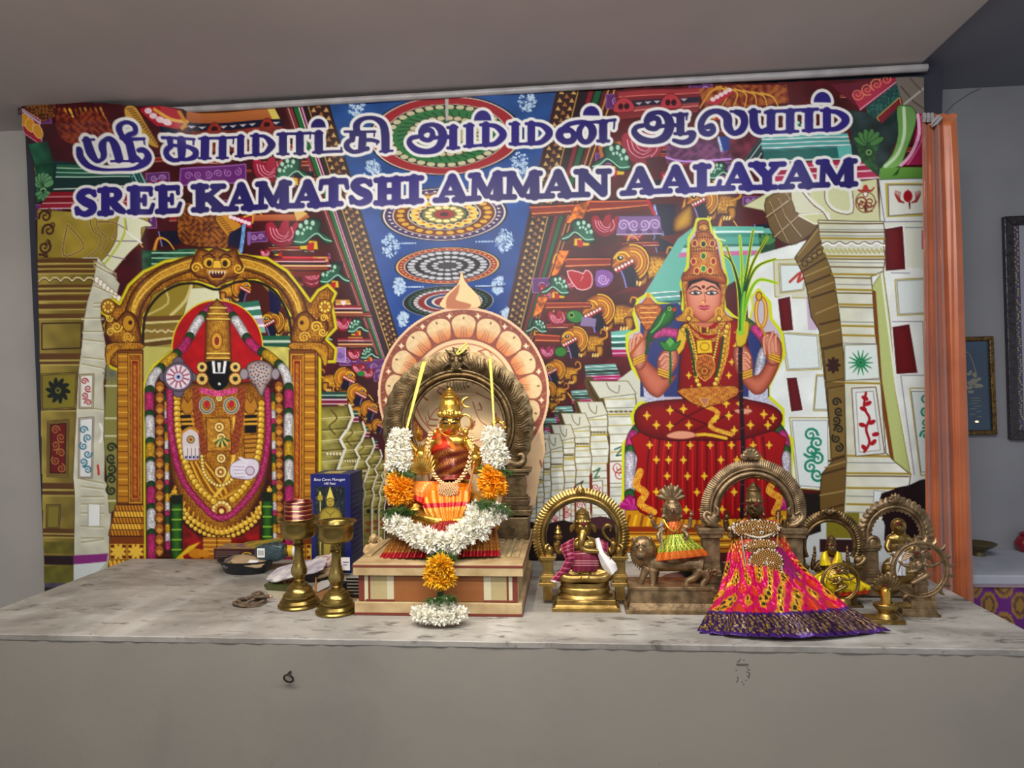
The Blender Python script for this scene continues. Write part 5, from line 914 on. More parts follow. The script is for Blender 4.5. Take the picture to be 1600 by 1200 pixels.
    F(ZF((262, 560), (270, 490), (300, 430), (335, 390), (350, 378), (368, 395), (355, 440), (310, 470), (280, 500)), ((60, 150, 60), (20, 96, 40)), (10, 60, 24), 1.2, 3, ((16, 80, 30), 5)); E(900+348/2.4, 320+392/2.4, 1.6, 1.6, (20, 20, 20), ol=(220, 230, 120)); E(900+366/2.4, 320+395/2.4, 3, 3, (200, 60, 30)); S(ZF((330, 410), (310, 450), (280, 480)), 2, (120, 200, 100), 3); S(ZF((275, 490), (262, 560)), 4, (20, 90, 40))
    S(ZF((350, 540), (352, 600), (350, 670)), 3.4, (30, 110, 50)); F(ZF((312, 512), (330, 520), (350, 500), (372, 520), (388, 512), (370, 545), (330, 545)), (60, 140, 60), (14, 70, 30), 1.2, 2); F(ZF((335, 515), (350, 498), (366, 515), (350, 535)), (110, 180, 90))
    R(900+690/2.4, 320+405/2.4, 8, 22, 6, (196, 130, 40)); R(900+690/2.4, 320+405/2.4, 8, 22, 2, (246, 216, 110)); S(ZF((690, 460), (705, 490)), 4, (206, 150, 50)); E(*ZF((682, 345))[0], 4, 6, (226, 176, 60), ol=GD)
    S(ZF((618, 470), (612, 560), (614, 700), (622, 920), (618, 1170)), 6.5, (46, 16, 30), 4); 
    for k in range(9): S(ZF((608+k*.6, 560+70*k), (622+k*.6, 556+70*k)), 1.6, (120, 60, 80))
    F(ZF((598, 470), (625, 440), (645, 450), (630, 520), (600, 530)), (214, 190, 50), (120, 90, 20), 1, 2)
    lv = [((612, 470), (622, 360), (655, 230), (715, 125)), ((612, 470), (620, 350), (640, 220), (660, 100)), ((612, 470), (616, 360), (617, 240), (610, 120)), ((612, 470), (612, 340), (585, 230), (552, 190)), ((614, 470), (630, 340), (670, 240), (745, 205)), ((614, 470), (640, 350), (680, 285), (750, 295)), ((614, 440), (606, 320), (590, 250), (560, 160))]
    for P in lv: S(ZF(*P), 8, YL, 6, 4)
    for i, P in enumerate(lv): S(ZF(*P), 4.6, ((20, 70, 30), (26, 100, 40), (110, 190, 50))[i % 3], 6, 1.2)
    S(ZF((614, 480), (618, 400), (628, 330)), 9, (150, 206, 60), 4, 3); S(ZF((610, 470), (612, 400), (618, 340)), 4, (60, 140, 50), 4, 2)
# ---- lettering
def art_text():
    def tex(X, Y, c): return np.clip(c*(1+.10*np.sin(X*2.0)[..., None]+.10*np.sin(X*.013+Y*.02)[..., None]), 0, 255)
    L = []
    def add(Z, s, *strokes):
        for st in strokes: L.append(('s', Z(*[q[:2] for q in st]), [q[2]/s for q in st], 5 if len(st) > 2 else 0))
    def dome(Z, s, x, y, r): L.append(('d', Z((x, y))[0], r/s))
    A, sa = Zm(110, 180, 5.926), 5.926; B, sb = Zm(370, 170, 5.926), 5.926; C, sc = Zm(620, 150, 4.444), 4.444; D, sd = Zm(970, 130, 4.2105), 4.2105
    def stem(Z, s, x, y0, y1, w, top=1, bot=1):
        add(Z, s, ((x, y0+w*.2, w*.92), (x, (y0+y1)/2, w*.92)), ((x, (y0+y1)/2, w*.92), (x, y1-w*.3, w*.92)))
        if bot: add(Z, s, ((x-w*.62, y1-8, 22), (x+w*.62, y1-8, 22)))
        if top: add(Z, s, ((x-w*.62, y0+8, 22), (x+w*.4, y0+8, 22)))
    # first word
    add(A, sa, ((125, 345, 62), (122, 410, 70), (190, 480, 52), (320, 515, 30), (480, 518, 26), (620, 505, 40), (710, 440, 72), (735, 380, 62), (705, 340, 50), (665, 345, 38)))
    add(A, sa, ((218, 275, 80), (225, 370, 88), (265, 432, 46), (310, 425, 38), (345, 380, 60), (350, 320, 74), (390, 270, 40), (440, 262, 50), (470, 310, 80), (478, 420, 80)), ((180, 268, 20), (290, 262, 20)), ((405, 440, 22), (660, 438, 22)))
    add(A, sa, ((600, 280, 72), (602, 420, 78)), ((600, 300, 60), (555, 240, 54), (540, 180, 56), (575, 138, 36), (630, 125, 34), (675, 150, 44), (668, 200, 40), (610, 225, 40), (560, 262, 40)), ((540, 250, 36), (640, 255, 30), (735, 245, 22)), ((728, 250, 16), (725, 290, 14)), ((640, 400, 30), (665, 430, 30)))
    def ka(Z, s, ox, oy):
        T = lambda *p: tuple((x+ox, y+oy, w) for x, y, w in p)
        add(Z, s, T((900, 240, 26), (1165, 236, 26)), T((1162, 240, 18), (1158, 285, 16)), T((965, 250, 54), (960, 310, 46)), T((1060, 250, 72), (1055, 330, 78), (1045, 400, 66)), T((965, 305, 40), (915, 345, 52), (915, 390, 56), (965, 425, 42), (1020, 425, 40)), T((1050, 300, 34), (1120, 310, 40), (1175, 345, 56), (1165, 395, 56), (1100, 420, 36), (1040, 420, 34)), T((965, 300, 30), (1060, 300, 30)))
    ka(A, sa, 0, 0)
    stem(A, sa, 1258, 218, 416, 84); stem(A, sa, 1418, 212, 410, 80); add(A, sa, ((1225, 222, 26), (1525, 212, 26)), ((1520, 215, 16), (1516, 270, 14)))
    def ma(Z, s, x0, x1, y0, y1, w, R_):
        sl = -(x1-x0)*.04
        stem(Z, s, x0, y0, y1, w); add(Z, s, ((x0-w*.5, y1-8, 20), (x1, y1-8+sl, 20)))
        stem(Z, s, x1, y0+sl, y1+sl, w, 1, 1); m = (y0+y1)/2+sl
        add(Z, s, ((x1, y0+sl+12, 26), (x1+R_*.55, y0+sl+18, 34), (x1+R_*.95, m-20, w*.86), (x1+R_*.95, m+15, w*.86), (x1+R_*.55, y1+sl-18, 38), (x1, y1+sl-10, 24)))
    ma(B, sb, 48, 195, 262, 455, 76, 150)
    stem(B, sb, 445, 248, 440, 80); stem(B, sb, 598, 240, 435, 80); add(B, sb, ((400, 250, 26), (700, 240, 26)), ((698, 245, 16), (694, 290, 14)))
    stem(B, sb, 775, 235, 425, 86); add(B, sb, ((730, 418, 26), (985, 408, 26)), ((980, 405, 20), (982, 375, 16))); dome(B, sb, 772, 188, 70)
    add(B, sb, ((1015, 228, 24), (1285, 218, 24)), ((1280, 222, 16), (1276, 262, 14)), ((1085, 245, 60), (1080, 300, 50)), ((1175, 245, 66), (1170, 320, 72), (1160, 385, 60)), ((1080, 295, 40), (1035, 330, 50), (1035, 375, 54), (1085, 408, 40), (1140, 402, 40)), ((1165, 300, 34), (1250, 295, 36), (1310, 310, 34)), ((1160, 390, 40), (1215, 375, 44)), ((1305, 310, 20), (1300, 335, 14)))
    add(B, sb, ((1125, 235, 62), (1120, 160, 62), (1175, 105, 42), (1270, 95, 40), (1350, 140, 66), (1378, 230, 78), (1380, 380, 78)), ((1330, 400, 22), (1445, 394, 22)))
    def aa(Z, s, ox, oy):
        T = lambda *p: tuple((x+ox, y+oy, w) for x, y, w in p)
        add(Z, s, T((215, 240, 36), (175, 262, 40), (180, 300, 36), (225, 312, 34), (250, 285, 40), (245, 250, 36), (215, 240, 36)), T((170, 255, 36), (195, 218, 34), (260, 206, 32), (310, 240, 56), (322, 300, 62), (290, 365, 56), (220, 392, 40), (140, 380, 46), (92, 335, 40), (105, 300, 34), (150, 290, 30)), T((240, 300, 26), (340, 285, 26)))
    aa(C, sc, 0, 0); stem(C, sc, 395, 216, 374, 62); add(C, sc, ((330, 290, 30), (395, 290, 30)))
    ma(C, sc, 510, 622, 208, 366, 58, 120); dome(C, sc, 600, 180, 60)
    ma(C, sc, 825, 935, 196, 352, 58, 125)
    add(C, sc, ((1195, 248, 40), (1145, 250, 50), (1130, 290, 54), (1165, 325, 44), (1215, 320, 46), (1232, 285, 46), (1215, 255, 36), (1195, 240, 30)), ((1150, 245, 40), (1200, 205, 34), (1290, 190, 34), (1345, 215, 52), (1360, 265, 58), (1335, 318, 40), (1295, 325, 38), (1268, 290, 44), (1270, 240, 40), (1300, 200, 30)))
    stem(C, sc, 1432, 180, 326, 62); add(C, sc, ((1330, 190, 22), (1515, 172, 22)), ((1512, 180, 14), (1506, 232, 12))); dome(C, sc, 1350, 138, 58)
    aa(D, sd, -5, 0); stem(D, sd, 388, 215, 350, 58); add(D, sd, ((335, 220, 20), (432, 214, 20)), ((430, 220, 14), (428, 250, 12)), ((300, 290, 26), (390, 285, 26)), ((440, 335, 30), (470, 345, 46), (450, 385, 42), (400, 398, 34), (345, 385, 26)))
    add(D, sd, ((560, 300, 34), (590, 295, 40), (600, 325, 40), (570, 345, 38), (530, 325, 44), (525, 270, 44), (565, 215, 40), (630, 200, 36), (690, 235, 58), (700, 300, 56), (735, 340, 36), (785, 320, 46), (808, 270, 50), (795, 220, 52), (750, 202, 34)), ((715, 200, 18), (800, 200, 18)))
    add(D, sd, ((868, 200, 56), (875, 290, 60), (915, 325, 40), (960, 310, 38)), ((840, 198, 20), (910, 194, 20)), ((900, 330, 20), (1160, 322, 20))); stem(D, sd, 985, 190, 332, 62); stem(D, sd, 1110, 184, 330, 60); add(D, sd, ((960, 192, 22), (1290, 178, 22)))
    ma(D, sd, 1232, 1350, 182, 326, 60, 125); dome(D, sd, 1320, 130, 58)
    # second line: heavy slab letters, drawn in a unit cell (x 0..1, y 0 top .. 1 base)
    T_, t_, sf = 13., 6.5, 8.
    G = {'S': [((.88, .22, 7), (.66, .06, 8), (.36, .1, 11), (.24, .28, 12), (.45, .46, 13), (.74, .6, 13), (.78, .8, 12), (.52, .94, 9), (.28, .9, 8), (.1, .72, 7)), ((.86, .08, 6), (.88, .24, 6)), ((.1, .72, 7), (.12, .92, 6))],
         'R': [((.28, .08, T_), (.28, .92, T_)), ((.06, .06, sf), (.45, .06, sf)), ((.06, .95, sf), (.5, .95, sf)), ((.3, .07, 7), (.62, .09, 9), (.74, .27, 12), (.62, .45, 9), (.35, .5, 7)), ((.5, .5, 11), (.72, .78, 12), (.92, .93, 8))],
         'E': [((.3, .08, T_), (.3, .92, T_)), ((.08, .06, sf), (.86, .06, sf)), ((.08, .95, sf), (.84, .95, sf)), ((.86, .08, 6), (.88, .28, 6)), ((.86, .94, 7), (.96, .68, 6)), ((.3, .5, 7), (.62, .5, 7)), ((.64, .34, 6), (.64, .66, 6))],
         'K': [((.24, .08, T_), (.24, .92, T_)), ((.04, .06, sf), (.42, .06, sf)), ((.04, .95, sf), (.42, .95, sf)), ((.36, .56, 8), (.76, .12, 8)), ((.6, .06, sf), (.92, .06, sf)), ((.46, .45, 12), (.8, .9, 13)), ((.62, .95, sf), (.98, .94, sf))],
         'A': [((.47, .1, 9), (.16, .93, 7)), ((.5, .1, 13), (.76, .92, 14)), ((.3, .68, 7), (.68, .68, 7)), ((.02, .95, sf), (.34, .95, sf)), ((.56, .95, sf), (.98, .95, sf))],
         'M': [((.17, .08, 9), (.14, .92, 8)), ((.82, .08, 13), (.82, .92, 14)), ((.2, .1, 12), (.5, .84, 11)), ((.5, .84, 8), (.76, .1, 9)), ((.02, .95, sf), (.28, .95, sf)), ((.64, .95, sf), (.99, .95, sf)), ((.04, .06, sf), (.26, .06, sf)), ((.74, .06, sf), (.97, .06, sf))],
         'T': [((.5, .08, 14), (.5, .92, 14)), ((.1, .07, 9), (.9, .07, 9)), ((.08, .08, 7), (.04, .34, 6)), ((.92, .08, 7), (.97, .34, 6)), ((.24, .95, sf), (.76, .95, sf))],
         'H': [((.26, .08, T_), (.26, .92, T_)), ((.74, .08, T_), (.74, .92, T_)), ((.05, .06, sf), (.44, .06, sf)), ((.05, .95, sf), (.44, .95, sf)), ((.56, .06, sf), (.95, .06, sf)), ((.56, .95, sf), (.95, .95, sf)), ((.26, .5, 9), (.74, .5, 9))],
         'I': [((.5, .08, 14), (.5, .92, 14)), ((.08, .06, sf), (.92, .06, sf)), ((.08, .95, sf), (.92, .95, sf))],
         'N': [((.18, .08, 9), (.18, .92, 9)), ((.84, .08, 9), (.84, .9, 9)), ((.2, .1, 13), (.8, .9, 12)), ((.02, .06, sf), (.3, .06, sf)), ((.02, .95, sf), (.36, .95, sf)), ((.66, .06, sf), (.98, .06, sf))],
         'L': [((.3, .08, 14), (.3, .92, 14)), ((.06, .06, sf), (.56, .06, sf)), ((.06, .95, sf), (.86, .95, sf)), ((.88, .94, 7), (.96, .66, 6))],
         'Y': [((.2, .08, 13), (.5, .52, 13)), ((.8, .08, 8), (.52, .5, 9)), ((.5, .5, 14), (.5, .92, 14)), ((.02, .06, sf), (.4, .06, sf)), ((.62, .06, sf), (.98, .06, sf)), ((.26, .95, sf), (.74, .95, sf))]}
    for ch, x0, x1 in [('S', 120, 156), ('R', 157, 202), ('E', 204, 243), ('E', 245, 286), ('K', 303, 355), ('A', 353, 404), ('M', 403, 456), ('A', 457, 508), ('T', 501, 546), ('S', 547, 584), ('H', 586, 632), ('I', 634, 662), ('A', 680, 735), ('M', 734, 789), ('M', 788, 846), ('A', 845, 899), ('N', 899, 953), ('A', 971, 1028), ('A', 1027, 1083), ('L', 1083, 1125), ('A', 1124, 1181), ('Y', 1170, 1225), ('A', 1217, 1275), ('M', 1274, 1336)]:
        for st in G[ch]:
            P = []
            for u, v, w in st:
                x = x0+(x1-x0)*u; yb = 338-.0395*(x-135); P.append((x, yb-40+40*v))
            L.append(('s', P, [q[2]*1.12 for q in st], 5 if len(st) > 2 else 0))
    for grow, col, tx in ((9.5, WHITE, None), (0, NAVY, tex)):
        for it in L:
            if it[0] == 's':
                P = [(p[0], p[1], w+grow) for p, w in zip(it[1], it[2])]; S(P, 1., col, it[3], tex=tx)
            else:
                (x, y), r = it[1], it[2]
                F([(x+r*math.cos(a), y-r*math.sin(a)*1.12) for a in np.linspace(-.05, 3.19, 16)], col, tex=tx, grow=grow/2)
# ---------------------------------------------------------------- setting
YW = .15                                                     # back wall; the banner hangs at y = 0
TB = -.03; TZ = onY(205, 873, TB).z                          # altar table top, back edge
TL = onY(205, 873, TB).x; TF = onZ(800, 1003, TZ).y; TR = onY(1401, 881, TB).x
CZ = onY(800, 164, YW).z                                     # ceiling height
def G(px, py): return onZ(px, py, TZ)
m_wall = mat('wall_paint', (188, 182, 175), .75, 0, (174, 168, 162), 2.2, 4, .12, 70)
m_ceil = mat('ceiling_paint', (206, 196, 192), .8, 0, (192, 184, 182), 1.5, 3)
m_ceil2 = mat('ceiling_side_shade', (132, 134, 146), .8, 0, (124, 126, 138), 1.5, 3)  # darker bluish tone puts shade into the side ceiling's colour
m_floor = mat('floor_tile', (130, 126, 122), .5, 0, (112, 108, 104), 3, 3)
def struct(name, mb, m, **k): return tag(link(name, mb.mesh(name, m, 1., 0)), kind='structure')
YR = .24; XR = onY(1474, 300, .05).x                          # the wall steps back right of the banner
m_wall2 = mat('grey_wall_paint', (138, 138, 142), .7, 0, (126, 126, 131), 2., 4, .1, 60)
struct('wall_back', MB().box(-6, XR, YW, YW+.3, 0, CZ+.1), m_wall); struct('wall_right', MB().box(XR, 5, YR, YR+.17, 0, CZ+.1), m_wall2)
struct('floor', MB().box(-6, 5, -6, YR+.1, -.1, 0), m_floor)
XC = onY(1437, 106, 0).x
struct('ceiling', MB().box(-6, XC, -6, YW, CZ, CZ+.1), m_ceil)
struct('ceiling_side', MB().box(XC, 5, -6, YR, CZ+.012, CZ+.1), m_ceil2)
# ---- banner
def build_banner():
    global CV
    CV = Canvas(44, 1458, 104, 945, 1.2, (86, 24, 30))
    for f in (art_hall, art_left, art_right, art_pillar_right, art_pillar_left, art_balaji, art_goddess, art_text): f()
    rng = np.random.default_rng(2); C = 255*(np.clip(CV.C, 0, 255)/255)**1.22*(1+.010*rng.standard_normal(CV.C.shape[:2])[..., None])
    nx, ny = len(CV.xs), len(CV.ys); X, Y = np.meshgrid(CV.xs, CV.ys)
    top = np.interp(X, [44, 60, 100, 160, 230, 300, 420, 700, 900, 1100, 1300, 1443, 1460], [160, 158, 166, 172, 176, 176, 170, 154, 143, 135, 127, 122, 121])
    left = np.interp(Y, [150, 165, 185, 560, 940], [48, 50, 54, 63, 71]); right = np.interp(Y, [100, 500, 940], [1441, 1443, 1449])
    ok = (Y > top) & (X > left) & (X < right)
    # ray / plane y = 0, vectorised
    M = np.array(CM); d = np.stack([(X-800)/FPX, -(Y-600)/FPX, -np.ones_like(X)], -1) @ M.T
    t = -CAM.y/d[..., 1]; PX = CAM.x+d[..., 0]*t; PZ = CAM.z+d[..., 2]*t
    # gentle hang: soft vertical waves, a fold near the top, the top left corner curls forward
    PY = .004*np.sin(PX*9+.6)+.003*np.sin(PX*23+PZ*2)+.0025*np.sin(PX*5-PZ*17)*np.clip((PZ-CAM.z-.45)/.5, 0, 1)+.004*np.exp(-((PX+1.53)/.03)**2)-.012
    edge = np.clip((PX+1.45)/.12, 0, 1); PY = PY-.05*(1-edge)*np.clip((PZ-CAM.z-.88)/.12, 0, 1)
    q = ok[:-1, :-1] & ok[1:, :-1] & ok[:-1, 1:] & ok[1:, 1:]
    used = np.zeros(ok.shape, bool); used[:-1, :-1] |= q; used[1:, :-1] |= q; used[:-1, 1:] |= q; used[1:, 1:] |= q
    idx = -np.ones(ok.shape, np.int64); idx[used] = np.arange(used.sum())
    V = np.stack([PX, PY, PZ], -1)[used].astype(np.float32); col = np.ones((len(V), 4), np.float32); col[:, :3] = linA(C[used])
    Fq = np.stack([idx[:-1, :-1], idx[1:, :-1], idx[1:, 1:], idx[:-1, 1:]], -1)[q]
    me = bpy.data.meshes.new('print'); me.vertices.add(len(V)); me.vertices.foreach_set('co', V.ravel())
    n = len(Fq); me.loops.add(n*4); me.loops.foreach_set('vertex_index', Fq.astype(np.int32).ravel())
    me.polygons.add(n); me.polygons.foreach_set('loop_start', np.arange(0, n*4, 4, dtype=np.int32)); me.update(calc_edges=True)
    me.color_attributes.new('Col', 'FLOAT_COLOR', 'POINT').data.foreach_set('color', col.ravel())
    me.polygons.foreach_set('use_smooth', np.ones(n, bool)); me.materials.append(mat('printed_vinyl', (255, 255, 255), .38, 0, attr=True, bump=.05, bs=9, spec=.3))
    T = Thing('banner', 'large printed temple banner with two deities and blue ceiling, lettered above', 'banner', onY(800, 880, 0), k=1.)
    o = link('print', me, T.o); o.location = -T.o.location
    def wpart(name, mb, m, sm=40): p = link(name, mb.mesh(name, m, 1., sm), T.o); p.location = -T.o.location; return p
    dk = mat('dark_backing', (44, 46, 58), .7); rod = mat('banner_hem', (150, 146, 148), .35, 0, (176, 172, 172), 14)
    a, b, c = onY(200, 172, .015), onY(1473, 104, .015), onY(1452, 940, .015)
    wpart('backing_board', MB().prism([(onY(40, 195, .015).x, onY(40, 195, .015).z), (b.x, b.z), (c.x, c.z), (onY(72, 935, .015).x, c.z)], .012, .03), dk, 0)
    P = [onY(x, y, -.02) for x, y in ((36, 164), (80, 170), (140, 174), (200, 174), (260, 173), (354, 168), (700, 148), (1000, 130), (1250, 117), (1448, 106))]
    wpart('top_hem', MB().tube(P, [.004, .007, .009, .010, .011, .012, .012, .012, .013, .013], 10), rod)
    F_ = MB(); f0 = onY(30, 166, -.03); F_.surf(lambda u, v: tuple(onY(28+110*u, 163+8*u+(16+8*math.sin(u*3))*v*(1-u*.8), -.03-.02*math.sin(v*3.1)*(1-u))), 16, 6)
    mod_solid(wpart('folded_corner', F_, mat('folded_vinyl', (92, 48, 40), .4, 0, (58, 30, 34), 30)), .001)
    return T
build_banner()
# ---- altar table (masonry block with worn cement top)
m_top = mat('worn_cement', (176, 171, 163), .6, 0, (148, 144, 137), 7, 8, .25, 45)
def dirt(m, sc, thr, col, amt):
    nt = m.node_tree; b = nt.nodes['Principled BSDF']; src = b.inputs['Base Color'].links[0].from_socket
    tc = nt.nodes.new('ShaderNodeTexCoord'); mp = nt.nodes.new('ShaderNodeMapping'); mp.inputs['Scale'].default_value = (1, 2.4, 1); nt.links.new(tc.outputs['Object'], mp.inputs[0])
    n = nt.nodes.new('ShaderNodeTexNoise'); n.inputs['Scale'].default_value = sc; n.inputs['Detail'].default_value = 9; n.inputs['Roughness'].default_value = .68; n.inputs['Distortion'].default_value = .6; nt.links.new(mp.outputs[0], n.inputs['Vector'])
    mr = nt.nodes.new('ShaderNodeMapRange'); mr.inputs[1].default_value, mr.inputs[2].default_value = thr; mr.inputs[4].default_value = amt; nt.links.new(n.outputs['Fac'], mr.inputs[0])
    mx = nt.nodes.new('ShaderNodeMix'); mx.data_type = 'RGBA'; nt.links.new(mr.outputs[0], mx.inputs[0]); nt.links.new(src, mx.inputs[6]); mx.inputs[7].default_value = (*lin(col), 1); nt.links.new(mx.outputs[2], b.inputs['Base Color'])
dirt(m_top, 3.0, (.48, .66), (112, 104, 96), .7); dirt(m_top, 13, (.56, .66), (78, 72, 66), .85); dirt(m_top, 5, (.62, .75), (214, 212, 206), .6)
m_front = mat('painted_cement', (142, 135, 124), .7, 0, (133, 128, 120), 2.5, 5, .12, 40); dirt(m_front, 2.2, (.55, .8), (112, 107, 99), .5); dirt(m_front, 26, (.70, .76), (92, 86, 78), .6)
T = Thing('altar_table', 'long grey cement altar table with worn pale top', 'altar', ((TL+TR)/2, TF, 0), k=1.)
XL = TL; ox, oy = T.o.location.x, T.o.location.y
T.part('table_body', MB().box(TL+.004-ox, TR-.004-ox, TF+.004-oy, TB-oy, 0, TZ-.012), m_front, 0)
n = 120; sl = MB(); rs = random.Random(8)
prof = [(TL-ox+(TR-TL)*i/n, rs.uniform(-.0016, .0016)) for i in range(n+1)]
V = []; Fc = []
for x, w in prof: V += [(x, TF-oy+.002+w, TZ-.014), (x, TF-oy+.0005+w, TZ-.002), (x, TF-oy+.003, TZ), (x, TB-oy, TZ), (x, TB-oy, TZ-.014)]
for i in range(n):
    for j in range(5): a, b = i*5+j, i*5+(j+1) % 5; Fc.append((a, a+5, b+5, b))
Fc += [tuple(range(5)), tuple(n*5+j for j in (4, 3, 2, 1, 0))]
T.part('table_top', sl.add(V, Fc), m_top, 30)
# rusty ring hook and broken plaster mark on the front face
def front(px, py): p = onY(px, py, TF); return (p.x-ox, p.y-oy, p.z)
hx = front(453, 1058)
h = MB().tube([(hx[0]+.011*math.sin(a), hx[1]-.008-.006*math.cos(a), hx[2]+.011*math.cos(a)) for a in np.linspace(0, 6.2832, 17)[:-1]], .0022, 6, closed=True)
h.tube([(hx[0], hx[1]+.01, hx[2]+.011), (hx[0], hx[1]-.014, hx[2]+.011)], .003, 6)
T.part('ring_hook', h, mat('rusty_iron', (62, 50, 42), .6, .6), label='rusty iron ring hook')
mk = front(1160, 1052); pm = MB(); rs = random.Random(5)
for i in range(26):
    a = rs.random()*6.28; pm.ell((mk[0]+.016*math.cos(a)*rs.uniform(.7, 1.1), mk[1]+.004, mk[2]+.03*math.sin(a)*rs.uniform(.7, 1.1)), (.002, .0006, .0016), None, 6, 4)
pm.box(mk[0]-.012, mk[0]+.014, mk[1]+.002, mk[1]+.005, mk[2]+.018, mk[2]+.020)
T.part('plaster_scar', pm, mat('plaster_scar', (90, 84, 76), .9), label='flaked plaster scar')
# ---------------------------------------------------------------- shared helpers for the things on the altar
def L_of(T):
    loc = T.o.location.copy()
    def L(px, py, dy=0.): return (onY(px, py, loc.y+dy*T.k)-loc)/T.k
    return L
def thing_at(name, label, cat, px, py, group=None, z=None, Y=None):
    """thing whose base centre is seen at pixel (px, py) on the table top (or on a plane z, or at depth Y)"""
    loc = G(px, py) if z is None else onZ(px, py, z)
    if Y is not None: q = onY(px, py, Y); loc = Vector((q.x, Y, TZ if z is None else z))
    T = Thing(name, label, cat, loc, group); T.L = L_of(T); return T
BRONZE = mat('bronze', (134, 108, 70), .42, .85, (82, 64, 40), 38, 4, .35, 90)
BRONZE_D = mat('dark_bronze', (134, 114, 82), .45, .75, (88, 72, 50), 40, 4, .4, 80)
BRONZE_L = mat('light_bronze', (156, 130, 96), .45, .75, (104, 84, 60), 40, 4, .3, 90)
BRASS = mat('brass', (172, 142, 80), .32, .88, (124, 98, 50), 26, 3, .15, 70)
GOLD = mat('gilt', (232, 186, 88), .28, .9, (196, 142, 52), 50, 3, .15, 120)
KUM = mat('kumkum', (88, 14, 14), .9)
PEARL = mat('pearl', (236, 224, 206), .25, 0, coat=.4)
CLOTH = mat('woven_cloth', (255, 255, 255), .62, 0, attr=True, bump=.25, bs=260)
SILK = mat('foil_silk', (255, 255, 255), .38, .25, attr=True, bump=.35, bs=160)
WHITEP = mat('white_print', (235, 235, 232), .6)
def arc(T, mb, cx, cy, rx, ry, a0, a1, n, dy=0.):
    return [T.L(cx+rx*math.sin(a), cy-ry*math.cos(a), dy) for a in np.linspace(a0, a1, n)]
def halo(T, cx, cy, ri, ro, a, dy, th, teeth, amp, mat_, ky=1., carve=1.2, name='arch', flame=False):
    """carved horseshoe arch: angle a either side of the top"""
    mb = MB(); n = max(120, teeth*6); m = 9
    def fn(u, v):
        t = -a+2*a*u; fr = (u*teeth) % 1
        e = amp*(1-abs(2*fr-1)) if not flame else amp*max(0, math.sin(fr*math.pi))**.6
        r = ri+(ro-ri)*v+(e if v > .99 else (e*.5 if v > .85 else 0))
        d = dy-th*.5*math.sin(math.pi*min(1, v*1.02))-carve*math.sin(u*teeth*2*math.pi*1.0+v*7)*math.sin(v*math.pi)*(.2 < v < .95)
        p = T.L(cx+r*math.sin(t), cy-r*ky*math.cos(t), d); return tuple(p)
    mb.surf(fn, n, m)
    def bk(u, v):
        t = -a+2*a*u; fr = (u*teeth) % 1; e = amp*(1-abs(2*fr-1)) if not flame else amp*max(0, math.sin(fr*math.pi))**.6
        r = ri+(ro-ri)*(1-v)+(e if v < .01 else 0); p = T.L(cx+r*math.sin(t), cy-r*ky*math.cos(t), dy+th*.5*math.sin(math.pi*v)); return tuple(p)
    mb.surf(bk, n, 3)
    return T.part(name, mb, mat_, 50)
def rim(T, cx, cy, r, a, dy, w, mat_, ky=1., name='arch_rim', n=48):
    return T.part(name, MB().tube(arc(T, None, cx, cy, r, r*ky, -a, a, n, dy), w, 10), mat_)
def lbox(T, mb, x0, x1, y0, y1, d0, d1, tx=0, ty=0):
    """box from pixel left/right, top/bottom and depth offsets"""
    a, b = T.L(x0, y1, d0), T.L(x1, y0, d0); h = b.z-a.z
    return mb.box(a.x, b.x, d0, d1, a.z, a.z+h, tx, ty)
def llathe(T, mb, cx, base, prof, dy=0., sy=1., n=28, sx=1.):
    c = T.L(cx, base, dy); return mb.lathe(prof, n, (c.x, c.y, c.z), sx, sy)
def lell(T, mb, px, py, dy, rx, ry, rz, rot=None, nu=14, nv=9): return mb.ell(T.L(px, py, dy), (rx, ry, rz), rot, nu, nv)
def ltube(T, mb, pts, R, n=10, sm=0, flat=1.):
    P = [T.L(*p) for p in pts]
    if sm: P = [Vector(q) for q in catm([tuple(p) for p in P], False, sm)]
    return mb.tube(P, R, n, flat=flat)
def post(T, mb, cx, y0, y1, w, dy, d):
    """moulded square post between pixel rows y0 (top) and y1 (bottom)"""
    h = y1-y0
    for f0, f1, k in ((0, .08, 1.3), (.08, .14, 1.1), (.14, .6, .8), (.6, .66, 1.), (.66, .78, 1.15), (.78, .88, 1.), (.88, 1., 1.35)):
        lbox(T, mb, cx-w*k/2, cx+w*k/2, y0+h*f0, y0+h*f1, dy-d*k/2, dy+d*k/2)
def head(T, mb, px, py, r, dy=0.):
    """small cast head: skull, jaw, nose, brow, ears"""
    lell(T, mb, px, py, dy, r*.82, r*.85, r); lell(T, mb, px, py+r*.45, dy-r*.12, r*.6, r*.65, r*.55)
    lell(T, mb, px, py+r*.1, dy-r*.85, r*.13, r*.28, r*.3); lell(T, mb, px, py+r*.52, dy-r*.72, r*.26, r*.14, r*.09)
    for s in (-1, 1):
        lell(T, mb, px+s*r*.34, py-r*.08, dy-r*.7, r*.2, r*.12, r*.1); lell(T, mb, px+s*r*.36, py-r*.26, dy-r*.72, r*.26, r*.12, r*.05)
        lell(T, mb, px+s*r*.86, py+r*.15, dy, r*.14, r*.2, r*.45); lell(T, mb, px+s*r*.95, py+r*.7, dy-r*.1, r*.2, r*.2, r*.22)
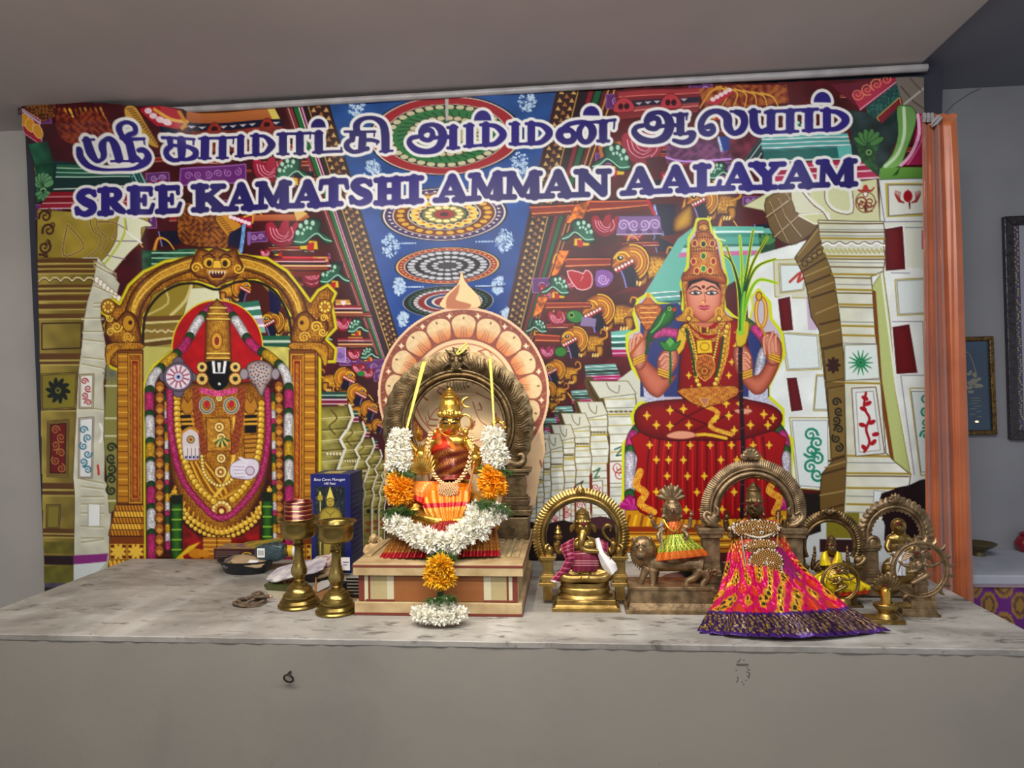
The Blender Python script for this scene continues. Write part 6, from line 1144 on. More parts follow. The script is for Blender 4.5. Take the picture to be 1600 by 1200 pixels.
def crown(T, mb, px, py, w, h, dy=0.):
    """tapering tiered crown standing on pixel row py"""
    p = [(.01, 0)]+[(w*a, h*b) for a, b in ((.5, 0), (.54, .04), (.54, .1), (.48, .13), (.49, .2), (.46, .4), (.41, .54), (.38, .58), (.44, .61), (.44, .67), (.36, .69), (.31, .76), (.21, .80), (.22, .84), (.1, .88), (.12, .92), (.03, .97))]+[(.01, h)]
    llathe(T, mb, px, py, p, dy, n=20)
    for k in range(7):
        a = -1.2+.4*k; q = T.L(px, py, dy); mb.ell((q.x+w*.54*math.sin(a), q.y-w*.54*math.cos(a), q.z+h*.12), (w*.07, w*.05, h*.08), None, 8, 5)
def hand(T, mb, px, py, dy, r, s=1):
    """raised open hand: palm, four unequal fingers and a thumb"""
    lell(T, mb, px, py, dy, r*.55, r*.28, r*.62)
    for k, h in enumerate((.95, 1.15, 1.1, .9)):
        x = px+s*r*(-.36+.25*k); ltube(T, mb, [(x, py-r*.4, dy), (x, py-r*(.4+h*.5), dy-r*.08), (x, py-r*(.35+h), dy-r*.22)], [r*.14, r*.12, r*.08], 6)
    ltube(T, mb, [(px-s*r*.4, py+r*.2, dy-r*.1), (px-s*r*.75, py-r*.15, dy-r*.2), (px-s*r*.8, py-r*.45, dy-r*.25)], [r*.16, r*.14, r*.09], 6)
def drape(T, rows, ndy, colf, name, m=CLOTH, nu=60, nv=24, th=.6, fold=0., nf=9, parent=None, label=None, vf=0., nvf=4):
    """cloth lofted through pixel rows [(xl, yl, xr, yr, dy_mid, dy_side)], front bulging toward the camera"""
    R_ = np.array(rows, float); tt = np.linspace(0, 1, len(rows))
    def fn(u, v):
        xl, yl, xr, yr, dm, ds = [np.interp(v, tt, R_[:, i]) for i in range(6)]
        s = math.sin(math.pi*u); f = fold*math.sin(u*nf*2*math.pi+.7*math.sin(v*5))*(.3+.7*v)+vf*math.sin(v*nvf*6.283+u*3.+1.3*math.sin(u*5))*math.sin(math.pi*u)
        return tuple(T.L(xl+(xr-xl)*u, yl+(yr-yl)*u, ds+(dm-ds)*s+f))
    mb = MB().surf(fn, nu, nv, colf); return T.part(name, mb, m, 60, True, parent, solid=th, label=label)
def dome_hood(T, mb, cx, cy, r, n, dy, r0=.3, spread=2.2, tip=1.):
    """serpent hood: a fan of heads above pixel (cx, cy)"""
    for k in range(n):
        a = -spread/2+spread*k/(n-1); R1 = r*(1-.12*abs(a))
        ltube(T, mb, [(cx+r*r0*math.sin(a), cy-r*r0*math.cos(a)*.9, dy), (cx+R1*.7*math.sin(a), cy-R1*.7*math.cos(a), dy+1), (cx+R1*math.sin(a), cy-R1*math.cos(a), dy-2)], [r*.1, r*.17, r*.05*tip], 8)
# ---------------------------------------------------------------- painted plinth
PF = G(690, 963).y; PT = .1365+TZ; PB = -.165; PX0, PX1 = onY(554, 963, PF).x, onY(816, 963, PF).x
T = Thing('idol_plinth', 'painted wooden plinth with cream and brown panels under the golden idol', 'plinth', ((PX0+PX1)/2, (PF+PB)/2, TZ), k=1.)
PO = T.o.location
def pb(name, x0, x1, y0, y1, z0, z1, m, bev=.0012, **k): o = T.part(name, MB().box(x0-PO.x, x1-PO.x, y0-PO.y, y1-PO.y, z0-TZ, z1-TZ), m, 0, **k); mod_bevel(o, bev, 1); return o
wood = mat('cream_wood', (190, 166, 124), .55, 0, (158, 132, 92), 16, 6, .12, 40); red = mat('oxide_red_paint', (110, 44, 28), .6); brn = mat('ochre_brown_paint', (146, 88, 40), .6, 0, (130, 76, 34), 10); crm = mat('cream_paint', (176, 160, 116), .6, 0, (162, 146, 102), 9); wht = mat('pale_paint', (194, 184, 154), .6)
fx = lambda px: onY(px, 920, PF+.012).x
pb('base_slab', PX0, PX1, PF, PB, TZ, TZ+.034, wood); pb('base_line', PX0-.0008, PX1+.0008, PF-.0008, PB, TZ+.001, TZ+.008, red, .0003)
pb('core', PX0+.010, PX1-.010, PF+.012, PB-.01, TZ+.034, TZ+.105, wood)
for x0, x1, m in ((561, 570, red), (570, 576, wht), (576, 579, red), (579, 605, crm), (605, 616, wht), (616, 756, brn), (756, 768, wht), (768, 792, crm), (792, 795, red), (795, 801, wht), (801, 809, red)):
    pb('front_panel', fx(x0), fx(x1)-.0003, PF+.009, PF+.0125, TZ+.036, TZ+.104, m, .0003)
pb('panel_line', fx(572), fx(617), PF+.008, PF+.0095, TZ+.035, TZ+.040, red, .0002); pb('panel_line', fx(756), fx(806), PF+.008, PF+.0095, TZ+.035, TZ+.040, red, .0002)
pb('cornice', PX0-.002, PX1+.004, PF-.004, PB, TZ+.105, PT-.006, wood); pb('cornice_line', PX0-.003, PX1+.005, PF-.005, PB, PT-.010, PT-.004, red, .0004)
pb('top_board', PX0-.002, PX1+.004, PF-.004, PB, PT-.006, PT, wood)
# moulded rails along the right side of the top
for i, (dx, w, h) in enumerate(((.012, .012, .004), (.034, .010, .006), (.050, .014, .003))): pb('top_rail', PX1-dx-w, PX1-dx, PF+.07, PB-.03, PT, PT+h, crm if i % 2 else wood)
for i in range(7): pb('top_slat', PX1-.105, PX1-.068, PF+.12+i*.04, PF+.142+i*.04, PT, PT+.004, wood)
pb('top_rail', PX0+.012, PX0+.026, PF+.07, PB-.03, PT, PT+.005, wood)
# ---------------------------------------------------------------- lotus disc board behind the idol
DY = -.185
def build_disc():
    global CV
    old = CV; cx, cy, r = 724.5, 614, 134
    CV = Canvas(586, 864, 420, 792, 1., (214, 178, 136))
    RB, CR_, OR = (132, 62, 42), (220, 190, 142), (204, 118, 62)
    E(cx, cy, r, r, (226, 186, 148)); E(cx, cy, r-4, r-4, RB, tex=mottle(.16, .5))
    for k in range(40): a = k*.157; S([(cx+(r-6)*math.cos(a), cy+(r-6)*math.sin(a)), (cx+(r-16)*math.cos(a+.05), cy+(r-16)*math.sin(a+.05))], 1.2, (186, 122, 90))
    np_ = 17
    for k in range(np_):
        a = 6.2832*k/np_; ux, uy = math.sin(a), -math.cos(a); vx, vy = -uy, ux
        P = [(cx+ux*q+vx*w, cy+uy*q+vy*w) for q, w in ((87, -10), (98, -16), (110, -19), (119, -13), (123, 0), (119, 13), (110, 19), (98, 16), (87, 10))]
        F(P, lambda X, Y, d: np.array(OR)+(np.array(CR_)-np.array(OR))*np.clip((np.hypot(X-cx, Y-cy)-90)/18, 0, 1)[..., None], RB, 2.6, 3, tex=mottle(.04, .3, k))
        for w in (-5, 0, 5): S([(cx+ux*86+vx*w, cy+uy*86+vy*w), (cx+ux*104+vx*w*.6, cy+uy*104+vy*w*.6)], 2, (160, 90, 56), w2=.6)
        S([(cx+ux*116, cy+uy*116), (cx+ux*118, cy+uy*118)], 2.4, (96, 70, 40))
        b = a+3.1416/np_; q = (cx+math.sin(b)*122, cy-math.cos(b)*122); F([(q[0], q[1]-5), (q[0]+2, q[1]-1.5), (q[0]+5, q[1]), (q[0]+2, q[1]+1.5), (q[0], q[1]+5), (q[0]-2, q[1]+1.5), (q[0]-5, q[1]), (q[0]-2, q[1]-1.5)], (236, 206, 170))
    E(cx, cy, 87, 87, RB); E(cx, cy, 84, 84, (226, 192, 146)); R(cx, cy, 77, 77, 2, (176, 104, 72)); E(cx, cy, 74, 74, (224, 196, 150), tex=mottle(.06, .06))
    rs = random.Random(6)
    for k in range(8): a = k*.785; S([(cx+20*math.cos(a), cy+20*math.sin(a)), (cx+50*math.cos(a+.25), cy+50*math.sin(a+.25)), (cx+72*math.cos(a+.1), cy+72*math.sin(a+.1))], 1.8, (176, 108, 74), 4)
    for k in range(22): a, q = rs.random()*6.28, 20+50*rs.random(); S([(cx+q*math.cos(a), cy+q*math.sin(a)), (cx+(q+8)*math.cos(a+.15), cy+(q+8)*math.sin(a+.15)), (cx+(q+4)*math.cos(a+.32), cy+(q+4)*math.sin(a+.32))], 3, (160, 84, 58), 4, 1)
    # finial and lower board paint
    F([(690, 480), (694, 464), (706, 452), (716, 442), (721, 424), (727, 440), (740, 454), (749, 466), (746, 480)], (230, 194, 140), (196, 136, 90), 1.5, 3)
    F([(697, 478), (699, 464), (712, 450), (718, 444), (716, 458), (712, 468), (724, 472), (736, 476), (730, 482), (702, 482)], (176, 104, 66), None, 1, 3)
    F([(600, 690), (850, 690), (862, 800), (590, 800)], (222, 184, 138), None); 
    for k in range(9): S([(604+30*k, 720), (612+30*k, 760), (602+30*k, 790)], 3, (160, 86, 58), 4)
    C = CV.C; nx, ny = len(CV.xs), len(CV.ys); X, Y = np.meshgrid(CV.xs, CV.ys)
    d = np.minimum(elld(X, Y, cx, cy, r, r), polyd(X, Y, catm([(690, 481), (694, 464), (706, 452), (716, 442), (721, 424), (727, 440), (740, 454), (749, 466), (746, 481)], True, 4)))
    d = np.minimum(d, polyd(X, Y, [(604, 640), (846, 640), (852, 705), (843, 745), (836, 790), (606, 790), (600, 745)]))
    ok = d < .6; CV = old
    q = ok[:-1, :-1] & ok[1:, :-1] & ok[:-1, 1:] & ok[1:, 1:]; used = np.zeros(ok.shape, bool)
    for sl in ((slice(None, -1), slice(None, -1)), (slice(1, None), slice(None, -1)), (slice(None, -1), slice(1, None)), (slice(1, None), slice(1, None))): used[sl] |= q
    idx = -np.ones(ok.shape, int); idx[used] = np.arange(used.sum())
    V = [tuple(onY(a, b, DY)) for a, b in zip(X[used], Y[used])]; Fq = np.stack([idx[:-1, :-1], idx[1:, :-1], idx[1:, 1:], idx[:-1, 1:]], -1)[q]
    mb = MB(); base = onY(724, 800, DY); loc = Vector((base.x, DY, PT)); mb.add([tuple(Vector(v)-loc) for v in V], [tuple(int(i) for i in f) for f in Fq], C[used])
    TD = Thing('lotus_backboard', 'round painted lotus petal backboard with flame finial behind the idol', 'backboard', loc, k=1.)
    o = TD.part('painted_board', mb, mat('lotus_paint', (255, 255, 255), .5, attr=True, bump=.08, bs=60), 60, True); s_ = o.modifiers.new('solidify', 'SOLIDIFY'); s_.thickness = .014; s_.offset = -1
    ft = MB(); x0, x1 = onY(640, 800, DY).x-loc.x, onY(820, 800, DY).x-loc.x; ft.box(x0, x1, .0, .03, 0, .03); ft.box(x0+.05, x1-.05, .016, .03, .03, .25); TD.part('support_batten', ft, wood, 0)
build_disc()
# ---------------------------------------------------------------- bronze arch of the main idol
T = thing_at('idol_arch', 'large carved dark bronze arch with lion mask behind the golden idol', 'arch', 716, 845, z=PT, Y=-.30)
L = T.L
halo(T, 716, 665, 84, 117, 2.35, 0, 9, 26, 2.2, BRONZE_D, carve=.35)
rim(T, 716, 665, 80, 2.3, -3, 4.6, BRONZE, name='inner_rim'); rim(T, 716, 665, 73, 2.3, -1, 2.8, BRONZE_D, name='inner_rim'); rim(T, 716, 665, 86, 2.3, -4, 2.2, BRONZE_D, name='inner_rim')
gv = MB()   # engraved feather lines standing proud on the arch face
for k in range(150):
    t0 = -2.28+4.56*k/149; w = .05*math.sin(k*.75)
    ltube(T, gv, [(716+r*math.sin(t0+w*f+.035*math.sin(f*5)), 665-r*math.cos(t0+w*f+.035*math.sin(f*5)), -.5-4.6*math.sin(math.pi*(r-84)/33)) for f, r in ((0, 88), (.2, 93), (.4, 98), (.6, 103), (.8, 108), (1, 112))], [.5, .75, .7, .4], 4)
T.part('feather_carving', gv, BRONZE, 60, kind='stuff')
km = MB(); lell(T, km, 713, 564, -6, 13, 9, 11); lell(T, km, 713, 572, -10, 9, 7, 6)
for s in (-1, 1):
    lell(T, km, 713+s*6, 561, -14, 4, 3.5, 4); ltube(T, km, [(713+s*4, 553, -8), (713+s*12, 550, -8), (713+s*18, 546, -6)], [2.6, 2.4, .8], 7, 3); ltube(T, km, [(713+s*9, 566, -8), (713+s*17, 572, -7), (713+s*22, 577, -5), (713+s*18, 580, -5)], [3.4, 3, 2.4, 1.2], 7, 3)
ltube(T, km, [(713, 552, -8), (711, 546, -8), (706, 542, -7)], [4, 3, .8], 7); ltube(T, km, [(713, 566, -15), (713, 571, -17)], [2, 2.6], 7); lell(T, km, 713, 548, -6, 6, 5, 4)
for k in range(5): lell(T, km, 705+4*k, 577, -14, 1.3, 1.5, 2.4)
T.part('lion_mask', km, BRONZE_D, 60, remesh=1.1)
sc = MB()
for k in range(7): ltube(T, sc, [(700+5*k, 597, -2), (700+5.2*k, 603+3*math.sin(k*.52), -4), (699+5.6*k, 606+5*math.sin(k*.52), -3)], [2.6, 2.4, .8], 6)
T.part('hanging_leaf', sc, BRONZE_D)
for s, cx in ((-1, 630), (1, 806)):
    tm = MB(); cy = 728
    ltube(T, tm, [(cx-s*18, cy-22, -6), (cx-s*12, cy-8, -8), (cx+s*2, cy-2, -9), (cx+s*12, cy-8, -8), (cx+s*10, cy-18, -7), (cx+s*2, cy-16, -8)], [5, 7, 7, 6, 4, 3], 9, 4)
    ltube(T, tm, [(cx-s*20, cy+4, -6), (cx-s*8, cy+2, -9), (cx+s*6, cy+4, -8)], [5, 6, 4], 9, 3); lell(T, tm, cx-s*14, cy-4, -12, 6, 5, 5)
    T.part('terminal_scroll', tm, BRONZE_D, 60, remesh=1.2)
    ps = MB(); post(T, ps, cx, 733, 806, 36, 0, 32); T.part('arch_post', ps, BRONZE_D, 0, bevel=1.)
bs = MB(); z0 = L(716, 806, 0).z; bs.box(-112, 112, -20, 20, 0, z0+1); T.part('arch_base', bs, BRONZE_D, 0, bevel=1.5)
# ---------------------------------------------------------------- the golden idol
T = thing_at('golden_goddess_idol', 'golden seated goddess idol in red and orange silk with flower garland', 'idol', 703, 850, z=PT, Y=-.43)
L = T.L; b = MB()
lell(T, b, 703, 722, 0, 26, 18, 34); lell(T, b, 703, 690, 0, 30, 15, 14); lell(T, b, 703, 765, 0, 36, 24, 26)        # torso, shoulders, hips
ltube(T, b, [(703, 694, -2), (703, 674, -4)], [8, 7.5], 12)
head(T, b, 703, 662, 17, -8); crown(T, b, 703, 652, 35, 49, -6)
for s in (-1, 1):   # front arms, rear arms, crossed legs
    ltube(T, b, [(703+s*27, 688, 0), (703+s*38, 712, -6), (703+s*40, 735, -16)], [9, 8, 6.5], 10, 3); ltube(T, b, [(703+s*40, 735, -16), (703+s*44, 722, -30), (703+s*46, 706, -34)], [6.5, 5.5, 4.5], 10, 3)
    ltube(T, b, [(703+s*25, 690, 6), (703+s*48, 706, 8), (703+s*62, 694, 6), (703+s*66, 682, 4)], [7, 6, 5, 4], 10, 3)
    ltube(T, b, [(703+s*18, 778, -2), (703+s*52, 792, -26), (703+s*62, 805, -34)], [20, 17, 13], 12, 3); ltube(T, b, [(703+s*62, 805, -34), (703+s*20, 815, -52), (703-s*18, 818, -46)], [13, 10, 8], 12, 3)
lell(T, b, 703, 822, -5, 78, 52, 26)
T.part('body', b, GOLD, 60, remesh=1.5, sm=1)
for a in ((655, 684, 2, 9, 1), (774, 682, 2, 9, -1), (657, 712, -36, 12, 1), (742, 716, -36, 9, -1)):
    hd = MB(); hand(T, hd, *a); T.part('hand', hd, GOLD, 60)
fl = MB()     # gilt flower and fan held in the near hands, wheel and lotus in the far hands
for k in range(13):
    a = -1.3+.22*k; ltube(T, fl, [(658, 742, -32), (658+16*math.sin(a), 742-22*math.cos(a), -38), (658+22*math.sin(a*1.1), 742-44*math.cos(a*.9), -34)], [1.5, 2.6, .6], 5)
T.part('gilt_fan', fl, GOLD, 60)
w_ = MB(); w_.tube(arc(T, None, 778, 668, 9, 9, 0, 6.2832, 21, 0)[:-1], 2.2, 8, closed=True)
for k in range(8): a = k*.785; lell(T, w_, 778+11*math.sin(a), 668-11*math.cos(a), 0, 2, 1.5, 3, (0, a, 0), 8, 5)
llathe(T, w_, 778, 659, [(3.5, 0), (4, 2), (2, 4), (2.6, 6), (.1, 9)]); T.part('wheel_finial', w_, GOLD)
lt = MB(); llathe(T, lt, 654, 686, [(2, 0), (5, 5), (6.5, 10), (3, 14), (4, 16), (.2, 21)]); T.part('lotus_finial', lt, GOLD)
cn = MB(); ltube(T, cn, [(741, 726, -40), (736, 748, -44), (730, 768, -48)], 1.6, 8); T.part('cane', cn, mat('cane_wood', (176, 120, 60), .5))
mo = MB(); ltube(T, mo, [(733, 620, -6), (726, 623, -7), (722, 629, -7), (726, 635, -7), (734, 636, -6)], [.6, 2.2, 2.8, 2.2, .6], 8, 4); T.part('crescent_moon', mo, GOLD)
eh = MB(); eh.tube(arc(T, None, 727, 660, 10, 12, 0, 6.2832, 21, 4)[:-1], 2, 8, closed=True); lell(T, eh, 727, 676, -4, 5, 4, 6); lell(T, eh, 729, 686, -5, 4, 4, 5); T.part('ear_ornament', eh, GOLD); T.part('ear_ornament', lell(T, MB(), 680, 676, -3, 4, 4, 6), GOLD)
blk = mat('black_paint', (18, 14, 12), .5); fc = MB()
for s in (-1, 1):
    ltube(T, fc, [(703+s*3, 657, -23.4), (703+s*8, 654.5, -22.6), (703+s*13.5, 657, -18)], [1., 1.4, .7], 6, 3); lell(T, fc, 703+s*7, 661, -22, 4.2, 2.4, 1.7)
lell(T, fc, 703, 650, -23, 1.8, 1, 1.8); T.part('painted_eyes', fc, blk)
lp = MB(); lell(T, lp, 703, 672.3, -22.4, 3, 1.4, 1.); lell(T, lp, 703, 674, -22.2, 2.2, 1.3, .8); T.part('lips', lp, mat('red_lips', (180, 24, 40), .4))
nr = MB(); nr.tube(arc(T, None, 704, 667, 18, 15, 1.7, 4.4, 18, -22), 1.3, 7); T.part('chin_ring', nr, GOLD)
# silk: bodice wrap, lap panel, skirt
def brocade(base, gold, k=1.):
    def f(u, v):
        g = math.sin(u*60*k)*math.sin(v*42*k); return mix(base, gold, .75 if g > .15 else .12)
    return f
def bod(u, v):
    w = v+.28*(u-.5)
    for cx, cy in ((.25, .12), (.62, .3)):
        if (u-cx)**2*2+(w-cy)**2 < .018: return mix((196, 84, 34), (216, 150, 60), .5+.5*math.sin(u*90)*math.sin(v*80))
    if w > .9: return (120, 34, 20)
    if w > .36: return mix((96, 30, 18), (176, 112, 50), .5+.5*math.sin(w*34)) if math.sin(u*130)*math.sin(v*90) > -.2 else (92, 26, 16)
    return (206, 52, 20) if w < .32 else (150, 22, 16)
drape(T, [(683, 668, 692, 674, -8, 2), (676, 682, 716, 690, -18, -2), (674, 700, 734, 706, -24, -4), (676, 720, 735, 718, -27, -4), (678, 740, 730, 736, -28, -6), (672, 752, 738, 748, -28, -8)], 0, bod, 'bodice_wrap', SILK, 70, 60, .8, 1.2, 3, vf=2.2, nvf=3.4)
def lapc(u, v):
    if v < .42: return (240, 124, 8) if math.sin(u*70) > -.7 else (222, 100, 6)
    if v < .53: return (186, 22, 34)
    if v > .95: return (214, 50, 20)
    return mix((224, 96, 20), (226, 170, 60), .85 if math.sin(u*110)*math.sin(v*90) > -.1 else .2)
drape(T, [(650, 752, 738, 756, -34, -22), (654, 768, 736, 766, -46, -36), (658, 785, 734, 782, -52, -44), (664, 800, 728, 796, -57, -52), (674, 814, 720, 812, -60, -56), (680, 824, 714, 822, -62, -60)], 0, lapc, 'lap_pleats', SILK, 120, 60, .8, 1.6, 7)
drape(T, [(640, 752, 690, 752, -36, -26), (640, 764, 676, 772, -46, -36), (646, 780, 664, 790, -50, -44)], 0, lambda u, v: (206, 40, 30) if v > .72 or u < .1 else mix((222, 90, 30), (226, 160, 60), .8 if math.sin(u*60)*math.sin(v*40) > 0 else .2), 'lap_fold', SILK, 40, 24, .8, .8, 3)
def skc(u, v):
    if v > .86: return (150, 12, 26)
    return mix((110, 34, 20), (178, 128, 48), .8 if math.sin(u*220)*math.sin(v*60) > -.35 else .1) if v > .35 else (140, 30, 22)
drape(T, [(640, 815, 762, 812, -62, -20), (622, 832, 776, 828, -74, -34), (605, 852, 780, 848, -84, -54), (592, 873, 781, 869, -90, -74)], 0, skc, 'skirt_hem', SILK, 200, 30, .9, 3.2, 17)
# pearl necklace and pendant
nk = MB(); P = catm([(673, 676, -20), (668, 702, -28), (673, 730, -34), (686, 750, -40), (702, 757, -44), (720, 747, -40), (733, 722, -34), (738, 690, -26), (736, 674, -18)], False, 9)
for i, p in enumerate(P):
    for o in (-2.6, 0, 2.6): lell(T, nk, p[0]+o*(.9 if 20 < i < 52 else 1), p[1]+(i % 2)*1.6*(1 if o else -1), p[2]-1, 1.5, 1.5, 1.5, None, 7, 5)
T.part('pearl_necklace', nk, mat('pale_gold_pearl', (228, 190, 140), .3, .25, coat=.3), kind='stuff')
pd = MB(); rs = random.Random(2)
for k in range(70):
    a = k*2.4; q = (k/70)**.5; lell(T, pd, 700+17*q*math.cos(a), 763+10*q*math.sin(a), -50-3*(1-q), 1.6, 1.5, 1.6, None, 6, 4)
for k in range(9): lell(T, pd, 686+3.5*k, 774-.5*abs(k-4)**1.4, -50, 1.4, 1.4, 2.2, None, 6, 4)
T.part('pendant', pd, mat('pale_gold_pearl', (228, 190, 140), .3, .25), kind='stuff')
for s, x, y in ((-1, 660, 735), (1, 744, 735)):
    for k in range(3): T.part('bangle', MB().tube([L(x+6.5*math.cos(a), y+3*k-3+2*math.sin(a), -26+6*math.sin(a)) for a in np.linspace(0, 6.2832, 15)[:-1]], 1.1, 6, closed=True), GOLD)
# ---------------------------------------------------------------- flower garland
TG = thing_at('flower_garland', 'garland of white chrysanthemums, orange marigolds and green ferns on yellow straps', 'garland', 690, 800, z=PT, Y=-.53)
IY = -.43; IK = pxs(onY(703, 760, IY)); GLOC = TG.o.location
def gp(px, py, dy): return (onY(px, py, IY+dy*IK)-GLOC)/TG.k
def petal_mesh(name, n, r, pw, m, cup, seed, droop=.2):
    mb = MB(); rs = random.Random(seed)
    for i in range(n):
        z = 1-1.25*(i+.5)/n; a = i*2.39996; s = math.sqrt(max(0, 1-z*z)); d = Vector((s*math.cos(a), s*math.sin(a), z)).normalized(); l = r*rs.uniform(.8, 1.1)
        t = d.cross(Vector((rs.uniform(-1, 1), rs.uniform(-1, 1), rs.uniform(-1, 1)))).normalized(); u = d.cross(t); w = pw*rs.uniform(.8, 1.2)
        p0 = d*(l*.2); p1 = d*(l*.65)+u*(l*cup*.25); p2 = d*l+u*(l*cup)
        mb.add([p0-t*w*.4, p0+t*w*.4, p1+t*w, p1-t*w, p2], [(0, 1, 2, 3), (3, 2, 4)])
    o = MB(); me = mb.mesh(name, m, TG.k, 0); return me
wm = mat('white_petals', (250, 247, 236), .6, 0, (234, 229, 208), 120, 2); om = mat('orange_petals', (250, 176, 20), .55, 0, (238, 142, 12), 160, 2); ym = mat('yellow_petals', (240, 190, 30), .55, 0, (222, 150, 16), 160, 2); gm = mat('fern_green', (64, 98, 36), .6, 0, (34, 62, 26), 120, 2)
WM = [petal_mesh('white_flower', 46, 12.5, 2.2, wm, .18, i) for i in range(3)]; OM = [petal_mesh('marigold_flower', 48, 14.5, 1.9, om, .1, 10+i) for i in range(3)]; YM = [petal_mesh('marigold_flower', 48, 14, 1.9, ym, .1, 20+i) for i in range(2)]
def fern(seed):
    mb = MB(); rs = random.Random(seed)
    for i in range(16):
        a = rs.random()*6.28; l = rs.uniform(8, 14); d = Vector((math.cos(a), rs.uniform(-.9, .1), math.sin(a))).normalized(); t = d.cross(Vector((0, 1, .3))).normalized()
        for j in range(8):
            p = d*(l*(j+1)/8); w = 3.4*(1-j/9)
            for s in (-1, 1): q = p+t*s*w+d*2.; mb.add([p, p+d*.9, q], [(0, 1, 2)])
        mb.add([Vector((0, 0, 0))-t*.3, t*.3, d*l], [(0, 1, 2)])
    return mb.mesh('fern_sprig', gm, TG.k, 0)
FM = [fern(40+i) for i in range(3)]; rsg = random.Random(77)
def flower(meshes, p, name, sc=1.):
    o = link(name, rsg.choice(meshes), TG.o); o.location = p*TG.k; o.scale = (sc,)*3
    d = Vector((rsg.uniform(-.6, .6), -1+rsg.uniform(-.1, .3), rsg.uniform(-.5, .6))); o.rotation_euler = d.to_track_quat('Z', 'Y').to_euler(); return o
def strand(meshes, name, path, rad, n, sc=1., dep=.6):
    Q = [Vector(q) for q in catm(path, False, 8)]
    for i in range(n):
        f = (i+.5)/n*(len(Q)-1); q = Q[int(f)]; a = i*2.39996; rr = rad*(.55+.45*abs(math.sin(a*1.3)))
        flower(meshes, gp(q[0]+rr*math.cos(a), q[1]+.35*rr*math.sin(a*2.1), q[2]-rad*dep*abs(math.sin(a))), name, sc*rsg.uniform(.85, 1.12))
def core(path, r):
    c = MB(); c.tube([gp(*q) for q in catm(path, False, 6)], r, 8); return c
TG.part('garland_cord', core([(627, 676, -22), (625, 730, -34), (624, 780, -50), (640, 815, -70), (690, 845, -88), (740, 815, -74), (771, 780, -50), (772, 730, -36), (772, 672, -20)], 4), gm)
TG.part('pendant_cord', core([(690, 860, -104), (690, 880, -124), (688, 930, -130), (686, 955, -134)], 5), gm)
strand(WM, 'white_flower', [(624, 680, -24), (624, 705, -30), (624, 728, -34)], 17, 27); strand(WM, 'white_flower', [(771, 678, -22), (772, 700, -30), (774, 722, -34)], 17, 25)
strand(FM, 'fern_sprig', [(610, 738, -36), (640, 740, -38)], 6, 9, 1.25, 2.); strand(FM, 'fern_sprig', [(754, 730, -36), (796, 736, -36)], 6, 9, 1.25, 2.)
strand(OM, 'marigold_flower', [(624, 752, -44), (624, 782, -50)], 19, 17); strand(OM, 'marigold_flower', [(770, 742, -44), (771, 768, -50)], 19, 16)
strand(FM, 'fern_sprig', [(606, 800, -54), (622, 796, -58), (648, 796, -62)], 8, 16, 1.35, 2.); strand(FM, 'fern_sprig', [(746, 786, -62), (770, 788, -62), (790, 794, -56)], 8, 16, 1.35, 2.)
strand(WM, 'white_flower', [(617, 812, -60), (634, 826, -74), (660, 842, -86), (690, 850, -92), (718, 840, -88), (742, 820, -78), (760, 800, -66), (768, 806, -60)], 19, 84, 1.12)
strand(FM, 'fern_sprig', [(676, 868, -96), (706, 868, -100)], 6, 12, 1.2, 2.5)
strand(YM, 'marigold_flower', [(688, 880, -128), (688, 912, -130)], 20, 24)
strand(FM, 'fern_sprig', [(672, 936, -134), (708, 934, -136)], 6, 13, 1.2, 2.5); strand(WM, 'white_flower', [(655, 960, -138), (686, 948, -140), (716, 960, -138)], 13, 16); strand(WM, 'white_flower', [(650, 958, -142), (670, 963, -152), (700, 964, -152), (724, 957, -142)], 6, 18)
for (x0, y0, x1, y1, d0, d1, w) in ((663, 565, 634, 676, 46, -22, 8), (766, 561, 773, 674, 46, -20, 6)):
    s_ = MB(); A, B_ = gp(x0, y0, d0), gp(x1, y1, d1)
    def fn(u, v, A=A, B_=B_, w=w): p = A+(B_-A)*u; return (p.x+(v-.5)*w*(1-.55*u)+.4*math.sin(v*12), p.y-1.2*math.sin(v*math.pi), p.z)
    o = TG.part('strap', s_.surf(fn, 24, 6), mat('yellow_ribbon', (238, 228, 110), .6, 0, (220, 206, 84), 60), 60, solid=.5)
kn = MB(); kn.tube([gp(x, y, 52) for x, y in ((713, 553), (720, 543), (730, 536), (731, 541), (722, 550), (715, 554))], 1.5, 7); TG.part('strap_knot', kn, MATS['yellow_ribbon'])
# ---------------------------------------------------------------- elephant-headed idol with its own arch
T = thing_at('elephant_headed_idol', 'brass elephant headed seated idol in maroon shawl under a brass arch', 'idol', 914, 946)
L = T.L
halo(T, 908, 838, 60, 73, 2.25, 12, 6, 64, 3.4, BRASS, carve=.4, flame=True); rim(T, 908, 838, 60, 2.25, 9, 3.4, BRASS, name='inner_rim'); rim(T, 908, 838, 55, 2.2, 11, 1.6, BRONZE, name='inner_rim')
k_ = MB(); llathe(T, k_, 907, 776, [(.01, 0), (5, 0), (7, 5), (7, 10), (4, 14), (.1, 20)], 10, .6, 14); T.part('arch_knob', lell(T, k_, 907, 769, 5, 3, 3, 3), BRASS)
for cx in (856, 969):
    ps = MB(); post(T, ps, cx, 870, 917, 20, 12, 18); T.part('arch_post', ps, BRASS, 0, bevel=.6); T.part('arch_foot', lbox(T, MB(), cx-7, cx+7, 915, 938, 5, 20), BRASS, 0, bevel=.6)
    tm = MB(); s = 1 if cx > 908 else -1
    lell(T, tm, cx-s*1, 862, 8, 9, 6, 10); ltube(T, tm, [(cx-s*6, 868, 6), (cx+s*4, 856, 4), (cx-s*2, 850, 6)], [3, 4, 2], 8, 3); T.part('arch_terminal', tm, BRASS, 60, remesh=1.)
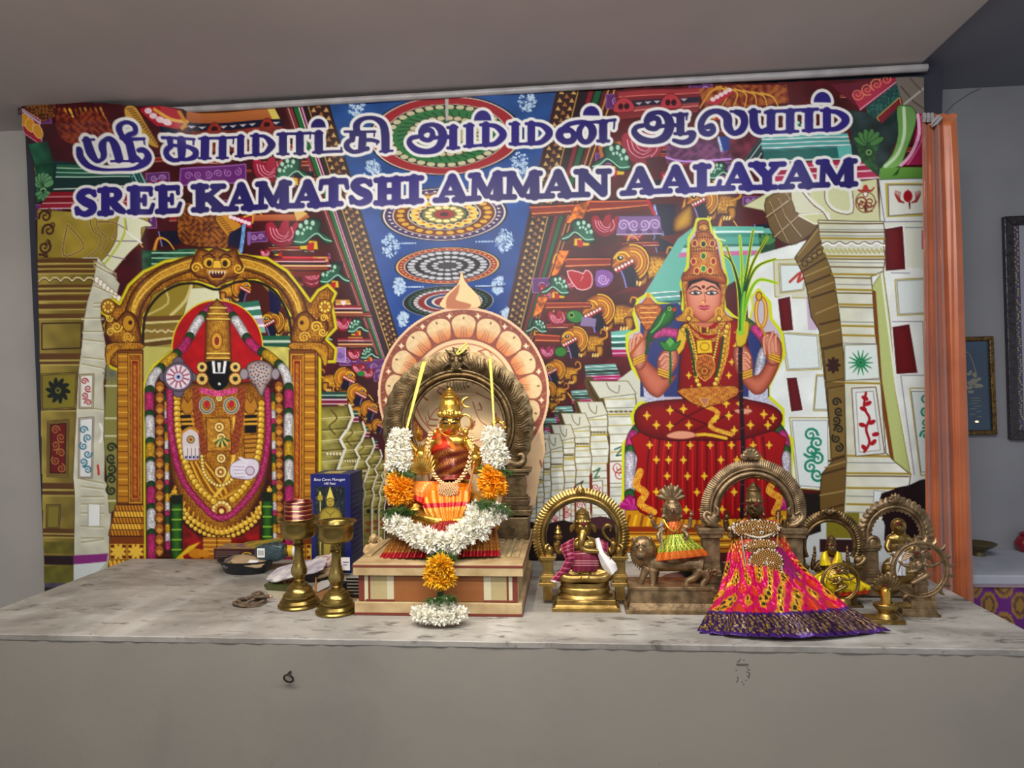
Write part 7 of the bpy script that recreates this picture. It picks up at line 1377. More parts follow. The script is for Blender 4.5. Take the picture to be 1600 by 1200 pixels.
b = MB(); lbox(T, b, 863, 969, 951, 957, -34, 34); lbox(T, b, 866, 966, 947, 951, -32, 32, 2, 2); lbox(T, b, 870, 962, 938, 947, -28, 28); T.part('square_base', b, BRASS, 0, bevel=.8)
b = MB(); llathe(T, b, 914, 938, [(.01, 0), (48, 0), (49, 4), (44, 9), (38, 12), (37, 14), (40, 18), (38, 23), (36, 24), (38, 27), (36, 31), (.01, 32)], 0, .62, 40); T.part('lotus_seat', b, BRASS, 50)
b = MB(); lell(T, b, 914, 876, 0, 27, 20, 24); lell(T, b, 914, 852, 0, 24, 14, 14); lell(T, b, 914, 896, 2, 34, 20, 10)
for s in (-1, 1):
    ltube(T, b, [(914+s*14, 893, -4), (914+s*36, 898, -10), (914+s*26, 904, -20), (914-s*6, 903, -24)], [11, 9, 7, 6], 10, 4)
    ltube(T, b, [(914+s*20, 848, 0), (914+s*30, 862, -4), (914+s*24, 872, -14)], [7.5, 6.5, 5], 10, 3); ltube(T, b, [(914+s*20, 848, 4), (914+s*40, 862, 4), (914+s*45, 848, 2)], [6.5, 5.5, 4.5], 10, 3)
lell(T, b, 911, 824, -4, 13, 12, 15); lell(T, b, 911, 836, -8, 9, 9, 9)
for s in (-1, 1):
    ltube(T, b, [(911+s*10, 822, 0), (911+s*17, 824, 3), (911+s*19, 832, 3)], [5, 5, 2], 8, 3, .4); ltube(T, b, [(911+s*7, 838, -14), (911+s*10, 842, -18), (911+s*13, 844, -20)], [2.2, 1.8, .7], 7); lell(T, b, 911+s*5.5, 823, -14, 2.2, 1.5, 1.4)
ltube(T, b, [(911, 834, -14), (909, 844, -19), (908, 854, -20), (916, 860, -21), (930, 861, -21), (942, 864, -20), (950, 871, -19)], [7, 5.6, 4.8, 4.4, 4, 3.4, 2.6], 10, 5)
crown(T, b, 910, 816, 25, 24, -3)
T.part('body', b, BRASS, 60, remesh=1.1, sm=1)
for a in ((872, 848, 0, 7, 1), (958, 850, 0, 7, -1), (889, 866, -20, 7, 1), (948, 874, -20, 7, -1)): hd = MB(); hand(T, hd, *a); T.part('hand', hd, BRASS, 60)
o_ = MB(); llathe(T, o_, 872, 842, [(.01, 0), (6, 1), (7, 4), (4, 7), (6, 10), (4, 13), (3, 15), (4, 17), (.1, 22)], 0, 1., 14); T.part('held_axe', o_, BRASS)
o_ = MB(); ltube(T, o_, [(955, 846, 0), (946, 838, 0), (942, 828, 0), (948, 820, 0), (955, 823, 0), (953, 830, 0)], [1.6, 2.2, 2.6, 2.6, 2.2, 1.2], 8, 4); T.part('held_noose', o_, BRASS)
T.part('forehead_mark', lell(T, MB(), 912, 819, -16, 3.8, 2.5, 4), KUM)
T.part('nose_plate', lell(T, MB(), 911, 834, -17.5, 5.6, 2.5, 6.4), GOLD)
def mar(u, v): return (206, 150, 150) if (math.sin(v*60) > .86 and .1 < v < .95) else (mix((96, 8, 38), (120, 16, 52), .5+.5*math.sin(u*80)))
drape(T, [(894, 862, 932, 858, -22, -12), (895, 872, 936, 872, -25, -14), (894, 884, 936, 884, -25, -14), (894, 893, 932, 893, -23, -14)], 0, mar, 'waist_cloth', CLOTH, 50, 40, .8, .8, 4)
def sh(u, v): return (232, 226, 222) if v > .86 else ((200, 90, 130) if (u < .12 or u > .88 or math.sin(v*70) > .8) else (112, 8, 46))
drape(T, [(876, 852, 897, 840, -14, 0), (878, 862, 897, 856, -22, -8), (884, 874, 898, 872, -24, -16), (876, 890, 890, 892, -24, -16), (862, 905, 878, 908, -22, -14), (861, 908, 872, 912, -21, -12)], 0, sh, 'shawl_end', CLOTH, 24, 60, .9, .9, 2, label='maroon shawl end with white hem')
drape(T, [(934, 840, 950, 848, -12, 0), (936, 850, 950, 858, -20, -6), (936, 862, 948, 866, -22, -12)], 0, sh, 'shawl_shoulder', CLOTH, 24, 30, .9, .6, 2)
drape(T, [(930, 842, 936, 840, -18, -14), (934, 866, 944, 862, -25, -20), (940, 884, 962, 880, -24, -16), (952, 903, 965, 890, -22, -12)], 0, lambda u, v: (230, 226, 224), 'white_shawl_end', CLOTH, 20, 40, .9, .9, 2)
# ---------------------------------------------------------------- goddess riding a lion
T = thing_at('lion_rider_idol', 'bronze goddess with serpent hood in green skirt riding a lion', 'idol', 1049, 950); L = T.L
b = MB(); lbox(T, b, 978, 1121, 955, 960, -33, 33); lbox(T, b, 981, 1118, 945, 955, -31, 31, 4, 4); lbox(T, b, 985, 1114, 920, 946, -27, 27); lbox(T, b, 983, 1116, 918, 922, -29, 29); T.part('base', b, BRONZE_L, 0, bevel=.7)
b = MB()
lell(T, b, 1004, 857, -6, 17, 15, 20); lell(T, b, 1001, 866, -18, 9, 9, 9); lell(T, b, 1001, 860, -22, 4, 5, 5)                        # head, muzzle, nose
for s in (-1, 1): lell(T, b, 1003+s*12, 843, -8, 4, 3, 5); lell(T, b, 1001+s*6, 853, -19, 3, 2, 2); ltube(T, b, [(1001+s*2, 851, -20), (1001+s*9, 848, -18)], [1.4, 1], 6)
lell(T, b, 1010, 868, 2, 19, 15, 22); lell(T, b, 1017, 880, 2, 17, 13, 14)
ltube(T, b, [(1016, 878, 2), (1050, 880, 2), (1080, 880, 2), (1096, 884, 2)], [15, 12, 13, 13], 14, 4)
for pts in ([(1010, 888, -9), (1004, 902, -10), (999, 917, -10)], [(1022, 890, -9), (1020, 906, -12), (1021, 918, -14)], [(1024, 892, 12), (1022, 906, 12), (1022, 917, 12)]): ltube(T, b, pts, [7.5, 5.2, 4.2], 10, 3); lell(T, b, pts[-1][0]-3, 918, pts[-1][2]-2, 7, 6, 4)
for pts in ([(1092, 890, -8), (1086, 902, -10), (1074, 908, -10), (1072, 917, -10)], [(1100, 892, -8), (1104, 904, -12), (1098, 912, -14), (1098, 919, -14)], [(1094, 890, 12), (1092, 904, 12), (1092, 917, 12)]): ltube(T, b, pts, [9.5, 6, 4.4, 4], 10, 3); lell(T, b, pts[-1][0]-3, 919, pts[-1][2]-2, 7, 6, 4)
ltube(T, b, [(1106, 888, 2), (1110, 900, 0), (1113, 893, -2), (1118, 890, -3), (1120, 896, -3), (1115, 898, -3)], [4, 3, 2.6, 2.6, 2.2, 1.4], 8, 4)
T.part('lion', b, BRONZE_L, 60, remesh=1.1, sm=1)
mn = MB()
for k in range(34):
    a = k*.1848; ltube(T, mn, [(1004+15*math.cos(a), 858+17*math.sin(a), -13), (1005+19*math.cos(a+.12), 861+22*math.sin(a+.12), -8), (1006+21*math.cos(a+.25), 866+25*math.sin(a+.25), -2)], [2., 2.2, .6], 5, 2)
T.part('mane', mn, BRONZE_L, 60, kind='stuff')
ey = MB(); [lell(T, ey, 1001+s*6, 853, -21, 1.3, 1, 1.3) for s in (-1, 1)]; lell(T, ey, 1001, 871.5, -25, 4.4, 2, 3.6); T.part('eyes_and_mouth', ey, mat('dark_recess', (40, 26, 18), .7), kind='stuff')
b = MB(); lell(T, b, 1053, 824, -4, 13, 10, 16); lell(T, b, 1054, 868, -2, 26, 18, 14); ltube(T, b, [(1050, 818, -4), (1050, 808, -6)], [6, 6], 10)
head(T, b, 1050, 797, 15, -8); lell(T, b, 1050, 800, -4, 16, 12, 22)
ltube(T, b, [(1036, 820, -4), (1025, 824, -8), (1019, 812, -10)], [4.6, 4, 3], 8, 3); ltube(T, b, [(1064, 820, -4), (1076, 824, -8), (1079, 808, -10)], [4.6, 4, 3], 8, 3); ltube(T, b, [(1038, 826, -8), (1028, 836, -12), (1033, 846, -16)], [4.4, 3.6, 2.8], 8, 3); ltube(T, b, [(1062, 826, -8), (1074, 836, -12), (1070, 842, -18)], [4.4, 3.6, 2.8], 8, 3)
T.part('rider', b, BRONZE_L, 60, remesh=1., sm=1)
hd = MB(); dome_hood(T, hd, 1049, 782, 28, 7, 2, .25, 2.5, .7); lell(T, hd, 1049, 770, 3, 19, 3.5, 12); lell(T, hd, 1049, 780, 3, 11, 4, 14); T.part('serpent_hood', hd, BRONZE_L, 60, remesh=1.)
cr = MB(); crown(T, cr, 1050, 790, 17, 16, -8); T.part('crown', cr, BRONZE_L)
T.part('forehead_mark', lell(T, MB(), 1051, 798, -21.5, 3, 2, 3), KUM)
for a in ((1017, 808, -10, 5, 1), (1080, 804, -10, 5, -1), (1033, 846, -17, 5, 1), (1070, 842, -19, 5, -1)): q = MB(); hand(T, q, *a); T.part('hand', q, BRONZE_L)
sp_ = MB(); ltube(T, sp_, [(1034, 820, -18), (1034, 858, -22)], 1.3, 7); ltube(T, sp_, [(1034, 820, -18), (1034, 812, -18)], [3, .3], 6); T.part('spear', sp_, mat('silver', (196, 190, 180), .3, .9))
nk = MB(); ltube(T, nk, [(1037, 812, -12), (1044, 824, -18), (1053, 830, -19), (1062, 822, -17), (1067, 812, -12)], 1.6, 7, 4); T.part('necklace', nk, GOLD)
drape(T, [(1038, 816, 1068, 814, -14, -4), (1037, 826, 1071, 822, -17, -6), (1040, 836, 1070, 832, -17, -8)], 0, lambda u, v: (214, 110, 30) if math.sin(u*40+v*9) > -.3 else (160, 60, 24), 'blouse', SILK, 30, 14, .7, .6, 3)
def grn(u, v):
    if v > .95: return (206, 40, 30)
    if v > .6: return mix((196, 60, 20), (224, 150, 50), .5+.5*math.sin(u*120)*math.sin(v*60))
    p = (u*9) % 1
    if p < .1: return (24, 74, 34)
    return mix((60, 128, 40), (226, 206, 70), .85 if math.sin(u*70+v*9)*math.sin(v*30) > -.2 else .15)
drape(T, [(1042, 836, 1070, 834, -18, -8), (1036, 846, 1080, 842, -24, -4), (1026, 858, 1094, 852, -30, 0), (1018, 872, 1106, 864, -32, 2), (1018, 876, 1107, 866, -31, 2)][:4]+[(1017, 878, 1107, 868, -32, 2)], 0, grn, 'skirt', SILK, 110, 40, .8, 1.6, 8)
# ---------------------------------------------------------------- tall standing idol with pearl jewellery
T = thing_at('pearl_draped_idol', 'tall standing bronze idol in pink and purple silk with pearl jewellery', 'idol', 1180, 950); L = T.L
halo(T, 1177, 800, 62, 82, 1.85, 18, 8, 84, 2.2, BRONZE_L, carve=.35); rim(T, 1177, 800, 60, 1.85, 14, 4.2, BRONZE_L, name='inner_rim'); rim(T, 1177, 800, 67, 1.85, 14, 2.2, BRONZE_L, name='inner_rim'); rim(T, 1177, 800, 54, 1.85, 17, 1.6, BRONZE, name='inner_rim')
kb = MB(); lell(T, kb, 1173, 709, 14, 11, 7, 11); 
for a in np.linspace(-1.4, 1.4, 7): ltube(T, kb, [(1173, 714, 10), (1173+12*math.sin(a), 714-12*math.cos(a), 9), (1173+15*math.sin(a), 714-16*math.cos(a), 12)], [2, 3, .8], 6, 2)
for s in (-1, 1): ltube(T, kb, [(1173+s*6, 717, 10), (1173+s*13, 716, 10), (1173+s*15, 711, 11), (1173+s*11, 710, 10)], [2.6, 2.6, 2, 1.4], 7, 3)
T.part('arch_finial', kb, BRONZE_L, 60, remesh=1.1)
for s, cx in ((-1, 1112), (1, 1242)):
    tm = MB(); lell(T, tm, cx, 812, 12, 11, 7, 12); ltube(T, tm, [(cx-s*10, 822, 9), (cx+s*4, 818, 6), (cx+s*12, 808, 8), (cx+s*8, 800, 9), (cx, 804, 6)], [4, 5, 4.4, 3.4, 2], 8, 4); ltube(T, tm, [(cx-s*8, 806, 8), (cx-s*10, 796, 8), (cx-s*4, 790, 10)], [3, 3, 1], 7, 3); T.part('arch_terminal', tm, BRONZE_L, 60, remesh=1.1)
    ps = MB(); post(T, ps, cx, 826, 936, 32, 16, 28); T.part('arch_post', ps, BRONZE_L, 0, bevel=.8)
b = MB(); lbox(T, b, 1100, 1256, 934, 950, -16, 34); T.part('base', b, BRONZE_L, 0, bevel=1.)
b = MB(); lell(T, b, 1180, 836, -2, 24, 15, 30); ltube(T, b, [(1180, 820, -2), (1180, 806, -4)], [8, 7.5], 12); head(T, b, 1179, 794, 15, -8); crown(T, b, 1178, 786, 25, 34, -6)
ltube(T, b, [(1180, 860, 0), (1180, 900, 0), (1180, 945, 0)], [26, 30, 34], 16)
for s in (-1, 1):
    ltube(T, b, [(1180+s*24, 818, 0), (1180+s*34, 834, -6), (1180+s*40, 836, -14)], [7, 6, 5], 10, 3); ltube(T, b, [(1180+s*22, 818, 6), (1180+s*42, 828, 6), (1180+s*46, 812, 4)], [6, 5, 4], 10, 3)
T.part('body', b, BRONZE, 60, remesh=1.2, sm=1)
for a in ((1136, 808, 4, 7, 1), (1216, 808, -2, 8, -1), (1150, 836, -16, 8, 1), (1214, 832, -16, 7, -1)): q = MB(); hand(T, q, *a); T.part('hand', q, BRONZE)
T.part('forehead_mark', lell(T, MB(), 1182, 788, -20.5, 4, 2, 4), KUM)
sv = MATS['silver']; q = MB(); ltube(T, q, [(1158, 838, -26), (1166, 886, -40)], 1.3, 7); T.part('arrow', q, sv); q = MB(); ltube(T, q, [(1216, 800, -20), (1214, 862, -24)], 1.4, 7); T.part('bow', q, MATS['cane_wood'])
rsk = random.Random(12); CELL = {}
def pinkc(u, v):
    if v > .975 or (v > .835 and v < .85): return (70, 34, 110)
    if v > .85:
        return (170, 136, 60) if math.sin(u*260+5*math.sin(v*60))*math.sin(v*150+u*60) > .35 else (52, 28, 72)
    g = math.sin(u*23+5*v+2*math.sin(v*9))*math.sin(v*15+3*math.sin(u*11)); h = math.sin(u*120+9*math.sin(v*7))*math.sin(v*80)
    if g > .62: return (36, 44, 30) if h > .1 else (226, 170, 50)
    if g > .3: return (226, 150, 40) if h > -.5 else (196, 40, 40)
    if g < -.5: return (214, 66, 40)
    return (206, 22, 92) if v > .3 else (190, 40, 50) if h < .2 else (220, 170, 60)
def fan(u, v):
    rows = [(1152, 812, 1212, 812, -18, 2), (1143, 840, 1226, 838, -24, -2), (1136, 868, 1238, 862, -34, -4), (1130, 896, 1254, 884, -52, -10), (1120, 924, 1284, 912, -76, -24), (1106, 954, 1326, 948, -118, -66), (1087, 988, 1392, 986, -150, -112)]
    R_ = np.array(rows, float); t = np.linspace(0, 1, 7); xl, yl, xr, yr, dm, ds = [np.interp(v, t, R_[:, i]) for i in range(6)]
    f = (u*13+.45*math.sin(u*17)+.2*math.sin(v*5+u*9)) % 1; tri = (abs(2*f-1)-.5)*2; pl = 3.6*tri*max(0, v-.18)
    dip = 9*v*v*math.sin(math.pi*u); crk = (1.5*math.sin(u*61+9*math.sin(v*13))*math.sin(v*37+5*math.sin(u*23))+1.1*math.sin(u*137+v*60)*math.sin(v*71-u*40))*min(1, max(0, v-.12)*3)*(.25 if v > .95 else 1)
    return tuple(L(xl+(xr-xl)*(u+.012*tri*v), yl+(yr-yl)*u+dip+1.2*tri*v, ds+(dm-ds)*math.sin(math.pi*min(1, u*1.1))**.8+pl+crk))
T.part('silk_drape', MB().surf(fan, 260, 110, pinkc), mat('foil_brocade', (255, 255, 255), .34, .35, attr=True, bump=.6, bs=110), 50, True, solid=.7)
drape(T, [(1192, 850, 1222, 856, -30, -14), (1200, 880, 1240, 884, -38, -16), (1214, 912, 1262, 908, -44, -18)], 0, lambda u, v: (170, 24, 110) if math.sin(u*40)*math.sin(v*30) > -.6 else (110, 16, 70), 'pleated_end', SILK, 40, 40, .7, 1.5, 5)
fr = MB(); drape(T, [(1170, 900, 1206, 900, -50, -46), (1172, 920, 1208, 918, -56, -52), (1178, 940, 1212, 936, -60, -56)], 0, lambda u, v: (96, 8, 24) if .1 < u < .9 else (206, 160, 60), 'front_panel', SILK, 24, 20, .7, 1., 3)
pk, pw, pbk = MB(), MB(), MB()
def pearls(cx, cy, rx, ry, n, d, bulge=3):
    lell(T, pbk, cx, cy, d+3, rx, bulge+2, ry)
    for k in range(n):
        a = k*2.39996; q = ((k+.5)/n)**.5; mb = pw if (q > .93 or rsk.random() < .1) else pk; lell(T, mb, cx+rx*q*math.cos(a), cy+ry*q*math.sin(a), d-bulge*(1-q*q), 1.75, 1.5, 1.75, None, 6, 4)
pearls(1182, 827, 37, 15, 220, -25, 5); pearls(1189, 854, 25, 11, 130, -31, 4); pearls(1197, 880, 27, 23, 210, -42, 4)
P = catm([(1146, 818, -18), (1160, 832, -26), (1186, 840, -30), (1208, 832, -26), (1216, 818, -18)], False, 8)
for p in P: lell(T, pw, p[0], p[1], p[2], 2., 1.8, 2., None, 6, 4)
for k in range(17): a = -1.2+.15*k; lell(T, pw, 1197+26*math.sin(a), 886+22*math.cos(a), -42, 2, 2, 2, None, 6, 4)
for k in range(6): lell(T, pw, 1140+5*k, 822+abs(k-2)*1.5, -22, 2.4, 2, 2.4, None, 6, 4)
T.part('bead_backing', pbk, mat('dark_velvet', (52, 30, 20), .8), kind='stuff'); T.part('gold_beads', pk, mat('bead_gold', (168, 126, 70), .35, .6), 60, kind='stuff'); T.part('pearl_beads', pw, mat('dull_pearl', (206, 192, 172), .3), 60, kind='stuff')
# ---------------------------------------------------------------- seated idol in yellow silk under an arch
T = thing_at('yellow_silk_idol', 'small bronze seated idol in yellow silk under an arch', 'idol', 1298, 942); L = T.L
halo(T, 1296, 852, 40, 54, 2.05, 10, 6, 48, 2.4, BRONZE, carve=.5); rim(T, 1296, 852, 39, 2.05, 7, 2.8, BRONZE, name='inner_rim')
kb = MB(); lell(T, kb, 1296, 800, 6, 8, 5, 6)
for s in (-1, 1): ltube(T, kb, [(1296+s*3, 802, 4), (1296+s*10, 798, 3), (1296+s*13, 804, 4), (1296+s*20, 806, 6)], [3, 3, 2.6, 1.4], 7, 3); ltube(T, kb, [(1296+s*4, 797, 4), (1296+s*7, 792, 3)], [2, .8], 6)
T.part('arch_mask', kb, BRONZE, 60, remesh=.9)
for s, cx in ((-1, 1250), (1, 1343)):
    tm = MB(); lell(T, tm, cx, 876, 4, 9, 6, 8); ltube(T, tm, [(cx-s*6, 884, 2), (cx+s*4, 880, 0), (cx+s*9, 871, 2), (cx+s*3, 867, 2)], [3, 4, 3, 1.6], 7, 3); T.part('arch_terminal', tm, BRONZE, 60, remesh=.9)
    ps = MB(); post(T, ps, cx-s*4, 884, 934, 18, 8, 16); T.part('arch_post', ps, BRONZE, 0, bevel=.5)
b = MB(); lbox(T, b, 1250, 1350, 946, 953, -24, 26); lbox(T, b, 1256, 1342, 926, 947, -20, 20, 3, 3); T.part('base', b, BRONZE, 0, bevel=.8)
b = MB(); lell(T, b, 1298, 890, 0, 18, 12, 26); lell(T, b, 1298, 915, -2, 34, 20, 12); ltube(T, b, [(1299, 874, -2), (1299, 866, -3)], [5, 5], 8); head(T, b, 1299, 858, 10.5, -5); crown(T, b, 1299, 852, 15, 17, -4)
for s in (-1, 1): ltube(T, b, [(1298+s*16, 878, 0), (1298+s*28, 888, -4), (1298+s*26, 870, -4)], [5, 4, 3], 8, 3); ltube(T, b, [(1298+s*14, 880, -2), (1298+s*22, 892, -10), (1298+s*14, 888, -16)], [4.4, 3.6, 3], 8, 3)
T.part('body', b, BRONZE, 60, remesh=1., sm=1)
for a in ((1273, 868, -4, 5, 1), (1324, 868, -4, 5, -1)): q = MB(); hand(T, q, *a); T.part('hand', q, BRONZE); q = MB(); llathe(T, q, a[0], a[1]-5, [(.01, 0), (2.6, 1), (1.5, 4), (2.6, 6), (.1, 11)], -4, 1., 10); T.part('held_bud', q, BRONZE)
T.part('forehead_mark', lell(T, MB(), 1300, 851, -13.6, 2.6, 1.6, 2.6), KUM)
YS = lambda u, v: (206, 60, 20) if v > .86 else ((150, 120, 10) if math.sin(u*34+3*v)*math.sin(v*9) > .75 else (238, 206, 24))
for s in (-1, 1): drape(T, [(1299+s*6, 860, 1299+s*15, 864, -11, -6), (1299+s*4, 872, 1299+s*17, 874, -15, -8), (1299-s*2, 884, 1299+s*18, 884, -17, -9)], 0, lambda u, v: (240, 210, 30) if .1 < u else (206, 150, 60), 'collar', SILK, 20, 16, .7, .6, 2)
drape(T, [(1284, 892, 1316, 890, -20, -8), (1266, 902, 1332, 898, -28, -8), (1262, 914, 1346, 908, -33, -10), (1268, 926, 1362, 917, -36, -12), (1272, 936, 1356, 928, -36, -12)], 0, YS, 'skirt', SILK, 90, 36, .7, 1.8, 8)
# ---------------------------------------------------------------- ringed dancers, hooded lamp, far arch idol
def dancer(T, cx, cy, r, flames, m, fl=1, base_y=None, only_right=False):
    L = T.L; T.part('flame_ring', MB().tube([L(cx+r*math.sin(a), cy-r*math.cos(a), 0) for a in np.linspace(0, 6.2832, 49)[:-1]], r*.075, 8, closed=True), m)
    T.part('inner_ring', MB().tube([L(cx+r*.9*math.sin(a), cy-r*.9*math.cos(a), 0) for a in np.linspace(0, 6.2832, 49)[:-1]], r*.035, 6, closed=True), m)
    for k in range(flames):
        a = 6.2832*(k+.5)/flames-math.pi
        if abs(a) > 2.75: continue
        q = MB(); ux, uy = math.sin(a), -math.cos(a)
        ltube(T, q, [(cx+ux*r*1.03, cy+uy*r*1.03, 0), (cx+ux*r*1.15-uy*r*.05, cy+uy*r*1.15+ux*r*.05, 0), (cx+ux*r*1.3, cy+uy*r*1.3, 0)], [r*.08, r*.07, r*.01], 6, 2); T.part('flame', q, m)
    b = MB(); s = r/44
    lell(T, b, cx-2*s, cy-2*s, 0, 8*s, 6*s, 14*s); head(T, b, cx-4*s, cy-24*s, 7*s, -2*s); crown(T, b, cx-4*s, cy-28*s, 10*s, 11*s, -2*s); lell(T, b, cx, cy+12*s, 0, 9*s, 7*s, 8*s)
    ltube(T, b, [(cx-2*s, cy+14*s, 0), (cx-8*s, cy+24*s, -4*s), (cx-4*s, cy+40*s, 0)], [6*s, 4.6*s, 3*s], 8, 3); ltube(T, b, [(cx+3*s, cy+14*s, -3*s), (cx+14*s, cy+8*s, -9*s), (cx-4*s, cy+18*s, -12*s), (cx-14*s, cy+22*s, -12*s)], [6*s, 5*s, 4*s, 2.4*s], 8, 4)
    ltube(T, b, [(cx+5*s, cy-10*s, 0), (cx+20*s, cy-6*s, -3*s), (cx+36*s, cy-14*s, 0)], [4*s, 3*s, 2*s], 8, 3); ltube(T, b, [(cx-8*s, cy-10*s, 0), (cx-22*s, cy-6*s, -3*s), (cx-34*s, cy-14*s, 0)], [4*s, 3*s, 2*s], 8, 3)
    ltube(T, b, [(cx+4*s, cy-8*s, -2*s), (cx-6*s, cy+2*s, -9*s), (cx-20*s, cy+4*s, -9*s)], [4*s, 3*s, 2*s], 8, 3); ltube(T, b, [(cx-7*s, cy-8*s, -2*s), (cx-14*s, cy-2*s, -8*s), (cx-14*s, cy-14*s, -10*s)], [4*s, 3*s, 2*s], 8, 3)
    T.part('dancing_figure', b, m, 60, remesh=max(.5, .8*s), sm=1)
    for k in range(8):
        sd = -1 if k % 2 else 1; j = k//2; q = MB(); ltube(T, q, [(cx-4*s, cy-24*s, 2*s), (cx-4*s+sd*(14+3*j)*s, cy-(30-5*j)*s, 3*s), (cx-4*s+sd*(24+2*j)*s, cy-(20-8*j)*s, 3*s)], [1.6*s, 1.5*s, .5*s], 6, 3); T.part('hair_lock', q, m)
    T.part('forehead_mark', lell(T, MB(), cx-4*s, cy-27*s, -9*s, 3*s, 2*s, 3*s), KUM)
T = thing_at('small_ring_dancer', 'tiny brass dancing figure in a plain ring before the yellow silk idol', 'idol', 1320, 958); dancer(T, 1313, 910, 29, 0, BRASS)
b = MB(); llathe(T, b, 1319, 962, [(.01, 0), (17, 0), (17, 4), (14, 9), (10, 13), (11, 17), (10, 24), (8, 27), (.01, 28)], 0, .8, 24); T.part('round_base', b, BRASS)
T = thing_at('ringed_dancer_idol', 'bronze dancing figure inside a flaming ring near the orange curtain', 'idol', 1438, 959); dancer(T, 1437, 890, 43, 20, BRONZE_L)
b = MB(); lbox(T, b, 1406, 1471, 961, 966, -18, 18); lbox(T, b, 1410, 1467, 953, 961, -16, 16, 2, 2); lbox(T, b, 1424, 1464, 939, 953, -13, 13); T.part('base', b, BRONZE_L, 0, bevel=.6); b = MB(); llathe(T, b, 1438, 940, [(.01, 0), (16, 0), (17, 3), (13, 6), (.01, 7)], 0, .7, 20); T.part('lotus_seat', b, BRONZE_L)
T = thing_at('serpent_hood_lamp', 'small brass spouted altar piece with spiky serpent hood on a square base', 'lamp', 1386, 971); L = T.L
b = MB(); lbox(T, b, 1355, 1416, 970, 976, -17, 17); llathe(T, b, 1385, 970, [(.01, 0), (24, 0), (22, 3), (15, 8), (11, 12), (12, 15), (17, 20), (19, 23), (19, 27), (16, 28), (.01, 27)], 0, .75, 28); T.part('pedestal', b, BRASS, 40, bevel=.5)
b = MB(); lbox(T, b, 1396, 1424, 943, 949, -5, 5); T.part('spout', b, BRASS, 0, bevel=1.5)
b = MB(); llathe(T, b, 1384, 943, [(7, 0), (7, 18), (6, 22), (3, 25), (.01, 26)], -2, 1., 18); T.part('rounded_pillar', b, GOLD); T.part('red_mark', lell(T, MB(), 1384, 914, -8, 2.4, 1.5, 2), KUM)
b = MB(); lell(T, b, 1385, 918, 8, 22, 3, 14); ltube(T, b, [(1385, 946, 8), (1385, 920, 9)], [6, 9], 10); dome_hood(T, b, 1385, 926, 32, 11, 7, .3, 2.3, .8); T.part('serpent_hood', b, BRONZE, 60, remesh=1.)
T = thing_at('far_arch_idol', 'bronze seated idol with bare gilded chest under an arch beside the curtain', 'idol', 1402, 925, Y=-.40); L = T.L
halo(T, 1399, 836, 44, 57, 2.0, 10, 6, 26, 4., BRONZE_L, carve=.6, flame=True); rim(T, 1399, 836, 44, 2., 7, 2.6, BRONZE_L, name='inner_rim')
sc = MB(); mb_ = halo(T, 1399, 836, 43, 38, 2., 9, 2, 22, -2.5, BRONZE_L, carve=0, name='scalloped_edge')
kb = MB(); [ltube(T, kb, [(1399, 784, 4), (1399+10*math.sin(a), 784-10*math.cos(a), 3), (1399+12*math.sin(a), 784-15*math.cos(a), 5)], [2.4, 2.8, .8], 6, 2) for a in np.linspace(-1.5, 1.5, 7)]; lell(T, kb, 1399, 780, 5, 9, 5, 7); T.part('arch_mask', kb, BRONZE_L, 60, remesh=.9)
for s, cx in ((-1, 1364), (1, 1436)):
    ps = MB(); post(T, ps, cx, 852, 916, 22, 8, 18); T.part('arch_post', ps, BRONZE_L, 0, bevel=.6); ps = MB(); ps.tube([L(cx+9*math.sin(a), 848-9*math.cos(a), 4) for a in np.linspace(0, 6.2832, 21)[:-1]], 3, 8, closed=True); lell(T, ps, cx, 848, 6, 8, 4, 8); T.part('arch_scroll', ps, BRONZE_L)
b = MB(); lbox(T, b, 1352, 1450, 914, 932, -16, 22); T.part('base', b, BRONZE_L, 0, bevel=1.)
b = MB(); lell(T, b, 1404, 856, 0, 15, 10, 20); lell(T, b, 1404, 842, 0, 19, 10, 10); head(T, b, 1404, 826, 10, -4); lell(T, b, 1404, 822, 2, 12, 9, 13); lell(T, b, 1404, 892, 0, 26, 16, 24); ltube(T, b, [(1390, 842, 0), (1386, 855, -4), (1390, 862, -8)], [5, 4.4, 3.4], 8, 3); ltube(T, b, [(1420, 842, 0), (1426, 856, -4), (1420, 864, -8)], [5, 4.4, 3.4], 8, 3); T.part('body', b, BRASS, 60, remesh=1., sm=1)
T.part('forehead_mark', lell(T, MB(), 1405, 818, -10.5, 3.6, 2, 3.6), KUM)
drape(T, [(1394, 862, 1420, 862, -14, -6), (1390, 880, 1422, 880, -18, -8), (1392, 900, 1420, 900, -19, -9)], 0, lambda u, v: (214, 212, 216), 'white_cloth', CLOTH, 30, 20, .7, 1.2, 5)
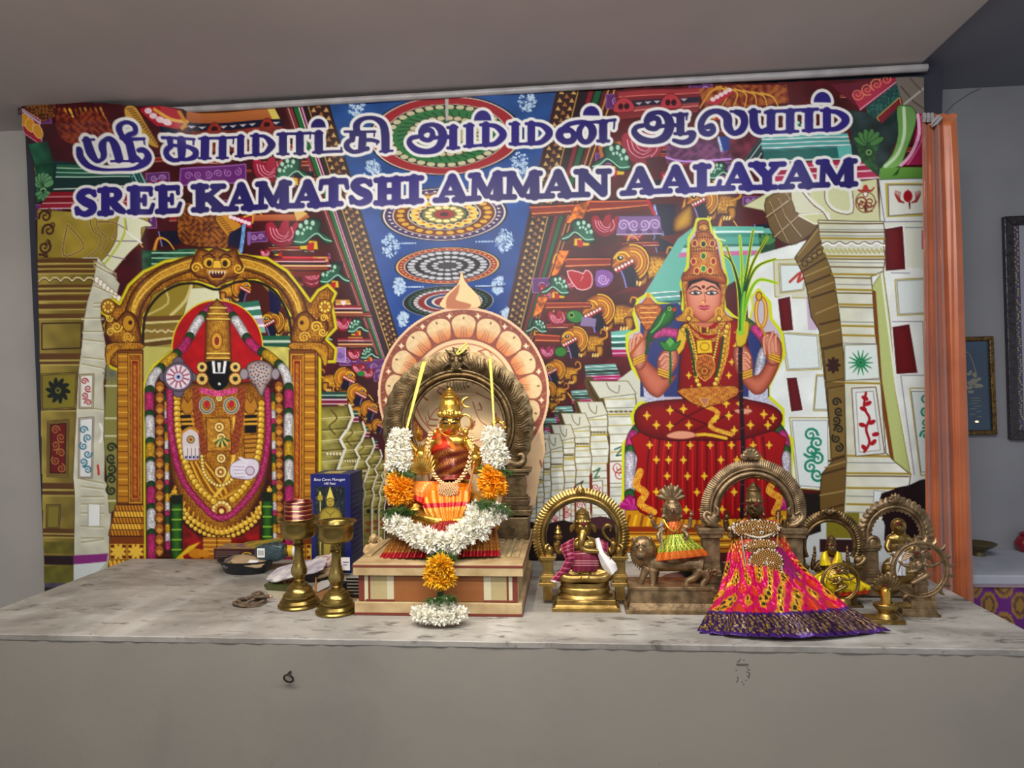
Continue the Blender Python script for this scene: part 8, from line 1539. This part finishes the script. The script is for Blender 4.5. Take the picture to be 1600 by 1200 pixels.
# ---------------------------------------------------------------- brass cup lamps
def cup_lamp(label, cx, base, rim_y, sc, dark):
    T = thing_at('brass_oil_lamp', label, 'lamp', cx, base-9, 'tall brass cup lamps beside the plinth'); h = base-9-rim_y; s = sc
    m = mat('lamp_brass', (170, 146, 84), .27, .92, (118, 98, 50), 14, 3, .05, 40)
    T.part('foot', MB().lathe([(.01, 0), (31*s, 0), (32.5*s, 1.5), (32.5*s, 3), (31*s, 5), (29*s, 6), (29.5*s, 8), (27*s, 12), (24*s, 14), (25*s, 15.5), (24.5*s, 18), (21*s, 21), (20*s, 22), (20.5*s, 24), (18.5*s, 28), (15*s, 31), (13*s, 32), (13.5*s, 34), (9*s, 37), (7*s, 38)], 48), m, 24)
    T.part('stem', MB().lathe([(7*s, 37*s), (9*s, 40*s), (7*s, 42*s), (8*s, 44*s), (12*s, 50*s), (12.5*s, 56*s), (10*s, 64*s), (7.5*s, 72*s), (6.5*s, 88*s), (6.5*s, 92*s), (9*s, 95*s), (7*s, 98*s), (8*s, 102*s), (6.5*s, 106*s), (7*s, 112*s), (10*s, h-32)], 24), m, 28)
    T.part('cup', MB().lathe([(.01, h-34), (10*s, h-33), (22*s, h-30), (26*s, h-26), (27.5*s, h-14), (27.5*s, h-6), (29*s, h-2), (32.5*s, h), (32.5*s, h+1.2), (30*s, h+.4), (26.5*s, h-4), (25.5*s, h-16), (22*s, h-25), (.01, h-27)], 44), m)
    return T, h
TL_, hl = cup_lamp('brass cup lamp holding a stack of red glass bangles', 468, 955, 810, 1., 0)
cup_lamp('empty brass cup lamp standing next to the plinth', 526, 965, 816, 1., 0)
bg_loc = TL_.o.location+Vector((0, 0, (hl-26)*TL_.k))
T = Thing('bangle_stack', 'stack of red and gold glass bangles wrapped in clear plastic', 'bangles', bg_loc, None, TL_.k); rs = random.Random(3)
for k in range(22):
    mm = (mat('bangle_red', (120, 22, 30), .25, .3, coat=.5), mat('bangle_gold', (206, 140, 90), .3, .7), mat('bangle_maroon', (86, 14, 26), .25, .3, coat=.5))[k % 3]
    q = MB().tube([(20.5*math.cos(a)+rs.uniform(-.5, .5), 20.5*math.sin(a), 2+2.35*k) for a in np.linspace(0, 6.2832, 29)[:-1]], 1.35, 6, closed=True); T.part('bangle', q, mm)
pm = mat('clear_plastic', (235, 235, 235), .12, trans=1.); pm.node_tree.nodes['Principled BSDF'].inputs['IOR'].default_value = 1.15
# ---------------------------------------------------------------- blue souvenir box
BYF = -.205; x0, x1 = onY(486, 800, BYF).x, onY(545, 800, BYF).x; zt = onY(515, 741, BYF).z
T = Thing('souvenir_box', 'tall dark blue souvenir box printed with a golden statue', 'box', ((x0+x1)/2, BYF+.06, TZ), None, 1.)
w = (x1-x0); H_ = zt-TZ; navy = mat('navy_card', (18, 24, 96), .4)
def build_box():
    global CV
    old = CV; CV = Canvas(0, 60, 0, 160, .7, (20, 26, 104))
    F([(7, 20), (54, 20), (54, 158), (7, 158)], (22, 30, 34), tex=mottle(.5, .5, 3)); rs = random.Random(1)
    for k in range(60): x = 8+45*rs.random(); y = 22+60*rs.random(); S([(x, y), (x+rs.uniform(-1, 1), y+rs.uniform(2, 7))], 1, (70, 84, 76))
    g, gd, gh = (170, 150, 50), (84, 70, 24), (226, 206, 96)
    S([(15, 40), (15, 158)], 1.3, gh); E(15, 38, 4, 5, g, ol=gd); F([(15, 26), (17, 33), (13, 33)], gh)
    F([(31, 20), (34, 30), (37, 40), (25, 40), (28, 30)], gh, gd, .8); E(31, 46, 6, 7, g, ol=gd); E(29, 44, 1, .7, gd); E(33, 44, 1, .7, gd); S([(29, 49), (33, 49)], .8, gd)
    F([(14, 64), (22, 55), (31, 53), (40, 55), (48, 64), (50, 90), (44, 100), (40, 78), (38, 98), (24, 98), (22, 78), (17, 98), (12, 88)], g, gd, 1., 3, (gd, 2))
    S([(24, 60), (31, 66), (38, 60)], 1, gd); S([(31, 66), (31, 92)], .8, gd); 
    for y in (74, 82, 90): S([(26, y), (36, y)], .7, gd)
    F([(22, 98), (40, 98), (44, 130), (41, 158), (33, 158), (31, 120), (28, 158), (20, 158), (18, 130)], (150, 130, 44), gd, 1., 2, (gd, 2)); [S([(22+3*k, 100), (21+3.4*k, 154)], .8, gh) for k in range(6)]
    for x in (14, 46): S([(x, 66), (x-1, 100), (x, 150)], 2.5, (130, 112, 40), 3)
    nx, ny = len(CV.xs), len(CV.ys); X, Y = np.meshgrid(CV.xs, CV.ys); mb = MB(); k = w/60; kz = H_/160
    V = [((x-30)*k, -.0612, (160-y)*kz) for x, y in zip(X.ravel(), Y.ravel())]; Fc = [(j*nx+i, (j+1)*nx+i, (j+1)*nx+i+1, j*nx+i+1) for j in range(ny-1) for i in range(nx-1)]
    mb.add(V, Fc, CV.C.reshape(-1, 3)); CV = old; return mb
T.part('carton', MB().box(-w/2, w/2+.006, -.06, .07, 0, H_), navy, 0, bevel=.001); T.part('printed_front', build_box(), mat('box_print', (255, 255, 255), .35, attr=True), 0, True)
sd = MB()
for k in range(14): z = H_*(.1+.055*k); sd.box(w/2+.0062, w/2+.0068, -.05, .055, z, z+.0012)
T.part('side_lines', sd, mat('pale_blue_ink', (96, 104, 150), .5), 0)
def words(T, txt, loc, size, m, parent, rot=(math.pi/2, 0, 0), name='lettering', italic=0.):
    c = bpy.data.curves.new(name, 'FONT'); c.body = txt; c.size = size; c.align_x = 'CENTER'; c.extrude = .0002; c.shear = italic; me_o = bpy.data.objects.new('tmp', c); scene.collection.objects.link(me_o)
    dg = bpy.context.evaluated_depsgraph_get(); me = bpy.data.meshes.new_from_object(me_o.evaluated_get(dg)); bpy.data.objects.remove(me_o)
    me.materials.clear(); me.materials.append(m); o = link(name, me, parent); o.location = loc; o.rotation_euler = rot; return o
words(T, 'Batu Caves Murugan', (0, -.0618, H_*.935), .0125, WHITEP, T.o, italic=.2); words(T, '140 Feet', (0, -.0618, H_*.895), .0115, WHITEP, T.o, italic=.2)
T.part('top_label', MB().box(-.03, .03, -.03, .03, H_, H_+.0008), mat('gold_label', (190, 170, 90), .5), 0)
# ---------------------------------------------------------------- carved wooden figurine beside the plinth
T = thing_at('wooden_figurine', 'small carved pale wooden seated monk figurine beside the plinth', 'figurine', 583, 872, Y=-.33); b = MB()
lell(T, b, 583, 858, 0, 10, 8, 12); head(T, b, 584, 841, 7.5, -2); lell(T, b, 583, 870, -2, 15, 11, 7); ltube(T, b, [(575, 852, 0), (570, 862, -5), (578, 866, -9)], [4, 3.4, 2.6], 8, 3); ltube(T, b, [(591, 852, 0), (597, 848, -4), (594, 840, -6)], [4, 3.2, 2.4], 8, 3)
T.part('figure', b, mat('pale_carved_wood', (206, 176, 128), .5, 0, (184, 150, 104), 60), 60, remesh=.8, sm=1); b = MB(); z = T.L(583, 876, 0).z; b.box(-16, 16, -12, 12, 0, max(2, z+6)); T.part('base', b, MATS['pale_carved_wood'], 0, bevel=1)
# ---------------------------------------------------------------- trays, packets and papers at the left
def tray(name, label, px, py, rx, ry, h, m, cat='tray'):
    T = thing_at(name, label, cat, px, py); T.part('dish', MB().lathe([(.01, .6), (rx*.72, .6), (rx*.95, h), (rx, h), (rx, h+1), (rx*.96, h+1.2), (rx*.72, 2), (.01, 2)], 40, (0, 0, 0), 1, ry/rx), m); return T
blkp = mat('black_plastic', (26, 28, 32), .35)
T1 = tray('black_tray', 'shallow black plastic tray loaded with packets', 386, 893, 46, 32, 19, blkp)
def flat(name, label, cat, P, m, base, th, k, tilt=0.):
    """flat thing given by pixel outline lying near height base (metres above the table)"""
    Q = [onZ(x, y, TZ+base) for x, y in P]; c = sum(Q, Vector())/len(Q); o = Thing(name, label, cat, (c.x, c.y, TZ+base), None, 1.); mb = MB(); n = len(Q)
    V = [(q.x-c.x, q.y-c.y, tilt*(q.x-c.x)) for q in Q]; V += [(v[0], v[1], v[2]+th) for v in V]
    mb.add(V, [tuple(range(n-1, -1, -1)), tuple(range(n, 2*n))]+[(i, (i+1) % n, (i+1) % n+n, i+n) for i in range(n)]); o.part(k, mb, m, 0, bevel=.0006); return o, c
# book box with yellow oval on its spine
Yb = G(372, 884).y; a, b_ = onY(334, 874, Yb), onY(398, 856, Yb)
T = Thing('incense_box', 'long dark brown incense box with a yellow oval label', 'box', ((a.x+b_.x)/2, Yb, a.z), None, 1.); wd = (b_.x-a.x)/2
T.part('carton', MB().box(-wd, wd, -.0, .09, 0, b_.z-a.z-.004), mat('dark_brown_card', (62, 24, 22), .45), 0, bevel=.0008); hh = b_.z-a.z-.004
T.part('top_print', MB().box(-wd*.95, wd*.95, .004, .088, hh, hh+.0006), mat('colour_print', (170, 140, 60), .5, 0, (90, 70, 120), 40, 3), 0); q = MB(); q.lathe([(.01, 0), (.017, 0), (.017, .0008), (.01, .0008)], 28, (0, 0, 0), 1., .42); q.xf(0, Matrix.Translation((wd*.62, -.0002, hh*.5)) @ Matrix.Rotation(math.pi/2, 4, 'X')); T.part('oval_label', q, mat('yellow_label', (226, 180, 40), .5), 0)
mat('dark_ink', (60, 30, 20), .6); T.part('label_marks', MB().box(wd*.62-.011, wd*.62+.011, -.0014, -.001, hh*.42, hh*.6), MATS['dark_ink'], 0)
for k in range(3): T.part('pin_stripe', MB().box(-wd*.9, wd*.25, -.0006, 0, hh*(.3+.2*k), hh*(.3+.2*k)+.0006), mat('silver_ink', (170, 150, 140), .5), 0)
def pack(name, label, cat, px, py, Y, rx, ry, rz, m, rot=(0, 0, 0), lift=None):
    loc = onY(px, py, Y); T = Thing(name, label, cat, loc, None); mb = MB(); rs = random.Random(px)
    def fn(u, v):
        a, t = 2*math.pi*u, math.pi*v; e = .55
        f = lambda c: math.copysign(abs(c)**e, c)
        r = 1+.05*math.sin(a*5+t*3)+.03*math.sin(a*9-t*7)
        return (rx*f(math.sin(t))*f(math.cos(a))*r, ry*f(math.sin(t))*f(math.sin(a))*r, rz*f(math.cos(t))*r)
    mb.surf(fn, 28, 14, closed=True); mb.xf(0, Euler(rot).to_matrix().to_4x4()); T.part('packet', mb, m, 60); return T
Yt = G(384, 896).y
T = pack('paper_bag', 'flat brown paper bag with a white price label in the black tray', 'bag', 390, 877, Yt, 27, 17, 3, mat('kraft_paper', (176, 150, 116), .7, 0, (160, 132, 98), 30, 3, .3, 60), (math.radians(12), math.radians(6), 0)); o = T.part('price_label', MB().box(2, 16, -11, -2, 3.4, 4.), WHITEP, 0); o.rotation_euler = (math.radians(12), math.radians(6), 0)
pack('blue_packet', 'crumpled dark blue and yellow packet in the black tray', 'packet', 362, 878, Yt, 13, 14, 3, mat('blue_foil', (54, 52, 110), .35, .1, (150, 140, 60), 40, 2), (math.radians(18), math.radians(-14), .3))
T = pack('bead_packet', 'plastic packet of dark teal beads with a white barcode label', 'packet', 424, 863, Yt+.03, 24, 12, 14, mat('bead_plastic', (20, 36, 44), .25, 0, (52, 84, 90), 300, 1, .9, 340, coat=.6), (0, math.radians(-8), 0)); T.part('barcode_label', MB().box(-17, -5, -12.8, -12, -5, 9), WHITEP, 0)
for k in range(7): T.part('barcode_bar', MB().box(-15.5+1.4*k, -15.1+1.4*k+.3*(k % 2), -13, -12.8, -2, 6), MATS['dark_ink'], 0)
T = Thing('camphor_roll', 'yellow and white paper roll behind the bead packet', 'roll', onY(452, 861, Yt+.06), None); q = MB(); q.lathe([(.01, -13), (9, -13), (9, 8), (.01, 8)], 22); q.xf(0, Matrix.Rotation(math.pi/2, 4, 'Y')); T.part('wrapper', q, mat('yellow_wrap', (222, 178, 36), .5)); q = MB(); q.lathe([(.01, 8), (9.2, 8), (9.2, 13), (.01, 13)], 22); q.xf(0, Matrix.Rotation(math.pi/2, 4, 'Y')); T.part('white_end', q, WHITEP)
pack('rainbow_packet', 'flat multicoloured picture packet on top of the incense box', 'packet', 404, 851, Yb+.06, 36, 20, 2.4, mat('rainbow_print', (196, 150, 50), .45, 0, (110, 120, 60), 24, 2), (math.radians(8), math.radians(-7), 0))
T2 = tray('dark_bowl', 'dark round bowl holding white packets behind the left lamp', 488, 905, 40, 26, 14, mat('dark_metal_tray', (52, 46, 40), .4, .4))
Y2 = G(488, 905).y
prn = mat('printed_white_film', (232, 228, 224), .35, 0, (180, 170, 186), 34, 2, .12, 40)
pack('white_packet', 'large crumpled white printed packet lying across the dark bowl', 'packet', 466, 890, Y2-.03, 46, 24, 3, prn, (math.radians(14), math.radians(-12), .1)); pack('snack_packet', 'thick white packet with maroon print behind the left lamp', 'packet', 506, 877, Y2+.02, 22, 16, 6, mat('maroon_print_film', (222, 210, 200), .4, 0, (140, 80, 76), 70, 2), (math.radians(16), math.radians(-12), -.1))
pack('tan_packet', 'folded tan paper packet under the white packets', 'packet', 512, 892, Y2-.01, 22, 15, 4, MATS['kraft_paper'], (math.radians(14), math.radians(-16), 0))
flat('banana_leaf', 'dark green leaf piece laid under the lamps', 'leaf', [(412, 914), (430, 905), (462, 906), (470, 918), (450, 924), (416, 922)], mat('leaf_green', (62, 74, 34), .5, 0, (90, 96, 50), 30), .002, .0015, 'leaf_blade')
flat('folded_paper', 'white folded paper lying between the two lamps', 'paper', [(486, 920), (510, 900), (522, 896), (514, 918), (496, 926)], mat('white_paper', (222, 218, 214), .7), .004, .0008, 'sheet', .1); flat('cream_paper', 'pale paper sheet under the dark green leaf', 'paper', [(412, 922), (450, 922), (486, 928), (480, 936), (430, 936)], mat('cream_sheet', (190, 182, 158), .7), .0005, .0008, 'sheet'); flat('cardboard_sheet', 'brown cardboard piece under the right lamp', 'cardboard', [(490, 930), (505, 922), (545, 922), (560, 936), (500, 937)], mat('cardboard', (170, 124, 74), .8), .0005, .002, 'sheet')
T = Thing('name_card', 'small white card with violet writing leaning on the blue box', 'card', onY(540, 891, BYF-.05), None); T.part('card', MB().box(-7, 7, -.5, .5, 0, 20), WHITEP, 0); T.part('writing', MB().box(-4, 5, -.9, -.5, 12, 13.5).box(-4, 3, -.9, -.5, 8, 9), mat('violet_ink', (110, 80, 170), .5), 0, kind='stuff')
T = Thing('incense_stick', 'thin amber stick standing between the lamps', 'stick', G(492, 928), None); T.part('stick', MB().tube([(0, 0, 0), (1.5, 1, 14), (1, 2, 26)], [2.2, 2, .6], 7), mat('amber', (206, 140, 70), .4)); 
gb = MB(); rs = random.Random(9); T = Thing('bead_string', 'loose string of copper beads under the white packet', 'beads', G(445, 912), None)
for k in range(60): gb.ell((rs.uniform(-14, 14), rs.uniform(-4, 4), rs.uniform(2, 12)), (1.3,)*3, None, 6, 4)
T.part('beads', gb, mat('copper_bead', (190, 110, 74), .3, .7), kind='stuff')
T = thing_at('metal_clamp', 'small dark metal clamp with slats beside the plinth', 'clamp', 545, 934); dk = mat('dark_metal', (44, 40, 36), .4, .6)
for k in range(6): T.part('slat', MB().box(-2+1.5*k*0, 20, -6, -3, 4+5*k, 6.5+5*k), dk, 0)
T.part('body', MB().box(-14, -3, -7, 3, 0, 26), dk, 0, bevel=2); T.part('foot', MB().box(-14, 22, -6, 6, 0, 3), dk, 0)
# coil of brown rope
T = thing_at('rope_coil', 'knotted coil of brown rope lying left of the lamps', 'rope', 394, 944); rp = mat('brown_rope', (112, 92, 70), .8, 0, (80, 64, 48), 90, 2, .6, 200); L = T.L
q = MB()
for j in range(2): q.tube([Vector(p) for p in catm([((24-3*j)*math.cos(a)+3*j-4, (19-3*j)*math.sin(a)+2*j, 2.6+2.6*j+1.8*math.sin(2*a+j)) for a in np.linspace(0, 6.0, 12)], False, 4)], 2.5, 8)
q.tube([Vector(p) for p in catm([(-10, -18, 3), (-2, -8, 6), (8, 2, 11), (14, 8, 13), (6, 12, 14), (-2, 6, 13), (6, -2, 12), (18, 0, 12), (25, 6, 10)], False, 4)], 2.6, 8); q.tube([Vector(p) for p in catm([(-4, -6, 11), (4, 0, 15), (12, -2, 16), (10, 6, 17), (0, 6, 15)], False, 4)], 2.6, 8)
T.part('rope', q, rp, 60); T.part('rope_tip', MB().ell((26, 7, 10), (4, 3, 3)), mat('copper_cap', (190, 150, 120), .4, .4))
# steel plate behind the lion rider
T = thing_at('steel_plate', 'round steel plate lying behind the lion idol', 'plate', 1082, 912); T.part('plate', MB().lathe([(.01, 1), (40, 1), (46, 5), (48, 5), (48, 6), (40, 2), (.01, 2)], 40, (0, 0, 0)), mat('steel', (150, 152, 156), .25, .9)); 
T = thing_at('dark_dish', 'dark round dish stacked behind the lion idol', 'plate', 1096, 906); T.part('dish', MB().lathe([(.01, 8), (30, 8), (40, 22), (42, 22), (42, 23), (32, 10), (.01, 10)], 40), dk)
# ---------------------------------------------------------------- orange curtain at the right
YC = -.19
def curt():
    T = Thing('orange_curtain', 'long orange satin curtain gathered beside the banner', 'curtain', onY(1482, 930, YC), None, 1.); loc = T.o.location
    zt_, zb = onY(1470, 184, YC).z, TZ-.30
    def fn(u, v):
        y = 184+(1250-184)*v; xl, xr = 1441+10*v, np.interp(v, [0, .045, .15, .36, .73, 1], [1494, 1497, 1502, 1509, 1522, 1530]); x = xl+(xr-xl)*u
        w_ = u+.03*math.sin(v*4+u*3); d = YC+np.interp(w_, [0, .06, .13, .22, .30, .36, .42, .47, .53, .58, .64, .85, .97, 1.1], [.0, -.014, .008, -.012, -.004, .022, -.004, -.024, .012, .002, -.010, -.018, -.010, .004])*(.8+.4*v)+.003*math.sin(u*40+v*9)*v
        p = onY(x, y, d); return (p.x-loc.x, p.y-loc.y, p.z-loc.z)
    m = mat('orange_satin', (186, 100, 52), .38, 0, (160, 76, 36), 5, 3, .2, 24, spec=.6); m.node_tree.nodes['Principled BSDF'].inputs['Sheen Weight'].default_value = .3
    o = T.part('cloth', MB().surf(fn, 150, 80), m, 70); mod_solid(o, .002)
    hd = MB(); P = [onY(x, 183+2*math.sin(x*.4), YC-.004) for x in np.linspace(1441, 1493, 12)]; hd.tube([p-loc for p in P], .009, 8); T.part('heading', hd, m)
    kn = MB()
    for x in (1444, 1450, 1456): kn.tube([onY(x, 178, YC-.014)-loc, onY(x+1, 184, YC-.022)-loc, onY(x, 190, YC-.014)-loc], .0055, 7)
    kn.tube([onY(x, y, YC-.022)-loc for x, y in ((1454, 196), (1460, 188), (1466, 182), (1470, 184), (1464, 192), (1456, 198))], [.002, .005, .006, .006, .005, .002], 7); T.part('tie', kn, mat('grey_tie', (150, 146, 146), .6))
curt()
# ---------------------------------------------------------------- framed pictures on the wall
def frame(name, label, P, wpx, fm, th, art):
    Q = [onY(x, y, YR-.02) for x, y in P]; c = Vector((sum(q.x for q in Q)/4, YR-.001, min(q.z for q in Q))); T = Thing(name, label, 'picture', c, None, 1.)
    loc = c; k = pxs(Q[0])*wpx; C2 = [Vector((sum(q.x for q in Q)/4, 0, sum(q.z for q in Q)/4))]*4
    I = [Vector((q.x+math.copysign(k, C2[0].x-q.x), 0, q.z+math.copysign(k, C2[0].z-q.z))) for q in Q]
    for i in range(4):
        j = (i+1) % 4; P4 = [(Q[i].x-loc.x, Q[i].z-loc.z), (Q[j].x-loc.x, Q[j].z-loc.z), (I[j].x-loc.x, I[j].z-loc.z), (I[i].x-loc.x, I[i].z-loc.z)]; T.part('frame_rail', MB().prism(P4, -.02, 0), fm, 0, bevel=.003)
    art(T, [(p.x-loc.x, p.z-loc.z) for p in I]); return T
def art1(T, I):
    T.part('painting', MB().prism(I, -.010, -.002), mat('night_blue_print', (36, 66, 96), .2, 0, (34, 50, 60), 4, 2, coat=.4), 0)
    x0, x1, z0, z1 = I[0][0], I[1][0], I[2][1], I[0][1]; g = mat('pale_cloud_print', (128, 124, 110), .3); U = lambda u, v: (x0+(x1-x0)*u, -.0105, z0+(z1-z0)*v); q = MB()
    rs = random.Random(4)
    for k in range(26): a, r = rs.random()*6.28, rs.random(); p = U(.5+.3*r*math.cos(a), .55+.14*r*math.sin(a)); q.ell(p, (.006+.006*rs.random(), .0004, .006), None, 8, 5)
    q.tube([U(.3+.3*t, .68+.2*math.cos(t*1.8)) for t in np.linspace(0, 1, 8)], .002, 5)
    for k in range(8): p = U(.55+.15*math.sin(k*3), .36-.03*k); q.ell(p, (.02-.0015*k, .0004, .0015), None, 8, 4)
    T.part('cloud_figure', q, g, 60, kind='stuff'); fl = MB(); p = U(.58, .095); fl.ell(p, (.006, .0006, .0035), None, 10, 6); T.part('bright_spot', fl, mat('spot_glow', (255, 190, 120), .5, emit=2.), label='small bright spot on the picture, made to glow')  # the flat spot on the picture is brightened by emission
gl = mat('gilt_frame', (120, 92, 44), .35, .6, (70, 50, 22), 90, 3, .5, 90)
frame('gilt_framed_picture', 'small gilt framed blue picture half behind the curtain', [(1490, 527), (1553, 525), (1559, 679), (1490, 680)], 7, gl, .02, art1)
def art2(T, I):
    T.part('picture_sheet', MB().prism(I, -.008, -.002), mat('pale_picture', (150, 150, 160), .3), 0); x0, z0, z1 = I[0][0], I[3][1], I[0][1]; rs = random.Random(3)
    T.part('floral_border', MB().prism([(x0, z1), (x0+.022, z1), (x0+.022, z0), (x0, z0)], -.011, -.008), mat('violet_border', (78, 60, 96), .4), 0)
    q = MB()
    for k in range(90): q.ell((x0+.003+.016*rs.random(), -.0112, z0+(z1-z0)*k/90), (.004, .0006, .0026), (0, rs.random()*3, 0), 7, 4)
    T.part('border_leaves', q, mat('lime_leaf_print', (150, 160, 60), .4), 60, kind='stuff')
frame('dark_framed_picture', 'tall black framed picture with a floral border at the right edge', [(1569, 338), (1760, 330), (1770, 690), (1579, 687)], 14, mat('black_frame', (34, 30, 34), .3, 0, (52, 46, 50), 70, 3, .6, 70), .03, art2)
# ---------------------------------------------------------------- side table with purple brocade cloth
SZ = onY(1560, 858, YR).z; SF = onZ(1560, 899, SZ).y; SF = max(SF, -.14); sx0 = onY(1518, 900, SF).x
T = Thing('side_table', 'grey topped side table skirted with purple brocade cloth behind the curtain', 'table', (sx0+.45, (YR+SF)/2, 0), None, 1.); hw = .45; hd_ = (YR-SF)/2
T.part('table_top', MB().box(-hw, hw, -hd_, hd_-.002, SZ-.03, SZ), mat('grey_cloth', (172, 174, 184), .7, 0, (156, 158, 170), 5), 0, bevel=.004)
def pc(u, v):
    c = (98, 24, 116); x, z = u*.9*11, v*11*SZ*.62
    for ox in (0, .5):
        a, b = (x+ox) % 1-.5, (z+ox) % 1-.5; r = math.hypot(a*1.1, b)
        if r < .33: return (150, 112, 50) if (r > .25 or r < .16) else (96, 62, 46)
    return c
def pf(u, v): return (-hw+2*hw*u, -hd_-.006-.004*math.sin(u*60), (SZ-.028)*(1-v)+.1*v)
T.part('brocade_skirt', MB().surf(pf, 200, 120, pc), CLOTH, 60, True); T.part('trim', MB().box(-hw, hw, -hd_-.012, -hd_-.002, SZ-.034, SZ-.027), mat('silver_trim', (150, 130, 140), .5), 0)
leg = MB()
for x in (-hw+.03, hw-.03): T.part('leg', MB().box(x-.02, x+.02, -hd_+.02, -hd_+.06, 0, SZ-.03), dk, 0); T.part('leg', MB().box(x-.02, x+.02, hd_-.06, hd_-.02, 0, SZ-.03), dk, 0)
T = Thing('metal_bowl', 'wide dark brass bowl on the side table by the curtain', 'bowl', onZ(1530, 868, SZ), None); T.part('bowl', MB().lathe([(.01, 0), (9, 0), (8, 6), (10, 9), (22, 17), (24, 19), (24, 20), (21, 18), (8, 11), (.01, 10)], 32), mat('olive_brass', (96, 84, 56), .4, .6))
T = Thing('red_pot', 'round red pot at the far right on the side table', 'pot', onZ(1604, 862, SZ), None); T.part('pot', MB().lathe([(.01, 0), (10, 0), (15, 8), (16, 14), (12, 22), (8, 25), (10, 28), (8, 28), (.01, 26)], 28), mat('red_lacquer', (120, 16, 30), .3, coat=.4)); T.part('pot_lid', MB().lathe([(9, 28), (6, 31), (2, 32), (3, 35), (.01, 36)], 20), MATS['red_lacquer'])
# thin cable sagging on the wall
wr = MB(); wr.tube([onY(x, y, YR-.004) for x, y in ((1476, 178), (1490, 163), (1512, 148), (1532, 138))], .0007, 6); single('wall_cable', 'thin dark cable running up the wall above the curtain', 'cable', wr, dk)
